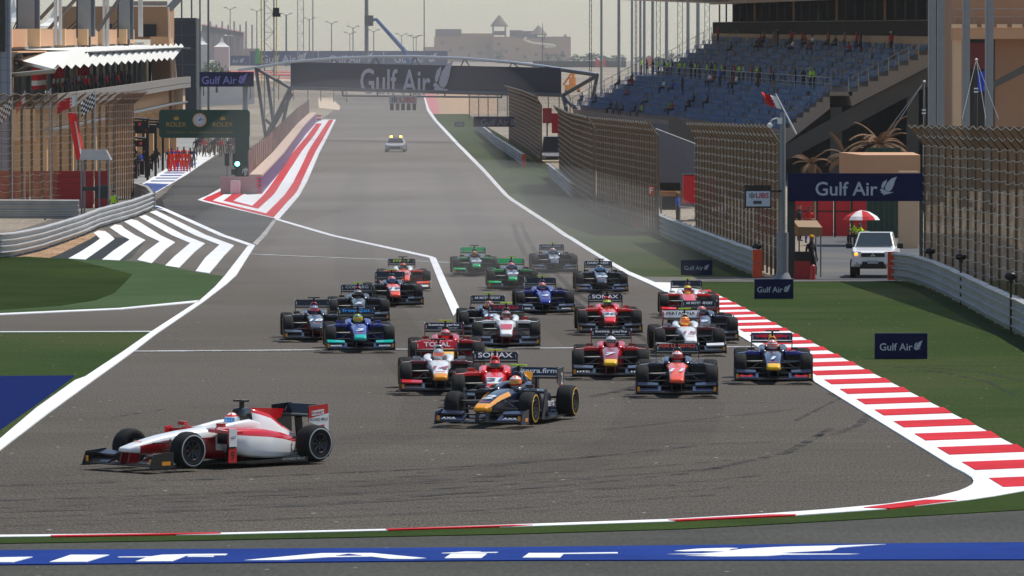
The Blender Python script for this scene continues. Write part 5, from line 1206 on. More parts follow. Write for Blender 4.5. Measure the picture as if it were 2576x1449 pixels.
# raker beams, columns, outer walls below
b = MB(); b.add([(lowN[0].x + .4, YN + .6, lowN[0].z - 1.0), (upN[1].x, YN + .6, upN[1].z - 1.2), (upN[1].x, YN + .6, upN[1].z - 2.8), (lowN[0].x + .4, YN + .6, lowN[0].z - 2.3)], [(0, 1, 2, 3)]); b.prism([(lowN[0].x + .4, lowN[0].z - 1.0), (upN[1].x, upN[1].z - 1.2), (upN[1].x, upN[1].z - 2.8), (lowN[0].x + .4, lowN[0].z - 2.3)], 1, YN + .3, YN + 1.0); b.build('raker_beam', DCONC, stand)
for i in range(5):
    Y = YN + 1 + i * 30; t_ = (Y - YN) / (YF - YN)
    xx = (2107 - 1288) / S(YN) * (1 - t_) + upF[0].x * t_; zt = upN[0].z * (1 - t_) + upF[0].z * t_ - 1.2
    MB().box((xx, Y, (zt + gz(Y)) / 2), (.9, .9, zt - gz(Y))).build('column', DCONC, stand)
    xx2 = (2300 - 1288) / S(YN) * (1 - t_) + (upF[1].x - 1) * t_
    MB().box((xx2, Y, (zt + 2 + gz(Y)) / 2), (.9, .9, zt + 2 - gz(Y))).build('column', DCONC, stand)
b = MB()
b.hexa([(lowN[0].x, YN, gz(YN)), (lowN[0].x + .4, YN, gz(YN)), (lowF[0].x + .4, YF, gz(YF)), (lowF[0].x, YF, gz(YF))], [(lowN[0].x, YN, lowN[0].z - .4), (lowN[0].x + .4, YN, lowN[0].z - .4), (lowF[0].x + .4, YF, lowF[0].z - .4), (lowF[0].x, YF, lowF[0].z - .4)])
b.build('front_wall', CONC, stand)
b = MB()
b.hexa([(upN[1].x + 9, YN - 4, gz(YN)), (upN[1].x + 9.4, YN - 4, gz(YN)), (upF[1].x + 9.4, YF, gz(YF)), (upF[1].x + 9, YF, gz(YF))], [(upN[1].x + 9, YN - 4, upN[1].z + 9), (upN[1].x + 9.4, YN - 4, upN[1].z + 9), (upF[1].x + 9.4, YF, upF[1].z + 9), (upF[1].x + 9, YF, upF[1].z + 9)])
b.build('back_wall', DCONC, stand)
b = MB(); b.hexa([(lowF[0].x + .4, YF - .4, gz(YF)), (upF[1].x + 9, YF - .4, gz(YF)), (upF[1].x + 9, YF, gz(YF)), (lowF[0].x + .4, YF, gz(YF))], [(lowF[0].x + .4, YF - .4, lowF[0].z - 1.2), (upF[1].x + 9, YF - .4, upF[1].z - 1.5), (upF[1].x + 9, YF, upF[1].z - 1.5), (lowF[0].x + .4, YF, lowF[0].z - 1.2)]); b.build('end_wall', DCONC, stand)
# suite level above the upper tier
def long_panel(name, N, Fp, zn0, zn1, zf0, zf1, mat, th=.3, dx=0):
    b = MB(); b.hexa([(N.x + dx, YN, zn0), (N.x + dx + th, YN, zn0), (Fp.x + dx + th, YF, zf0), (Fp.x + dx, YF, zf0)], [(N.x + dx, YN, zn1), (N.x + dx + th, YN, zn1), (Fp.x + dx + th, YF, zf1), (Fp.x + dx, YF, zf1)]); return b.build(name, mat, stand)
zN, zF = upN[1].z, upF[1].z
zy = lambda y, Y: 6.4 + (288 - y) / S(Y)
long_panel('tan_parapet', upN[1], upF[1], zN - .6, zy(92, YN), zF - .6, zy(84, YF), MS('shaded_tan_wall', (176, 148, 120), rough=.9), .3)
long_panel('glass_balustrade', upN[1], upF[1], zy(92, YN), zy(52, YN), zy(84, YF), zy(57, YF), MS('brown_glass', (44, 42, 36), rough=.9, spec=.1), .08, .1)
railing('handrail', (upN[1].x + .14, YN, zy(52, YN)), (upF[1].x + .14, YF, zy(57, YF)), .03, stand, RAIL, 2, .03)
b = MB(); b.hexa([(upN[1].x + .3, YN, zy(95, YN)), (upN[1].x + 9, YN, zy(95, YN)), (upF[1].x + 9, YF, zy(87, YF)), (upF[1].x + .3, YF, zy(87, YF))], [(upN[1].x + .3, YN, zy(92, YN)), (upN[1].x + 9, YN, zy(92, YN)), (upF[1].x + 9, YF, zy(84, YF)), (upF[1].x + .3, YF, zy(84, YF))]); b.build('suite_floor', DCONC, stand)
long_panel('suite_glazing', upN[1], upF[1], zy(92, YN), zy(-70, YN), zy(84, YF), zy(-20, YF), MS('suite_dark', (30, 28, 26), rough=1, spec=0), .2, 2.2)
long_panel('roof_fascia', upN[1], upF[1], zy(-10, YN), zy(-60, YN), zy(12, YF), zy(-40, YF), MS('pale_fascia', (190, 182, 168)), .4, -.2)
for i in range(26):
    t_ = i / 25; Y = YN + (YF - YN) * t_; x = upN[1].x + .5 + (upF[1].x - upN[1].x) * t_; z0 = zy(92, YN) * (1 - t_) + zy(84, YF) * t_; z1 = zy(-40, YN) * (1 - t_) + zy(12, YF) * t_
    MB().box((x + .3, Y, (z0 + z1) / 2), (.16, .5 if i % 5 == 0 else .2, z1 - z0)).build('mullion', TAN if i % 5 == 0 else DARKM, stand)
b = MB(); zr = zy(-75, YN)
b.hexa([(lowN[0].x - 3, YN - 12, zr), (upN[1].x + 14, YN - 12, zr - 1), (upF[1].x + 14, YF, zr - .5), (lowF[0].x + 2, YF, zr + .5)], [(lowN[0].x - 3, YN - 12, zr + .4), (upN[1].x + 14, YN - 12, zr - .6), (upF[1].x + 14, YF, zr - .1), (lowF[0].x + 2, YF, zr + .9)]); b.build('roof', MS('roof_membrane', (225, 222, 212)), stand)

# big roof posts in front at the right
for i, (x, wd, Y) in enumerate(((2345, 19, 372), (2367, 18, 380), (2431, 18, 366), (2489, 20, 352))):
    a = at(x, -90, Y); X = a.x; w_ = wd / S(Y)
    t = thing('roof_post', ['leftmost of the tall grey steel posts in front of the building', 'grey steel post touching the leftmost one', 'tall grey steel post before the tan building', 'rightmost tall grey steel post'][i], 'post', (X, Y, gz(Y)), 0, 'tall steel posts at the right')
    b = MB(); b.box((X, Y, (a.z + gz(Y)) / 2), (w_, .5, a.z - gz(Y))); b.box((X, Y - .27, (a.z + gz(Y)) / 2), (w_ * .3, .06, a.z - gz(Y))); b.build('column', MS('post_steel', (128, 132, 136), rough=.5), t)
    b = MB(); b.box((X, Y, gz(Y) + .15), (w_ * 1.8, 1.0, .3)); b.build('base', CONC, t)
# tan building with balcony at far right
t = thing('tan_building', 'tan building with balcony and dark red doorway at the top right corner', 'building', tuple(Vector((at(2500, 300, 415).x, 415, gz(415)))))
Yb = 415.0
def xs_(x, Y=Yb): return at(x, 0, Y).x
b = MB(); b.box(((xs_(2400) + xs_(2700)) / 2, Yb + 6, (zy(-80, Yb) + .8) / 2), (xs_(2700) - xs_(2400), 8, zy(-80, Yb) - .8)); b.build('wall', MS('tan_wall', (168, 128, 98), rough=.9, var=.12, scale=.6), t)
b = MB(); b.box(((xs_(2398) + xs_(2700)) / 2, Yb + 1.0, (zy(68, Yb) + zy(98, Yb)) / 2), (xs_(2700) - xs_(2398), 2.4, zy(68, Yb) - zy(98, Yb))); b.build('balcony_slab', TAN, t)
b = MB()
for k in range(7): b.box(((xs_(2406 + k * 38)), Yb - .25, zy(66, Yb)), (.75, .12, .28))
b.build('balcony_edge', MS('lit_tan', (232, 190, 150)), t)
railing('handrail', (xs_(2400), Yb - .1, zy(66, Yb)), (xs_(2700), Yb - .1, zy(66, Yb)), 1.25, t, GREYP, 6, .03)
b = MB(); b.box(((xs_(2437) + xs_(2508)) / 2, Yb + 1.95, (zy(95, Yb) + .8) / 2), (xs_(2508) - xs_(2437), .12, zy(95, Yb) - .8)); b.build('doorway', GLASSD, t)
b = MB(); b.box(((xs_(2442) + xs_(2505)) / 2, Yb + 1.86, zy(140, Yb)), (xs_(2505) - xs_(2442), .06, 1.9)); b.build('door', MS('dark_red_door', (110, 20, 24)), t)
b = MB(); b.box(((xs_(2400) + xs_(2420)) / 2, Yb + 1, (zy(78, Yb) + .8) / 2), (xs_(2420) - xs_(2400), 1.6, zy(78, Yb) - .8)); b.build('pilaster', TAN2, t)
b = MB(); b.hexa([(xs_(2480), Yb - .5, zy(232, Yb)), (xs_(2700), Yb - .5, zy(120, Yb)), (xs_(2700), Yb + .1, zy(120, Yb)), (xs_(2480), Yb + .1, zy(232, Yb))], [(xs_(2480), Yb - .5, zy(215, Yb)), (xs_(2700), Yb - .5, zy(100, Yb)), (xs_(2700), Yb + .1, zy(100, Yb)), (xs_(2480), Yb + .1, zy(215, Yb))]); b.build('stair', DCONC, t)
# guyed banner poles
for i, (x, yt, Y, xb, flag) in enumerate(((2325, 205, 350, (2150, 2192, 2322), False), (2456, 150, 345, (2420, 2480, 2512), True))):
    a = at(x, yt, Y)
    t = thing('guyed_pole', ['black pole with two long stay cables, left of the grey posts', 'black pole with a blue banner among the grey posts'][i], 'pole', (a.x, Y, gz(Y)), 0)
    b = MB(); b.tube((a.x, Y, gz(Y)), a, .11, .07, 8); b.build('mast', CARB, t)
    b = MB(); b.sphere(tuple(a), .09, 0, 8, 6); b.box((a.x - .02, Y - .12, a.z - 1.75), (.26, .03, .08)); b.box((a.x - .02, Y - .12, a.z - 1.95), (.26, .03, .08)); b.build('white_fitting', FW, t)
    b = MB()
    for q, yy in zip(xb, (440, 410, 420) if i == 0 else (300, 300, 300)): b.tube(a, at(q, yy, Y - 3), .022, n=4)
    b.build('stay_cable', GREYP, t)
    if flag: flag_grid(at(2459, 182, Y), at(2477, 178, Y) - at(2459, 182, Y), at(2459, 232, Y) - at(2459, 182, Y), 6, 6, .1, lambda i, j: 0).build('banner', CL['royal'], t)
# sloping dark wall in front of the lower rows
t = thing('stair_wall', 'dark concrete stair wall in front of the lowest blue seats', 'wall', tuple(at(1700, 420, 400)))
b = MB(); A = [at(1683, 287, 400), at(1760, 318, 392), at(1960, 340, 384)]; 
for p, q in zip(A, A[1:]): b.hexa([(p.x, p.y, gz(400)), (q.x, q.y, gz(400)), (q.x, q.y + .3, gz(400)), (p.x, p.y + .3, gz(400))], [p, q, q + Vector((0, .3, 0)), p + Vector((0, .3, 0))])
b.build('wall', DCONC, t)
t = thing('low_wall', 'pale concrete ramp wall seen through the gap between two fences', 'wall', tuple(at(1700, 450, 370)))
b = MB(); p, q = at(1650, 328, 370), at(1765, 372, 362); b.hexa([(p.x, p.y, gz(370)), (q.x, q.y, gz(370)), (q.x, q.y + .3, gz(370)), (p.x, p.y + .3, gz(370))], [p, q, q + Vector((0, .3, 0)), p + Vector((0, .3, 0))]); b.build('wall', MS('bluish_concrete', (118, 120, 128), rough=.8), t)
b = MB(); b.tube(p + Vector((0, 0, .1)), q + Vector((0, 0, .1)), .05, n=5); b.build('handrail', GALV, t)

# dry palm and plants at the foot of the stand
def frond(b, base, dirv, L, droop, w=.5, n=8, mi=0):
    p = Vector(base); d = Vector(dirv).normalized(); pts = [p.copy()]
    for i in range(n): d = (d + Vector((0, 0, -droop / n))).normalized(); p = p + d * (L / n); pts.append(p.copy())
    for i in range(n):
        a, c = pts[i], pts[i + 1]; t_ = (c - a); s_ = t_.cross(Vector((0, 0, 1)))
        if s_.length < 1e-4: s_ = Vector((1, 0, 0))
        s_.normalize(); f = w * (1 - abs(i / n - .45))
        b.tube(a, c, .03 * (1 - i / n) + .008, n=3, mi=mi)
        for k in range(3):
            m_ = a.lerp(c, k / 3)
            for q in (-1, 1):
                e = m_ + s_ * q * f + t_ * .8 + Vector((0, 0, -.25 * f)); b.add([m_, m_ + t_ * .25, e], [(0, 1, 2)], mi)
PALM = MS('dry_palm_frond', (132, 100, 70), rough=.8, var=.35, scale=1.2); BARK = MS('palm_bark', (110, 84, 62), rough=.95, var=.3, scale=3)
for i, (x, yb, Y, zt, n_, L_) in enumerate(((2215, 0, 318, 4.7, 30, 2.2), (2130, 0, 325, 3.9, 18, 1.8), (2040, 0, 322, 3.6, 12, 1.4))):
    X = at(x, 0, Y).x
    t = thing('palm_tree', ['dry brown palm behind the tan block roof', 'low dry palm left of the block roof', 'small withered palm just right of the lamp post'][i], 'palm tree', (X, Y, gz(Y)), 0, 'dry palms below the stand')
    b = MB(); b.tube((X, Y, gz(Y)), (X + .1, Y, zt), .3, .22, 8); b.build('trunk', BARK, t)
    b = MB()
    for k in range(n_):
        a_ = 2 * math.pi * k / n_ + rnd.random() * .4; el = rnd.uniform(.1, 1.2)
        frond(b, (X, Y, zt), (math.cos(a_) * math.cos(el), math.sin(a_) * math.cos(el), math.sin(el)), L_ * rnd.uniform(.7, 1.1), rnd.uniform(.9, 2.0), .35)
    b.build('crown', PALM, t)

# ---------------------------------------------------------------- spectators in the stand
def stand_pt(tier, row, t_):
    (n0, n1), (f0, f1) = ((lowN, lowF) if tier == 'lower' else (upN, upF)); n = 8
    x = n0.x + (n1.x - n0.x) * row / n; xf = f0.x + (f1.x - f0.x) * row / n
    z = n0.z + (n1.z - n0.z) * row / n; zf = f0.z + (f1.z - f0.z) * row / n; dx = (n1.x - n0.x) / n
    return Vector((x + (xf - x) * t_ + dx * .35, YN + (YF - YN) * t_, z + (zf - z) * t_))
def place_px(tier, x, y, near=None):
    """the row and place along it whose projection is closest to a pixel"""
    best = None
    for row in range(8):
        for k in range(60):
            p = stand_pt(tier, row, k / 59); s_ = S(p.y); px = 1288 + p.x * s_; py = 288 + (CH - p.z) * s_
            d = (px - x) ** 2 + (py - y) ** 2
            if best is None or d < best[0]: best = (d, p)
    return best[1]
crowd = [ # tier, x, y of the feet or seat base, pose, shirt, trousers, words
 ('lower', 1555, 225, 'sit', 'brown', 'dark', 'in brown seated near the far end of the lower tier'), ('lower', 1590, 218, 'sit', 'dark', 'dark', 'in dark clothes seated second from the far end of the lower tier'),
 ('lower', 1587, 232, 'lean', 'red', 'dark', 'in dark red leaning forward near the far end of the lower tier'), ('lower', 1580, 246, 'lean', 'orange', 'dark', 'with orange top in the lower tier behind the tan fence'),
 ('lower', 1625, 270, 'sit', 'grey', 'dark', 'in grey turning sideways in the middle of the lower tier'), ('lower', 1672, 236, 'sit', 'white', 'dark', 'in white sitting beside the one in blue in the lower tier'),
 ('lower', 1692, 240, 'sit', 'blue', 'dark', 'in blue sitting beside the one in white in the lower tier'), ('lower', 1724, 245, 'stand', 'black', 'black', 'in black standing tall in the lower tier'),
 ('lower', 1749, 262, 'sit', 'black', 'black', 'in black seated right of the tall standing one'), ('lower', 1736, 280, 'lean', 'dark', 'dark', 'bending forward below the black-clad pair'),
 ('lower', 1776, 270, 'sit', 'dark', 'dark', 'seated alone with a bag in the lower tier'), ('lower', 1680, 283, 'sit', 'green', 'black', 'in bright green in the lower tier'), ('lower', 1694, 288, 'sit', 'red', 'dark', 'in red right of the one in bright green'),
 ('lower', 1548, 290, 'sit', 'brown', 'dark', 'in brown just above the tan fence'), ('lower', 1565, 292, 'lean', 'grey', 'dark', 'in grey just above the tan fence'), ('lower', 1535, 286, 'sit', 'navy', 'dark', 'in navy just above the tan fence'),
 ('lower', 1598, 298, 'sit', 'dark', 'dark', 'half hidden by the tan fence top, in dark clothes'), ('lower', 1610, 299, 'sit', 'hivis', 'dark', 'in yellow half hidden by the tan fence top'), ('lower', 1497, 268, 'sit', 'navy', 'dark', 'in navy at the far low corner of the stand'), ('lower', 1455, 262, 'sit', 'blue', 'dark', 'in blue at the very far low end of the stand'),
 ('lower', 1788, 220, 'sit', 'white', 'dark', 'in white next to a red-shirted one below the walkway'), ('lower', 1797, 216, 'sit', 'red', 'dark', 'in red next to a white-shirted one below the walkway'), ('lower', 1822, 214, 'stand', 'royal', 'dark', 'in royal blue standing below the walkway'),
 ('lower', 1843, 214, 'sit', 'red', 'dark', 'in pale red seated below the walkway'), ('lower', 1856, 216, 'sit', 'white', 'dark', 'in pale clothes seated below the walkway'), ('lower', 1917, 222, 'stand', 'black', 'black', 'in black standing at the top of the lower tier'), ('lower', 1953, 230, 'stand', 'navy', 'khaki', 'in navy shirt and khaki trousers below the walkway'),
 ('upper', 1812, 102, 'stand', 'red', 'black', 'in red alone at the far top of the upper tier'), ('upper', 1838, 134, 'sit', 'brown', 'dark', 'in brown bending alone in the far upper tier'), ('upper', 1915, 118, 'sit', 'red', 'dark', 'in dark red in the upper cluster'), ('upper', 1925, 104, 'sit', 'black', 'dark', 'in black at the top of the upper cluster'),
 ('upper', 1908, 134, 'sit', 'brown', 'dark', 'in brown low in the upper cluster'), ('upper', 1920, 134, 'sit', 'dark', 'dark', 'in dark clothes low in the upper cluster'), ('upper', 1944, 128, 'sit', 'grey', 'dark', 'in grey right of the upper cluster'),
 ('upper', 1955, 108, 'stand', 'grey', 'khaki', 'in grey standing at the back of the upper tier'), ('upper', 1968, 106, 'stand', 'black', 'black', 'in black standing at the back of the upper tier'), ('upper', 1985, 118, 'sit', 'navy', 'dark', 'in navy under the red-shirted pair'), ('upper', 1998, 100, 'stand', 'red', 'black', 'first of the two red shirts standing at the back of the upper tier'),
 ('upper', 2022, 104, 'stand', 'red', 'black', 'second red shirt from the left standing at the back of the upper tier'), ('upper', 2028, 112, 'sit', 'orange', 'dark', 'in orange seated by the white-shirted one'), ('upper', 2040, 108, 'sit', 'white', 'dark', 'in white seated by the orange one'), ('upper', 1993, 130, 'sit', 'white', 'dark', 'in white in the middle of the upper tier'),
 ('upper', 2045, 128, 'sit', 'white', 'dark', 'in pale clothes in the nearer upper tier'), ('upper', 2035, 138, 'lean', 'red', 'dark', 'bending in dull red in the nearer upper tier'), ('upper', 2085, 112, 'sit', 'brown', 'dark', 'in brown left of the red shirt by the green pole'), ('upper', 2095, 100, 'stand', 'red', 'black', 'in red standing right of the green pole'),
 ('upper', 2100, 122, 'sit', 'black', 'black', 'in black seated below the red shirt'), ('upper', 2132, 100, 'stand', 'yellow', 'black', 'in orange-yellow standing at the back of the upper tier'), ('upper', 2128, 122, 'stand', 'grey', 'black', 'in grey standing below the orange-yellow one'), ('upper', 2164, 94, 'stand', 'red', 'black', 'in red beside a black-clad one at the back of the upper tier'),
 ('upper', 2177, 94, 'stand', 'black', 'black', 'in black beside a red shirt at the back of the upper tier'), ('upper', 2160, 112, 'sit', 'brown', 'dark', 'in brown near the top right of the stand'), ('upper', 2247, 94, 'stand', 'red', 'black', 'in red with white cap, nearest at the back of the upper tier'), ('upper', 2140, 145, 'lean', 'red', 'dark', 'bending in red in the near upper tier')]
for tr_, x, y, pose, sh, tz, words_ in crowd:
    p = place_px(tr_, x, y)
    if pose in ('stand', 'walk'): p = p + Vector((-.25, 0, 0))
    person(pose, tuple(p + Vector((0, 0, 0.01))), R(-70) + rnd.uniform(-.4, .4), sh, tz, 'spectator ' + words_, 'spectators in the shaded grandstand', cap='white' if 'cap' in words_ else None)
# the line along the walkway rail
wk = [(1612, 'hivis'), (1625, 'black'), (1641, 'black'), (1655, 'hivis'), (1668, 'dark'), (1680, 'hivis'), (1690, 'dark'), (1708, 'hivis'), (1722, 'hivis'), (1736, 'dark'), (1748, 'hivis'), (1757, 'grey'), (1777, 'hivis'), (1788, 'dark'), (1798, 'hivis'), (1814, 'hivis'), (1822, 'dark'), (1838, 'khaki'), (1846, 'red'), (1858, 'hivis'), (1868, 'white'), (1888, 'red'), (1901, 'hivis'), (1910, 'black'), (1938, 'red'), (1998, 'black'), (2020, 'dark'), (2038, 'hivis'), (2046, 'hivis')]
ordn = ['first', 'second', 'third', 'fourth', 'fifth', 'sixth', 'seventh', 'eighth', 'ninth', 'tenth', 'eleventh', 'twelfth', 'thirteenth', 'fourteenth', 'fifteenth']
cnt = {}
cw = {'hivis': 'bright yellow vest', 'black': 'black', 'dark': 'charcoal', 'grey': 'grey', 'khaki': 'khaki', 'red': 'red', 'white': 'white'}
for i, (x, sh) in enumerate(wk):
    best = min(range(200), key=lambda k: abs(1288 + (lowN[1].x + .5 + (lowF[1].x - lowN[1].x) * k / 199) * S(YN + (YF - YN) * k / 199) - x)); t_ = best / 199
    cnt[sh] = cnt.get(sh, 0) + 1
    p = Vector((lowN[1].x + .55 + (lowF[1].x - lowN[1].x) * t_, YN + (YF - YN) * t_, lowN[1].z + (lowF[1].z - lowN[1].z) * t_ + .01))
    person('arms' if i % 3 else 'stand', tuple(p), R(-80) + rnd.uniform(-.5, .5), sh, 'black', f'{ordn[cnt[sh] - 1]} person in {cw[sh]} from the far end along the walkway rail', 'people standing along the walkway rail', cap='hivis' if x == 2038 else None)
t = thing('banner_pole', 'green furled banner pole standing at the back of the upper tier', 'pole', tuple(stand_pt('upper', 7.4, .5)))
a = at(2061, 110, 505); b = MB(); b.tube((a.x, 505, a.z), (a.x, 505, a.z + 2.9), .14, n=8); b.build('pole', CL['green'], t)
# ================================================================ PIT BUILDING AT THE LEFT
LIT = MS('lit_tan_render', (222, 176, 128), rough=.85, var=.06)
MEMB = MS('white_membrane', (238, 236, 228), rough=.7, var=.03)
MEMS = MS('fold_shade_truss_grey', (150, 144, 130), rough=.8, var=.05)  # shade of the white folds painted in as grey; plain grey on the truss
BALC = MS('pale_grey_balcony', (140, 134, 126), rough=.85)
pit = thing('pit_building', 'tan pit building with a saw-toothed white canopy and shaded balcony at the left', 'building', (-40, 400, gz(400)))
Y0, Y1 = 396.0, 560.0
def ramp(name, x0, x1, z0, z1, mat, ya=Y0, yb=Y1, par=None):
    b = MB(); n = 8
    b.loft([[(x0, Y, gz(Y) + z0), (x1, Y, gz(Y) + z0), (x1, Y, gz(Y) + z1), (x0, Y, gz(Y) + z1)] for Y in [ya + (yb - ya) * k / n for k in range(n + 1)]], 0, True, False)
    return b.build(name, mat, par or pit)
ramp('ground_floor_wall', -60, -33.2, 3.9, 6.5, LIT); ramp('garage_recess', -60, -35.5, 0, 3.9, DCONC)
for i in range(14):
    Y = Y0 + 2 + i * 11.8; MB().box((-34.0, Y, gz(Y) + 2), (3, 1.0, 4.0)).build('garage_pier', LIT, pit)
ramp('balcony_parapet', -31.9, -31.6, 6.55, 7.15, BALC); ramp('balcony_slab', -36, -31.6, 6.1, 6.5, BALC)
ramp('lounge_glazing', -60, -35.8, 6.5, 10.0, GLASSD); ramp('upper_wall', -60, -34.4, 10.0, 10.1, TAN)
ramp('ceiling', -60, -31.6, 9.9, 10.0, DCONC, 428, Y1)
for i in range(22):
    Y = Y0 + 4 + i * 7.3; MB().box((-35.2, Y, gz(Y) + 8.2), (.3, .3, 3.4)).build('mullion', GREYP if i % 4 else LIT, pit)
ramp('ledge', -32.6, -31.9, 4.6, 4.75, GREYP)
# canopy: closed end and 17 folded teeth
def cp(X, Y, rel): return Vector((X, Y, gz(Y) + rel))
b = MB(); A_, B_, C_, D_ = cp(-38, 432, 10.2), cp(-32.4, 421, 10.1), cp(-31, 385, 8.9), cp(-36, 410, 9.6)
b.hexa([D_ - Vector((0, 0, .25)), C_ - Vector((0, 0, .2)), B_ - Vector((0, 0, .3)), A_ - Vector((0, 0, .3))], [D_, C_, B_, A_]); b.build('canopy_end', MEMB, pit)
b = MB(); b.tube(cp(-37, 405, 8.3), cp(-31, 385, 8.75), .16, n=6); b.tube(cp(-35.2, 402, 8.5), cp(-34, 400, 9.1), .12, n=6); b.tube(cp(-37, 405, 8.3), cp(-35, 402, 9.3), .1, n=6); b.build('canopy_truss', MEMS, pit)
N = 17
for i in range(N):
    f0, f1 = i / N, (i + 1) / N; fm = f0 + (f1 - f0) * .42
    T = lambda f, r=0: cp(-32.4, 421 + 141 * f, 10.1 + r); B2 = lambda f, r=0: cp(-31, 385 + 135 * f, 8.9 + r)
    b = MB(); b.add([B2(f0), T(f0), T(fm, .30), B2(fm, .30)], [(0, 1, 2, 3)], 1); b.add([B2(fm, .30), T(fm, .30), T(f1), B2(f1)], [(0, 1, 2, 3)], 0)
    b.add([T(f0), T(f1), cp(-37, 421 + 141 * f1, 10.25), cp(-37, 421 + 141 * f0, 10.25), ], [(0, 1, 2, 3)], 0)
    b.build('canopy_fold', [MEMB, MEMS], pit)
for i in range(6):
    ya = 404 + i * 24; X = -36.0
    b = MB(); b.hexa([(X - 3, ya, gz(ya) + 10.4), (X, ya, gz(ya) + 10.4), (X, ya + 19, gz(ya + 19) + 10.4), (X - 3, ya + 19, gz(ya + 19) + 10.4)], [(X - 3, ya, gz(ya) + 11.7), (X, ya, gz(ya) + 11.7), (X, ya + 19, gz(ya + 19) + 11.7), (X - 3, ya + 19, gz(ya + 19) + 11.7)]); b.box((X - .6, ya - .6, gz(ya) + 11.05), (2.4, 1.0, 1.35), 1); b.build('parapet_block', [TAN, LIT], pit)
ramp('roof_terrace', -62, -36.2, 10.2, 10.5, CONC)
PILL = MS('grey_panel', (140, 142, 140), rough=.7)
for i, (xa, xb, yb_, Yp) in enumerate(((45, 99, 84, 440), (196, 238, 92, 480), (299, 335, 99, 525))):
    a, c = at(xa, yb_, Yp), at(xb, -60, Yp); w_ = (c.x - a.x)
    b = MB(); b.box((a.x + w_ * .4, Yp, (a.z + c.z) / 2), (w_ * .8, 1.2, c.z - a.z)); b.box((a.x + w_ * .9, Yp + .1, (a.z + c.z) / 2), (w_ * .2, 1.0, c.z - a.z), 1); b.box((a.x + w_ / 2, Yp, a.z - .4), (w_ * .5, .8, 1.4), 1); b.build('roof_pillar', [PILL, MS('darker_grey_panel', (88, 94, 102), rough=.7)], pit)
WST = MS('white_steel', (206, 202, 194), rough=.5)
for i, (xa, xb, yb_, Yp) in enumerate(((137, 155, 103, 432), (259, 274, 108, 470), (348, 359, 84, 520))):
    b = MB()
    for q in (xa + 3, xb - 3): a = at(q, yb_, Yp); b.tube((a.x, Yp, a.z - .3), (a.x, Yp, at(q, -60, Yp).z), .13, n=8)
    b.build('steel_post', WST, pit)
b = MB()
for p, q in (((104, 95), (195, -8)), ((245, 78), (302, -5)), ((100, 48), (140, 5))): b.tube(at(*p, 455), at(*q, 455), .17, n=6)
b.build('diagonal_brace', MS('grey_brace', (120, 110, 100), rough=.6), pit)
for i, (xa, xb, Yp) in enumerate(((30, 44, 437), (163, 195, 470), (270, 298, 515))):
    b = MB(); b.tube(at(xa, 92, Yp), at(xb, 62, Yp), .06, n=5); b.tube(at(xa, 80, Yp), at(xb, 50, Yp), .05, n=5); b.tube(at(xb - 1, 95, Yp), at(xb - 1, -40, Yp), .07, n=5); b.build('stair_rail', DARKM, pit)
def hexpx(b, xa, xb, ya, yb, Y, dp, mi=0):
    a, c = at(xa, yb, Y), at(xb, ya, Y); b.box(((a.x + c.x) / 2, Y + dp / 2, (a.z + c.z) / 2), (c.x - a.x, dp, c.z - a.z), mi); return b
hexpx(MB(), 155, 423, 16, 96, 566, 10).build('upper_storey', MS('brown_tan', (178, 134, 96), rough=.85, var=.06), pit)
hexpx(MB(), 361, 393, 61, 92, 565.8, .3).build('window', GLASSD, pit)
hexpx(MB(), 259, 281, 60, 78, 565.8, .3).build('window', GLASSD, pit)
b = MB(); p = [at(378, 92, 552), at(424, 92, 552), at(440, 275, 552), at(385, 290, 552)]; b.hexa([p[3], p[2], p[2] + Vector((0, 8, 0)), p[3] + Vector((0, 8, 0))], [p[0], p[1], p[1] + Vector((0, 8, 0)), p[0] + Vector((0, 8, 0))]); b.build('end_tower', MS('tower_tan', (184, 140, 102), rough=.85, var=.06), pit)
b = MB(); p = [at(421, 18, 551), at(425, 18, 551), at(438, 276, 551), at(433, 276, 551)]; b.hexa([p[3], p[2], p[2] + Vector((0, .5, 0)), p[3] + Vector((0, .5, 0))], [p[0], p[1], p[1] + Vector((0, .5, 0)), p[0] + Vector((0, .5, 0))])
hexpx(b, 436, 460, 212, 275, 553, 4); b.build('tower_trim', MS('pale_trim', (222, 190, 158), rough=.8), pit)
hexpx(MB(), 334, 420, 3, 14, 570, 1).build('roof_plant', PILL, pit); b = MB(); b.tube(at(424, 24, 560), at(458, -12, 560), .4, n=6); b.build('slanted_mast', PILL, pit)
for k in range(11):   # hanging pennants below the canopy
    X = -33.4; Y = 398 + [0, 2, 4, 8, 18, 20, 22, 25, 42, 46, 50][k]
    b = MB(); b.box((X, Y, gz(Y) + 8.2), (.35, .06, 1.5)); b.box((X, Y - .01, gz(Y) + 7.9), (.36, .06, .35), 1); b.build('hanging_pennant', [CL['red'], CL['white']], pit)
# tiled pillar at the very left edge
t = thing('tiled_pillar', 'grey tiled pillar with a black screen at the very left edge', 'pillar', tuple(Vector((at(10, 0, 372).x, 372, gz(372)))))
TILE = MS('grey_tile', (128, 134, 146), rough=.6, var=.05)
a, c = at(-40, 500, 372), at(27, -60, 372); b = MB()
for k in range(24):
    z0 = gz(372) + k * .80
    if z0 > c.z: break
    b.box(((a.x + c.x) / 2, 372, z0 + .39), (c.x - a.x, .9, .77)); 
for k in range(4): b.box((a.x + (c.x - a.x) * (k + .62) / 4, 371.53, (c.z + gz(372)) / 2), (.03, .02, c.z - gz(372)), 1)
b.box(((a.x + c.x) / 2, 372, (c.z + gz(372)) / 2), (c.x - a.x - .04, .86, c.z - gz(372)), 1); b.build('shaft', [TILE, MS('tile_joint', (86, 90, 100))], t)
hexpx(MB(), -40, 12, -60, 130, 371.4, .12).build('screen', CARB, t)
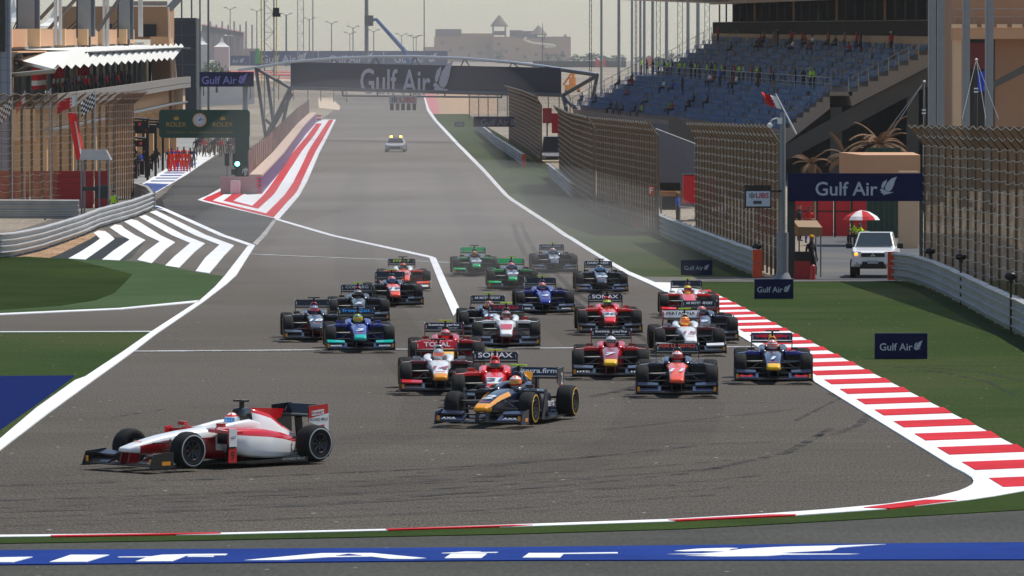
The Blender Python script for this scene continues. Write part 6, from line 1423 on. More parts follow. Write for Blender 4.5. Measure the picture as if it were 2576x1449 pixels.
# people on the balcony
bw = ['dark red', 'charcoal', 'navy', 'brown']; bc = ['red', 'dark', 'navy', 'brown']
ordn += ['sixteenth', 'seventeenth', 'eighteenth', 'nineteenth', 'twentieth', 'twenty-first', 'twenty-second', 'twenty-third', 'twenty-fourth', 'twenty-fifth', 'twenty-sixth', 'twenty-seventh', 'twenty-eighth']
Yq = 404.0
for i in range(26):
    Yq += rnd.choice((1.6, 2.4, 3.6, 5.0)); k = rnd.randrange(4)
    person('arms' if i % 2 else 'stand', (-32.25 - .5 * (i % 2), Yq, gz(Yq) + 6.5), R(75) + rnd.uniform(-.6, .6), bc[k], 'dark', f'guest in {bw[k]} on the shaded balcony, {ordn[i]} from the near end', 'guests on the pit building balcony', skin=SKIN2)

# black screen wall, airline sign and white tents behind the pit building
t = thing('screen_tower', 'tall dark glass tower beside the tan pit building', 'tower', tuple(at(462, 225, 640)))
a, c = at(430, 222, 640), at(494, 45, 640)
b = MB(); b.box(((a.x + c.x) / 2, 643, (gz(640) + c.z) / 2), (c.x - a.x, 6, c.z - gz(640))); b.build('core', MS('tower_black', (40, 42, 50), rough=.5), t)
b = MB()
for k in range(5): hexpx(b, 430, 494, 50 + k * 37, 51.5 + k * 37, 639.9, .1)
for x in (431, 458, 492): hexpx(b, x, x + 1.5, 47, 222, 639.9, .1)
b.build('frame', MS('tower_frame', (84, 88, 98)), t)
t, c, w_, h_ = px_board('airline_sign', 'raised navy airline sign at the left beyond the pit building', 493, 638, 181, 218, 690, cat='sign', tw=.80, thick=.6, letter=MS('lilac_lettering', (120, 116, 176)))
for x in (500, 617): a = at(x, 218, 690.6); MB().tube((a.x, 690.6, gz(690)), a, .35, n=6).build('post', GREYP, t)
# green clock sign over the pit exit
Yk = 424.0
t = thing('clock_sign', 'dark green sign with a round clock and gold lettering over the pit exit', 'sign', tuple(Vector((at(610, 0, Yk).x, Yk, gz(Yk)))))
KG = MS('sign_green', (10, 66, 50), rough=.45, var=.1, scale=.5)
a, c = at(400, 347, Yk), at(628, 276, Yk); cx, cz, w_, h_ = (a.x + c.x) / 2, (a.z + c.z) / 2, c.x - a.x, c.z - a.z
def rrect(w, h, r, n=5):
    out = []
    for qx, qy, a0 in ((1, 1, 0), (-1, 1, 90), (-1, -1, 180), (1, -1, 270)):
        for i in range(n + 1):
            a_ = R(a0 + 90 * i / n); out.append((qx * (w / 2 - r) + r * math.cos(a_), qy * (h / 2 - r) + r * math.sin(a_)))
    return out
b = MB(); b.prism([(cx + p[0], cz + p[1]) for p in rrect(w_, h_, .25)], 1, Yk, Yk + .5); b.build('panel', KG, t)
a2, c2 = at(591, 347, Yk), at(627, 470, Yk); b = MB(); b.box(((a2.x + c2.x) / 2, Yk + .25, (a.z + gz(Yk)) / 2 + .05), (c2.x - a2.x, .45, a.z - gz(Yk) + .1)); b.build('stem', KG, t)
GOLD = MS('gold_lettering', (196, 150, 48), rough=.4)
for x in (443, 560):
    b = MB(); b.text('ROLEX', board_mat((at(x, 0, Yk).x, Yk - .03, at(0, 313, Yk).z)), 0, 50 / S(Yk), 11.5 / S(Yk), .0); b.build('lettering', GOLD, t)
    m_ = board_mat((at(x, 0, Yk).x, Yk - .03, at(0, 297, Yk).z)); u = 5.5 / S(Yk); b = MB(); b.flat([[(-1 * u, -.9 * u), (1 * u, -.9 * u), (1.3 * u, .6 * u), (.75 * u, -.1 * u), (.65 * u, 1.2 * u), (.2 * u, 0), (0, 1.5 * u), (-.2 * u, 0), (-.65 * u, 1.2 * u), (-.75 * u, -.1 * u), (-1.3 * u, .6 * u)]], m_); b.build('crown_emblem', GOLD, t)
b = MB(); b.text('2015 FORMULA 1 GULF AIR BAHRAIN GRAND PRIX', board_mat((at(502, 0, Yk).x, Yk - .03, at(0, 333, Yk).z)), 0, 168 / S(Yk), 5.2 / S(Yk), .01); b.build('lettering', MS('dull_gold', (150, 128, 40)), t)
kc = (at(501.5, 0, Yk).x, at(0, 302, Yk).z)
b = MB(); b.tube((kc[0], Yk - .10, kc[1]), (kc[0], Yk, kc[1]), 17.5 / S(Yk), n=28); b.build('clock_rim', MS('clock_gold', (214, 150, 60), rough=.3, metal=.4), t)
b = MB(); b.tube((kc[0], Yk - .12, kc[1]), (kc[0], Yk - .05, kc[1]), 15 / S(Yk), n=28); b.build('clock_face', MS('clock_white', (205, 210, 216)), t)
b = MB(); m_ = board_mat((kc[0], Yk - .13, kc[1])); u = 1 / S(Yk)
for k in range(12): b.flat([[(-.7 * u, 11 * u), (.7 * u, 11 * u), (.7 * u, 13.5 * u), (-.7 * u, 13.5 * u)]], m_ @ Matrix.Rotation(R(30 * k), 4, 'Z'))
b.flat([[(-.9 * u, -2 * u), (.9 * u, -2 * u), (.5 * u, 12 * u), (-.5 * u, 12 * u)]], m_ @ Matrix.Rotation(R(-85), 4, 'Z')); b.flat([[(-1.1 * u, -2 * u), (1.1 * u, -2 * u), (.7 * u, 8 * u), (-.7 * u, 8 * u)]], m_ @ Matrix.Rotation(R(-35), 4, 'Z'))
b.build('clock_hand', CARB, t)
# pit exit light and its stand
t = thing('pit_exit_light', 'small green pit exit light below the clock sign', 'traffic light', tuple(Vector((at(597, 0, 420).x, 420, gz(420)))))
a = at(597, 412, 420); b = MB(); b.tube((a.x, 420.2, gz(420)), (a.x, 420.2, a.z), .07, n=6); b.box((a.x, 420.15, a.z), (.5, .25, .6)); b.box((a.x - .2, 420.1, a.z - .6), (.5, .25, .4)); b.build('housing', CARB, t)
b = MB(); b.sphere((a.x, 420.0, a.z), .17, 0, 12, 8, 1, .5, 1); b.build('lit_lens', M('green_light', (.10, 1.0, .75), emit=14.0), t)
for i, (x0, x1) in enumerate(((565, 577), (585, 600))):
    a, c = at(x0, 417, 426), at(x1, 386, 426)
    t = thing('lap_board', ['left black board hanging beside the pit exit light', 'right black board above the pit exit light'][i], 'board', ((a.x + c.x) / 2, 426, gz(426)), 0, 'black boards by the pit exit')
    b = MB(); b.box(((a.x + c.x) / 2, 426, (a.z + c.z) / 2), (c.x - a.x, .1, c.z - a.z)); b.build('panel', CARB, t)
    b = MB(); b.tube(((a.x + c.x) / 2, 426.1, gz(426)), ((a.x + c.x) / 2, 426.1, c.z + .3), .03, n=5); b.build('pole', GREYP, t)
BLK = MS('pale_pink_block', (222, 200, 200), rough=.7)
for i, (x0, x1, y0, y1, Y) in enumerate(((579, 604, 449, 485, 402), (606, 652, 462, 484, 406), (622, 640, 440, 465, 410))):
    a, c = at(x0, y1, Y), at(x1, y0, Y); t = thing('barrier_block', ['pale upright block at the tip of the striped divider', 'row of low pale water-filled blocks behind the upright one', 'pale block standing right of the marshal'][i], 'barrier', ((a.x + c.x) / 2, Y, gz(Y)), 0, 'pale barrier blocks at the divider')
    b = MB(); b.box(((a.x + c.x) / 2, Y + .3, gz(Y) + (c.z - a.z) / 2), (c.x - a.x, .6, c.z - a.z)); b.build('block', BLK, t, bevel=.05)
at_person('stand', 618, 0, 418, R(160), 'white', 'dark', 'marshal in white shirt and vest standing at the pit exit stem')
at_person('stand', 640, 0, 430, R(160), 'red', 'dark', 'person in red behind the pit wall end')
# the pit wall: blue panelled barrier with coping and debris fence
pw = [G(657, 489), G(712, 424), G(767, 341), G(795, 309)]
t = thing('pit_wall', 'pit wall with lilac banners beside the red and white stripes', 'wall', tuple(pw[0]))
b = MB(); Hh = 1.25
for p, q in zip(pw, pw[1:]): b.hexa([p, q, q + Vector((-.35, 0, 0)), p + Vector((-.35, 0, 0))], [v + Vector((0, 0, Hh)) for v in (p, q, q + Vector((-.35, 0, 0)), p + Vector((-.35, 0, 0)))])
b.build('banner_wall', MS('lilac_banner', (112, 104, 168), rough=.7), t)
b = MB()
for p, q in zip(pw, pw[1:]): b.hexa([v + Vector((.06, 0, Hh)) for v in (p, q, q + Vector((-.9, 0, 0)), p + Vector((-.9, 0, 0)))], [v + Vector((.06, 0, Hh + .16)) for v in (p, q, q + Vector((-.9, 0, 0)), p + Vector((-.9, 0, 0)))])
b.build('coping', MS('tan_coping', (200, 176, 158), rough=.8), t)
b = MB(); k_ = 0
for p, q in zip(pw, pw[1:]):
    n_ = int((q - p).length / 1.5)
    for k in range(n_): c = p.lerp(q, k / n_); b.box(c + Vector((.03, 0, Hh / 2)), (.05, .08, Hh))
b.build('rib', MS('pale_rib', (176, 160, 190)), t)
b = MB(); p = pw[0]; b.box(p + Vector((-1.55, -.3, .62)), (2.6, .6, 1.28)); b.build('end_block', MS('dusty_pink_block', (176, 150, 146)), t)
b = MB()
for k in range(6): b.box(p + Vector((-.1, -.62, .12 + k * .21)), (.45, .04, .10))
b.build('red_tag', MS('tag_red', (214, 90, 90)), t)
b = MB(); U = Vector((0, 0, 1))
for p, q in zip(pw, pw[1:]): b.add([p + Vector((-.9, 0, Hh)), q + Vector((-.9, 0, Hh)), q + Vector((-.9, 0, 3.1)), p + Vector((-.9, 0, 3.1))], [(0, 1, 2, 3)])
b.build('debris_net', netmat('rosy_net', (176, 126, 108), .55, .8), t)
b = MB()
for p, q in zip(pw, pw[1:]):
    n_ = int((q - p).length / 6)
    for k in range(n_): c = p.lerp(q, k / n_) + Vector((-.9, 0, Hh)); b.tube(c, c + Vector((0, 0, 1.9)), .05, n=5)
b.build('net_post', GREYP, t)
t = thing('stripe_barrier', 'red and white striped barrier end at the far tip of the pit wall', 'barrier', tuple(G(806, 309)))
b = MB(); a, c = at(797, 311, 790), at(808, 289, 790)
for k in range(5): b.box(((a.x + c.x) / 2 , 790 , a.z + (c.z - a.z) * (k + .5) / 5), (c.x - a.x, 1.5, (c.z - a.z) / 5 * .98), k % 2)
b.build('block', [red, white], t)
# pit lane crew
def crew(x, Y, pose, sh, tz, label, group, **k):
    return person(pose, (at(x, 0, Y).x, Y, gz(Y) + .02), R(rnd.uniform(-50, 50)), sh, tz, label, group, **k)
for i, x in enumerate((425, 434, 443, 450, 458, 466, 474)):
    crew(x, 466 + (i % 3) * 1.2, ('stand', 'arms')[i % 2], 'fire', 'fire', f'{ordn[i]} from left of the pit crew huddle in orange-red overalls', 'pit crew in orange-red overalls', cap='orange')
for i, (x, Y, sh) in enumerate(((352, 462, 'royal'), (423, 474, 'navy'), (432, 480, 'royal'), (446, 482, 'royal'), (462, 484, 'navy'), (478, 480, 'navy'), (487, 478, 'navy'))):
    crew(x, Y, 'stand', sh, sh, ['mechanic in royal blue overalls beside the stands at the pit lane left', 'first navy mechanic behind the orange-red huddle', 'first royal blue mechanic behind the orange-red huddle', 'second royal blue mechanic behind the orange-red huddle', 'navy mechanic behind the middle of the orange-red huddle', 'navy mechanic near the right end of the huddle', 'navy mechanic standing apart at the right of the huddle'][i], 'pit crew in blue overalls')
cols_ = ['dark', 'khaki', 'brown', 'white', 'red', 'navy', 'grey', 'black']
wrd = dict(dark='charcoal', khaki='khaki', brown='brown', white='white', red='red', navy='navy', grey='grey', black='black')
for i in range(22):
    x = 492 + i * 5.2; c_ = cols_[(i * 5) % 8]
    crew(x, 522 + (i % 4) * 7, ('stand', 'arms', 'walk')[i % 3], c_, 'dark', f'{ordn[i]} from left in the crowd under the clock sign, in {wrd[c_]}', 'people in the pit lane under the clock sign')
for i, (x, Y) in enumerate(((340, 446), (346, 456), (362, 470), (372, 450), (386, 468), (340, 480), (395, 476))):
    crew(x, Y, 'arms' if i % 2 else 'stand', 'black', 'black', f'{ordn[i]} black-clad mechanic from left among the pit stands', 'mechanics in black among the pit stands')
# pit gantries and stands
for i, (x, Y, y0, wd) in enumerate(((345, 440, 296, 62), (362, 452, 312, 70), (384, 470, 300, 60), (350, 448, 345, 40))):
    t = thing('pit_gantry', ['nearest black pit gantry above the pit lane', 'black overhead pit gantry with red lights', 'farther black pit gantry beside the clock sign', 'low black equipment cart under the pit gantries'][i], 'pit equipment', tuple(Vector((at(x, 0, Y).x, Y, gz(Y)))), 0, 'black pit equipment')
    a = at(x, y0, Y); L_ = wd / S(Y); b = MB()
    for q in (-.5, .5): b.tube((a.x + L_ * q * .8, Y, gz(Y)), (a.x + L_ * q * .8, Y, a.z), .07, n=6); b.tube((a.x + L_ * q * .8, Y + 1.2, gz(Y)), (a.x + L_ * q * .8, Y + 1.2, a.z), .07, n=6)
    b.tube((a.x - L_ / 2, Y, a.z), (a.x + L_ / 2, Y, a.z - .15), .08, n=6); b.box((a.x, Y + .6, a.z - .5), (L_ * .9, 1.0, .5)); b.box((a.x - L_ * .2, Y + .4, gz(Y) + .7), (L_ * .4, .8, 1.1))
    b.build('frame', CARB, t)
    b = MB(); b.tube((a.x - L_ * .45, Y - .12, a.z + .06), (a.x + L_ * .45, Y - .12, a.z - .05), .035, n=5); b.build('silver_rail', GALV, t)
    b = MB(); b.sphere((a.x + L_ * .1, Y - .1, a.z - .5), .12); b.build('red_light', MS('pit_red', (230, 40, 36)), t)
# marshal post at the left
t = thing('marshal_post', 'small grey-roofed marshal post on thin legs by the left guardrail', 'marshal post', tuple(G(240, 558)))
Ym = 336.0
b = MB(); a, c = at(200, 402, Ym), at(278, 377, Ym); b.hexa([(a.x, Ym, a.z), (c.x, Ym, a.z - .02), (c.x, Ym + 1.6, a.z), (a.x, Ym + 1.6, a.z)], [(a.x + .1, Ym + .3, c.z), (c.x - .3, Ym + .3, c.z), (c.x - .3, Ym + 1.5, c.z), (a.x + .1, Ym + 1.5, c.z)]); b.build('roof', MS('grey_sheet_roof', (142, 142, 140)), t)
for x, yy in ((205, 0), (250, .1), (273, 0), (212, 1.4)):
    q = at(x, 402, Ym + yy); MB().tube((q.x, Ym + yy, 0), (q.x, Ym + yy, q.z), .06, n=6).build('leg', GREYP, t)
b = MB(); hexpx(b, 208, 275, 470, 480, Ym + .1, .1); hexpx(b, 240, 272, 466, 500, Ym + .3, .6); b.build('counter', DARKM, t)
t_p = at_person('stand', 286, 0, 333, R(-30), 'grey', 'dark', 'marshal in grey shirt and yellow vest leaning behind the curved left guardrail', cap='black', skin=SKIN2)
b = MB(); b.loft([ring(-.15, .16, 0, .1, n=10), ring(.15, .16, 0, .1, n=10)]) if False else None
b = MB(); n = 14; b.loft([[(rr * 1.12 * math.cos(2 * math.pi * i / n), rr * .86 * math.sin(2 * math.pi * i / n) + .005, z) for i in range(n)] for rr, z in ((.165, 1.0), (.17, 1.15), (.175, 1.3), (.15, 1.42))], 0, False); b.build('vest', CL['hivis'], t_p, local=True)
# red boards behind the left fence
for i, (xa, xb) in enumerate(((-60, 75), (77, 235), (237, 275))):
    Y = 362.0; a, c = at(xa, 505, Y), at(xb, 430, Y); t = thing('red_board', ['dark red hoarding nearest the left edge behind the catch fence', 'widest dark red hoarding behind the left catch fence', 'short dark red hoarding behind the marshal post'][i], 'hoarding', ((a.x + c.x) / 2, Y, gz(Y)), 0, 'dark red hoardings at the left')
    b = MB(); b.box(((a.x + c.x) / 2, Y, (c.z + gz(Y)) / 2), (c.x - a.x - .06, .1, c.z - gz(Y))); b.build('panel', MS('hoarding_dark_red', (150, 22, 26), rough=.7, var=.15, scale=.4), t)
    b = MB()
    for k in range(5): b.box(((a.x + c.x) / 2, Y - .07, gz(Y) + .3 + k * .42), (c.x - a.x - .1, .03, .02))
    b.build('seam', MS('seam_dark', (96, 30, 28)), t)
# flags on the left fence
for i, (x, y0, y1, w_, kind, lab) in enumerate(((30, 236, 300, -38, 'chk', 'chequered flag at the very left edge of the fence'), (62, 232, 276, -26, 'rw', 'dark red and white flag second from the left edge'), (127, 226, 265, -16, 'chk', 'narrow chequered flag hanging in the middle of the left fence'), (192, 236, 276, -58, 'rw', 'wide red and white flag blowing left on the fence'), (239, 230, 283, -42, 'chk', 'largest chequered flag at the right of the row'))):
    Y = 350 + i * 4; a = at(x, y0 - 4, Y)
    t = thing('flag', lab, 'flag', (a.x, Y, gz(Y)), 0, 'flags along the left fence')
    b = MB(); b.tube((a.x, Y, gz(Y)), a, .04, n=6); b.build('pole', GALV, t)
    X = at(x + w_, 0, Y).x - a.x; dz = -(y1 - y0) / S(Y)
    if kind == 'chk': fn = lambda i_, j_: (i_ + j_) % 2; ms = [FW, FB]; nx, ny = 7, 6
    else: fn = lambda i_, j_: 0 if i_ < 3 - (j_ % 2) else 1; ms = [FW, CL['red']]; nx, ny = 9, 7
    flag_grid(a + Vector((0, 0, -.1)), (X * .85, 0, dz * (.55 if x != 127 else .1)), (0 if x != 127 else -.1, 0, dz * .7), nx, ny, .12, fn).build('cloth', ms, t)
t = thing('flag', 'long bright red flag hanging down in the middle of the left fence', 'flag', tuple(at(195, 400, 352)), 0, 'flags along the left fence')
a = at(170, 284, 352); flag_grid(a, at(192, 284, 352) - a, at(192, 402, 352) - a, 5, 12, .15, lambda i_, j_: 1 if i_ == 3 and j_ > 1 else 0).build('cloth', [MS('flag_scarlet', (235, 40, 36), rough=.7), FW], t)
b = MB(); b.tube(at(168, 283, 352), at(196, 283, 352), .03, n=5); b.build('batten', GALV, t)

# ================================================================ GANTRY ACROSS THE STRAIGHT
Yg = 610.0
STG = MS('gantry_steel', (84, 87, 90), rough=.5)
t = thing('start_gantry', 'long arched gantry with a navy airline banner across the straight', 'gantry', tuple(Vector((0, Yg, gz(Yg)))))
LT, LB, RT, RB = at(731, 156, 628), at(731, 217, 628), at(1412, 171, 592), at(1412, 236, 592)
b = MB(); dn = Vector((0, .8, 0)); b.hexa([LB, RB, RB + dn, LB + dn], [LT, RT, RT + dn, LT + dn]); b.build('banner', M('banner_navy', (.010, .013, .035), rough=.6, var=.1), t)
rz_ = math.atan2(RT.y - LT.y, RT.x - LT.x); cc = at(1022, 199.5, 612.0); sl = (RT - LT); wB = sl.length; tilt = math.atan2(sl.z, math.hypot(sl.x, sl.y))
mm_ = Matrix.Translation(cc + Vector((0, -.10, 0))) @ Matrix.Rotation(rz_, 4, 'Z') @ Matrix.Rotation(R(90), 4, 'X') @ Matrix.Rotation(tilt, 4, 'Z')
b = MB(); airline_text(b, mm_, wB, 2.7, .345); b.build('lettering', MS('banner_grey', (178, 178, 188)), t)
arch = [(600, 176, 632), (644, 170, 630), (731, 156, 628), (838, 147, 622), (944, 143, 617), (1044, 142.5, 612), (1169, 147, 605), (1288, 157, 599), (1368, 167, 595), (1503, 187, 588)]
b = MB(); b.path([at(*q) for q in arch], .16, 8); b.path([at(*q) + Vector((0, 1.6, 0)) for q in arch], .14, 6); b.build('arch_tube', MS('pale_steel', (196, 198, 200), rough=.4, metal=.3), t)
b = MB(); b.path([at(731, 221, 628), at(1412, 239, 592)], .22, 6)
for (x, y, Y) in arch[2:9]:
    q = at(x, y, Y); f = (x - 731) / (1412 - 731); bt = LT.lerp(RT, f)
    b.tube(q, bt, .07, n=5); b.tube(q, LT.lerp(RT, min(1, f + .03)), .07, n=5)
b.path([at(862, 224, 621), at(862, 241, 621), at(1262, 245, 600), at(1262, 234, 600)], .10, 5); b.path([at(949, 227, 616), at(949, 242, 616)], .08, 5); b.path([at(1033, 228, 612), at(1033, 243, 612)], .08, 5); b.path([at(1119, 229, 608), at(1119, 243, 608)], .08, 5); b.path([at(1180, 229, 608), at(1180, 243, 608)], .08, 5)
b.build('lower_frame', STG, t)
for side, L_ in ((0, [((644, 170, 630), (668, 345, 630)), ((731, 218, 629), (668, 345, 630)), ((672, 190, 632), (690, 330, 632)), ((644, 172, 630), (731, 222, 629)), ((668, 300, 630), (712, 340, 630)), ((731, 222, 629), (702, 352, 629)), ((672, 345, 629), (735, 235, 629))]),
                 (1, [((1503, 187, 588), (1480, 300, 588)), ((1412, 176, 592), (1503, 189, 588)), ((1503, 190, 588), (1416, 240, 591)), ((1416, 244, 591), (1478, 300, 588)), ((1416, 240, 591), (1424, 272, 590)), ((1480, 300, 588), (1478, 405, 588)), ((1424, 272, 590), (1428, 400, 590))])):
    b = MB()
    for p, q in L_: b.tube(at(*p), at(*q), .20 if p[1] - q[1] else .2, n=6)
    f = at(668, 345, 630) if side == 0 else at(1480, 300, 588)
    b.tube(f, (f.x, f.y, gz(f.y)), .22, n=6); b.build('leg_truss', STG, t)
a, c = at(979, 260, 611), at(1049, 242, 611); t = thing('start_lights', 'white bank panel with five black start lights hanging under the gantry', 'start lights', tuple(at(1014, 278, 611)))
b = MB(); b.box(((a.x + c.x) / 2, 611, (a.z + c.z) / 2), (c.x - a.x, .3, c.z - a.z)); b.tube((a.x + .4, 611, c.z), (a.x + .4, 611, c.z + .5), .06); b.tube((c.x - .4, 611, c.z), (c.x - .4, 611, c.z + .5), .06); b.build('panel', MS('dim_white_panel', (176, 178, 178)), t)
b = MB(); b.text('UBS', board_mat((at(1025, 0, 611).x, 610.8, at(0, 251, 611).z)), 0, 1.75, .58, .02); b.build('lettering', MS('sign_red', (190, 30, 45)), t)
b = MB(); keys(b, board_mat((at(992, 0, 611).x, 610.8, at(0, 251, 611).z)), .38); b.build('emblem', CARB, t)
for k in range(5):
    b = MB(); q = at(986 + k * 14, 269, 611); b.box((q.x, 611, q.z), (.40, .4, .72)); b.build('light_box', MS('light_box', (60, 62, 58)), t)
# safety car
g = G(995, 383); AMB = M('amber_beacon', (1.0, .42, .06), emit=9.0)
simple_car('safety_car', 'silver safety car with two amber roof beacons far up the straight', (g.x, g.y + 2.2, g.z + .02), R(-92), paint('silver_car', (176, 182, 186)), 'car', lights=AMB, wid=1.88, hgt=1.32)

# small far signs, walls and people on the right
px_board('airline_sign', 'hazy navy airline sign above the far right verge, under the gantry', 1191, 1321, 293, 319, 575, cat='sign', tw=.72, letter=MS('dim_letter', (116, 116, 124)))
px_board('advertising_board', 'faint far airline board lying on the distant verge', 1143, 1168, 304, 316, 730, ground=True, tw=.7)
for i, (x0, x1, y0, y1, Y) in enumerate(((1365, 1388, 272, 310, 545), (1388, 1422, 285, 335, 520))):
    a, c = at(x0, y1, Y), at(x1, y0, Y); t = thing('red_wall', ['farther red wall panel between the two shaded fences', 'nearer red wall panel between the two shaded fences'][i], 'hoarding', ((a.x + c.x) / 2, Y, gz(Y)), 0, 'red panels between the fences')
    b = MB(); b.box(((a.x + c.x) / 2, Y, (a.z + c.z) / 2), (c.x - a.x, .3, c.z - a.z)); b.build('panel', REDP, t)
    b = MB(); b.tube(((a.x + c.x) / 2, Y + .3, gz(Y)), ((a.x + c.x) / 2, Y + .3, c.z), .08, n=5); b.build('post', GREYP, t)
simple_car('parked_truck', 'grey truck with white box behind the shaded fences', (at(1390, 0, 500).x, 503, gz(500)), R(-90), paint('truck_grey', (150, 152, 156)), 'truck', hgt=2.3, wid=2.2, van=True)
def far_wall(name, label, x0, x1, y0, Y, h, mat, cat='wall', caps=(), group=None):
    a, c = at(x0, y0, Y), at(x1, y0, Y); t = thing(name, label, cat, ((a.x + c.x) / 2, Y, gz(Y)), 0, group)
    b = MB(); b.box(((a.x + c.x) / 2, Y, gz(Y) + h / 2), (c.x - a.x, .8, h)); b.build('wall', mat, t)
    for x in caps:
        q = at(x, y0, Y); b = MB(); b.box((q.x, Y - .5, gz(Y) + h / 2 + .2), (11 / S(Y), .5, h + .4)); b.build('end_block', ORNG, t)
    return t
far_wall('tyre_wall', 'dark grey tyre wall with orange ends beyond the gantry at right', 1340, 1575, 160, 1480, 1.6, DCONC, caps=(1503, 1518))
far_wall('green_container_row', 'dark green container wall beyond the stand, with an orange end', 1638, 1690, 157, 1500, 2.2, GREEN, cat='container', caps=(1634,))
t = thing('orange_digger', 'small orange machine beyond the right end of the gantry', 'machine', tuple(G(1440, 232)))
b = MB(); a = G(1440, 232); s_ = 3.2
b.box(a + Vector((0, 0, .9)), (3.0, 3, 1.1)); b.box(a + Vector((0, 0, 2.1)), (1.3, 1.6, 1.5)); b.tube(a + Vector((0, 0, 1.5)), a + Vector((.3, 0, 4.4)), .35, n=6); b.tube(a + Vector((.3, 0, 4.4)), a + Vector((-1.8, 0, 1.4)), .22, n=6); b.build('body', MS('digger_orange', (240, 150, 40)), t)
b = MB(); b.tube(a + Vector((-1.2, -1, .35)), a + Vector((-1.2, 1.6, .35)), .35); b.tube(a + Vector((1.2, -1, .35)), a + Vector((1.2, 1.6, .35)), .35); b.build('track', CARB, t)
# long airline hoarding at the back, as four boards
for i, (x0, x1) in enumerate(((545, 628), (629, 800), (801, 965), (966, 1126))):
    Y = 1500 + (40 if i == 0 else 0); px_board('airline_hoarding', ['leftmost and lowest board of the distant airline hoarding', 'second board of the distant airline hoarding', 'third board of the distant airline hoarding', 'rightmost board of the distant airline hoarding'][i], x0, x1, 128 if i else 140, 165, Y, cat='hoarding', tw=.68, thick=1, letter=MS('hoarding_letter', (190, 188, 200)), group='distant airline hoarding', mat=M('hoarding_blue', (.022, .035, .14), rough=.6))
# painted run-off in the distance
sheet('far_runoff', [[(636, 203), (740, 205), (740, 196), (640, 190)]], MS('cream_runoff', (215, 190, 160), var=.1), .05)
sheet('far_runoff_stripe', [[(560, 180), (735, 181), (735, 183), (560, 182)], [(600, 186), (735, 187), (735, 191), (600, 188)], [(640, 195), (735, 196.5), (735, 199), (645, 197)]], red, .09)
sheet('far_service_road', [[(490, 270), (640, 262), (640, 205), (490, 215)]], road, .03)
FARNET = netmat('far_net', (170, 150, 130), .25)
catch_fence('distant thin catch fence under the right half of the gantry', [(-6, 800), (2, 770), (9, 745), (14, 730)], 3.6, -.3, .4, FARNET, 5.0, cables=3, pw=.14)
catch_fence('distant thin catch fence left of the gantry leg', [(-46, 1000), (-35, 980), (-28, 965)], 4.0, .3, .4, FARNET, 5.0, cables=3, pw=.14)

# masts and lights
def mast(label, x, y0, Y, wpx, group, arms=False, mat=None, top=None):
    g0 = gz(Y); X = at(x, 0, Y).x; z1 = at(x, y0, Y).z; r = wpx / 2 / S(Y)
    t = thing('light_mast' if arms else 'mast', label, 'lamp post' if arms else 'mast', (X, Y, g0), 0, group)
    b = MB(); b.tube((X, Y, g0), (X, Y, z1), r, r * .8, 8); b.build('pole', mat or GREYP, t)
    if arms:
        u = 1 / S(Y); b = MB()
        for q in (-1, 1): b.tube((X, Y, z1 - 3 * u), (X + q * 10 * u, Y, z1 + 3 * u), .7 * u, n=5); b.box((X + q * 12 * u, Y, z1 + 3 * u), (7 * u, 3 * u, 2 * u))
        b.build('lamp_arm', mat or GREYP, t)
    return t
MG = MS('mast_grey', (150, 152, 152), rough=.5); MD = MS('mast_dark', (96, 98, 100), rough=.5)
names = ['leftmost', 'second', 'third', 'fourth', 'fifth', 'sixth', 'seventh', 'eighth', 'ninth']
for i, (x, wd) in enumerate(((1513, 7), (1557, 9), (1590, 7), (1611, 7), (1621, 8), (1642, 9), (1677, 10), (1731, 10), (1756, 11))):
    mast(f'{names[i]} of the nine thick grey masts behind the far end of the stand', x, -60, 640 - i * 4, wd, 'thick grey masts behind the stand', mat=MG)
for i, (x, x2) in enumerate(((1483, 1488), (1598, 1602), (1651, 1661), (1705, 1717), (1773, 1785))):
    Y = 632; X, X2 = at(x, 0, Y).x, at(x2, 0, Y).x; t = thing('lattice_mast', f'{names[i]} thin lattice mast of the five between the thick grey ones', 'mast', (X, Y, gz(Y)), 0, 'thin lattice masts behind the stand')
    b = MB(); b.tube((X, Y, gz(Y)), (X, Y, 22), .05, n=4); b.tube((X2, Y, gz(Y)), (X2, Y, 22), .05, n=4)
    for k in range(30): b.tube((X if k % 2 else X2, Y, gz(Y) + k * .6), (X2 if k % 2 else X, Y, gz(Y) + k * .6 + .6), .02, n=3)
    b.build('lattice', MD, t)
for i, (x, y0, wd) in enumerate(((646, 27, 3), (720, 37, 5), (778, 48, 3), (834, 58, 3), (888, 69, 3), (880, 84, 2), (940, 78, 3), (1047, 92, 2), (1040, 93, 2), (579, 22, 2.5), (1010, 88, 2))):
    mast(f'twin-arm lamp post {["far left of the blue boom", "with the thickest pole left of the gantry arch", "beside the lattice mast", "standing clear in the middle sky", "tallest of the close group left of the big pole", "shortest of the close group left of the big pole", "just right of the big pole", "rightmost, by the distant villa", "paired with the rightmost one", "above the white marquee", "behind the blue boom"][i]}', x, y0, 1520, wd, 'distant twin-arm lamp posts', arms=True, mat=MD)
for i, (x, wd, y0) in enumerate(((503, 5, -60), (524, 6, -60), (457, 5, -60), (482, 5, -60), (1067, 3, -60), (787, 3, -60), (1365, 2, 60))):
    mast(['left one of the two tall poles by the dark glass tower', 'right one of the two tall poles by the dark glass tower', 'pole rising behind the dark glass tower, left', 'pole rising behind the dark glass tower, right', 'thin tall mast standing over the distant villa', 'thin mast right of the far lattice tower', 'short thin pole in front of the distant villa'][i], x, y0, 720 if i < 4 else 1300, wd, 'tall thin poles', mat=MD)
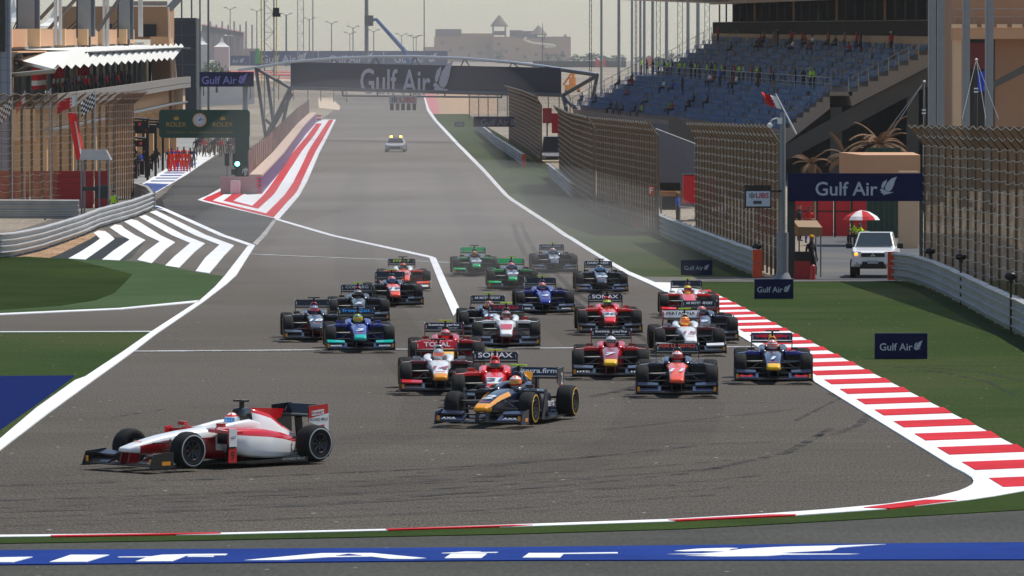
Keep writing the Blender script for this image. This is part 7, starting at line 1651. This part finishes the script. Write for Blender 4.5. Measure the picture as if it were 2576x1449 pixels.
def lattice(label, x, y1, Y, wpx, yellow=False):
    X = at(x, 0, Y).x; h = wpx / 2 / S(Y); z1 = at(0, -60, Y).z; g0 = gz(Y); t = thing('lattice_tower', label, 'mast', (X, Y, g0))
    b = MB()
    for q in ((-h, -h), (h, -h), (h, h), (-h, h)): b.tube((X + q[0], Y + q[1], g0), (X + q[0], Y + q[1], z1), h * .14, n=4)
    k = 0; z = g0
    while z < z1: b.tube((X - h, Y - h, z), (X + h, Y - h, z + 2 * h), h * .07, n=3); b.tube((X - h, Y - h, z + 2 * h), (X + h, Y - h, z + 2 * h), h * .07, n=3); b.tube((X + h, Y - h, z + 2 * h), (X - h, Y - h, z + 4 * h), h * .07, n=3); z += 4 * h
    b.build('lattice', MS('lattice_grey', (150, 150, 148)), t)
    if yellow:
        b = MB()
        for q in (-1.5, 1.5): b.tube((X + q * h, Y - h * 1.4, at(0, 218, Y).z), (X + q * h * 1.1, Y - h * 1.3, z1), h * .16, n=4)
        b.build('yellow_cable', MS('yellow_cable', (222, 196, 60)), t)
        b = MB(); b.box((X + h * 1.5, Y - h, at(0, 30, Y).z), (.7, .6, .9)); b.box((X + h * 1.6, Y - h, at(0, 38, Y).z), (.9, .5, .4)); b.build('camera', CARB, t)
lattice('lattice camera tower with yellow cables left of the gantry', 677, 0, 640, 24, True)
lattice('grey lattice tower in the sky left of the gantry middle', 756, 0, 1250, 15)
mast('thick dark pole rising behind the middle of the gantry', 922, -60, 1250, 11, None, mat=MD)
t = thing('boom_lift', 'blue boom lift reaching up to the thick dark pole', 'boom lift', tuple(at(1017, 150, 1240)))
BB = MS('boom_blue', (38, 84, 140), rough=.5); b = MB(); b.tube(at(1017, 127, 1240), at(945, 47, 1240), .55, .4, 6); b.tube(at(945, 47, 1240), at(930, 57, 1240), .3, .3, 6); b.tube(at(1017, 127, 1240), at(1030, 160, 1240), .6, n=6); b.build('boom', BB, t)
b = MB(); q = at(928, 52, 1240); b.box(q, (1.9, 1.2, 2.3)); b.build('basket', MS('basket_dark', (70, 70, 76)), t)
# distant villa with two thatched lookouts
t = thing('distant_villa', 'hazy brown villa with two pointed lookout roofs on the horizon', 'building', tuple(at(1250, 155, 2200)))
Yv = 2200.0; VB = MS('villa_brown', (186, 150, 108), rough=.9, var=.15, scale=.05)
for (x0, x1, y0, y1, d) in ((1065, 1110, 118, 170, 0), (1092, 1300, 92, 170, 4), (1095, 1160, 73, 95, 8), (1240, 1360, 96, 170, -4), (1340, 1436, 92, 170, 2), (1282, 1315, 76, 95, 6), (1300, 1352, 78, 100, 3), (1160, 1240, 84, 96, 10), (1420, 1425, 86, 94, 2)):
    hexpx(MB(), x0, x1, y0, y1, Yv + d, 22).build('wing', VB if y0 > 80 else MS('villa_grey', (130, 118, 108), rough=.9), t)
for cx_, yt, yb_, hw_, leg in ((1256, 38, 64, 22, 92), (1355, 64, 86, 22, 100)):
    b = MB(); p = at(cx_, yt, Yv); q = at(cx_, yb_, Yv); r_ = hw_ / S(Yv); b.tube((q.x, Yv, q.z), (p.x, Yv, p.z), r_, .25, 8); b.tube((q.x, Yv, q.z - .4), (q.x, Yv, q.z), r_ * .96, r_, 8); b.build('lookout_roof', MS('thatch', (128, 112, 92), rough=.95), t)
    b = MB()
    for s_ in (-.7, .7): b.tube((q.x + s_ * r_, Yv - 2, at(0, leg, Yv).z), (q.x + s_ * r_, Yv - 2, q.z), .35, n=5)
    b.box((q.x, Yv + 2, (at(0, leg, Yv).z + q.z) / 2 - .8), (r_ * 1.2, 3, 1.6)); b.build('lookout_post', MS('villa_grey', (130, 118, 108)), t)
for i in range(14):
    x = 1110 + (i * 47) % 310; y = 104 + (i * 13) % 36; hexpx(MB(), x, x + 7, y, y + 8, Yv - 4.2, .3).build('window', MS('villa_window', (96, 84, 80)), t)
b = MB(); b.path([at(1325, 94, 2190), at(1318, 100, 2190), at(1340, 108, 2190), at(1392, 113, 2190), at(1398, 116, 2190), at(1370, 118, 2190)], .45, 5); b.build('water_slide', MS('slide_cream', (235, 225, 190)), t)
# unfinished building at left, marquees
t = thing('unfinished_building', 'hazy unfinished concrete building with bare columns, far left', 'building', tuple(at(570, 140, 1900)))
for (x0, x1, y0, y1, d) in ((494, 560, 78, 150, 0), (540, 612, 90, 150, 5), (600, 650, 122, 152, 8)): hexpx(MB(), x0, x1, y0, y1, 1900 + d, 14).build('floor_block', MS('raw_concrete', (160, 134, 122), rough=.95, var=.2, scale=.1), t)
for i, x in enumerate(range(512, 645, 15)): hexpx(MB(), x, x + 4, 54 if i % 2 else 62, 130, 1899, 1).build('column', MS('raw_column', (148, 138, 130)), t)
b = MB(); p = [at(507, 62, 1898), at(612, 82, 1898), at(612, 92, 1898), at(507, 80, 1898)]; b.add(p, [(0, 1, 2, 3)]); q_ = [v + Vector((0, 12, .5)) for v in p]; b.hexa([p[3], p[2], q_[2], q_[3]], [p[0], p[1], q_[1], q_[0]]); b.build('sloped_roof', MS('dull_red_roof', (170, 112, 100)), t)
def marquee(label, x0, x1, yt, ym, yb, Y, group='white marquees'):
    a, c = at(x0, yb, Y), at(x1, ym, Y); X = (a.x + c.x) / 2; w_ = c.x - a.x; t = thing('marquee', label, 'tent', (X, Y, a.z), 0, group)
    zt = at(0, yt, Y).z; b = MB(); n = 4
    pr = [(.5, c.z), (.30, c.z + (zt - c.z) * .18), (.14, c.z + (zt - c.z) * .45), (.02, zt)]
    rings = [[(X + w_ * r_ * sx, Y + w_ * r_ * sy, z) for sx, sy in ((-1, -1), (1, -1), (1, 1), (-1, 1))] for r_, z in pr]
    b.loft(rings, 0, True, False); b.build('roof', MEMB, t)
    b = MB(); b.box((X, Y, (min(a.z, gz(Y)) + c.z) / 2), (w_ * .94, w_ * .94, c.z - min(a.z, gz(Y)) if yb > 130 else c.z - a.z)); b.build('side', MS('marquee_side', (200, 196, 190)), t)
marquee('small white marquee with a sharp peak above the airline signs', 538, 578, 94, 118, 140, 1350); marquee('white marquee half hidden behind the tall poles', 492, 524, 92, 112, 138, 1360)
marquee('large white marquee on the pit building terrace, right of the grey panel', 98, 176, 20, 66, 98, 585); marquee('white marquee behind the tiled pillar', 8, 62, -5, 56, 98, 590)
# trees
LEAF = M('dusty_leaf', (.065, .085, .040), rough=.8, var=.5, scale=.6); LEAF2 = M('green_leaf', (.05, .10, .025), rough=.8, var=.5, scale=.8); WOOD = MS('tree_bark', (96, 80, 64), rough=.95)
def tree(label, x, yt, Y, wpx, n=260, leaf=None, group='distant trees'):
    g0 = gz(Y); X = at(x, 0, Y).x; zt = at(x, yt, Y).z; w_ = wpx / S(Y); h = zt - g0
    t = thing('tree', label, 'tree', (X, Y, g0), 0, group)
    b = MB(); b.tube((X, Y, g0), (X, Y, g0 + h * .55), w_ * .05, w_ * .03, 6)
    for k in range(5):
        a_ = k * 1.3; b.tube((X, Y, g0 + h * (.25 + .05 * k)), (X + math.cos(a_) * w_ * .3, Y + math.sin(a_) * w_ * .3, g0 + h * (.55 + .06 * k)), w_ * .025, w_ * .01, 4)
    b.build('trunk', WOOD, t)
    b = MB(); cl = [(rnd.uniform(-.36, .36), rnd.uniform(-.36, .36), rnd.uniform(.35, .85), rnd.uniform(.14, .26)) for _ in range(9)]
    for k in range(n):
        cx_, cy_, cz_, r_ = cl[k % 9]; d = Vector((rnd.gauss(0, 1), rnd.gauss(0, 1), rnd.gauss(0, 1))).normalized() * r_ * rnd.uniform(.5, 1.05)
        c = Vector((X + (cx_ + d.x) * w_, Y + (cy_ + d.y) * w_, g0 + (cz_ + d.z * .75) * h)); s_ = w_ * rnd.uniform(.03, .07)
        u_ = Vector((rnd.gauss(0, 1), rnd.gauss(0, 1), rnd.gauss(0, 1))).normalized(); v_ = u_.orthogonal().normalized()
        b.add([c - u_ * s_, c + v_ * s_ * .7, c + u_ * s_, c - v_ * s_ * .7], [(0, 1, 2, 3)])
    b.build('crown', leaf or LEAF, t)
for i, (x, yt, Y, wd) in enumerate(sorted(((1500, 132, 1700, 50), (1560, 138, 1720, 44), (1470, 140, 1740, 40), (1612, 140, 1700, 40), (1530, 142, 1760, 48), (1650, 140, 1720, 40), (1405, 134, 1800, 30), (1690, 128, 1680, 36), (1380, 128, 1820, 26), (1440, 136, 1780, 34), (715, 148, 1700, 40), (1075, 146, 1650, 50), (876, 145, 1700, 30), (1255, 120, 1900, 30)))):
    tree(f'{ordn[i]} hazy bushy tree from the left along the distant tree line', x, yt, Y, wd)
tree('round green tree behind the left airline sign', 545, 148, 1100, 64, 380, LEAF2, 'greener trees at the left'); tree('green tree between the dark tower and the pit lane', 467, 228, 660, 30, 300, LEAF2, 'greener trees at the left'); tree('green bush tree left of the rounder one, by the tall poles', 512, 156, 1050, 36, 260, LEAF2, 'greener trees at the left')
simple_car('parked_jeep', 'silver off-road vehicle parked beyond the clock sign', (at(503, 0, 740).x, 740, gz(740)), R(-90), paint('jeep_silver', (196, 198, 200)), 'car', hgt=1.9, van=True)
t = thing('green_cone_tent', 'small green tent left of the lattice camera tower on the skyline', 'tent', tuple(at(648, 160, 1500)))
b = MB(); q = at(648, 160, 1500); b.tube(q, (q.x, q.y, at(0, 122, 1500).z), .9, .5, 8); b.build('canopy', CL['green'], t)

# ================================================================ AIR: dust haze, and the dust the pack throws up
def vol(name, dens, colr, label=None):
    m = bpy.data.materials.new(name); m.use_nodes = True; n = m.node_tree.nodes; l = m.node_tree.links; n.remove(n['Principled BSDF'])
    v = n.new('ShaderNodeVolumePrincipled'); v.inputs['Color'].default_value = (*colr, 1); v.inputs['Density'].default_value = dens; v.inputs['Anisotropy'].default_value = .2
    l.new(v.outputs[0], n['Material Output'].inputs['Volume']); return m
b = MB(); b.box((0, 2900, 50), (9000, 7400, 110)); hz = b.build('haze', vol('haze_air', .00007, (.80, .78, .76)), kind='stuff')
DUST = vol('dust_cloud', .0026, (.80, .745, .69)); DUST2 = vol('far_dust', .00034, (.84, .84, .85))
for i, (x, Y, z, rx, ry, rz__, mt) in enumerate(((-3, 312, 0, 14, 122, 3.8, DUST), (-.8, 262, 0, 10.5, 70, 2.6, vol('pack_dust', .0030, (.80, .745, .69))), (-12, 430, 0, 12, 110, 8.0, vol('thin_dust', .0013, (.80, .745, .69))), (-12, 560, 0, 17, 150, 11, vol('thinner_dust', .0007, (.80, .76, .72))), (0, 1700, 25, 700, 900, 75, DUST2))):
    b = MB(); b.sphere((x, Y, gz(Y) + z), 1.0, 0, 40, 24, rx, ry, rz__)
    o = b.build('dust', mt, kind='stuff', tri=True)
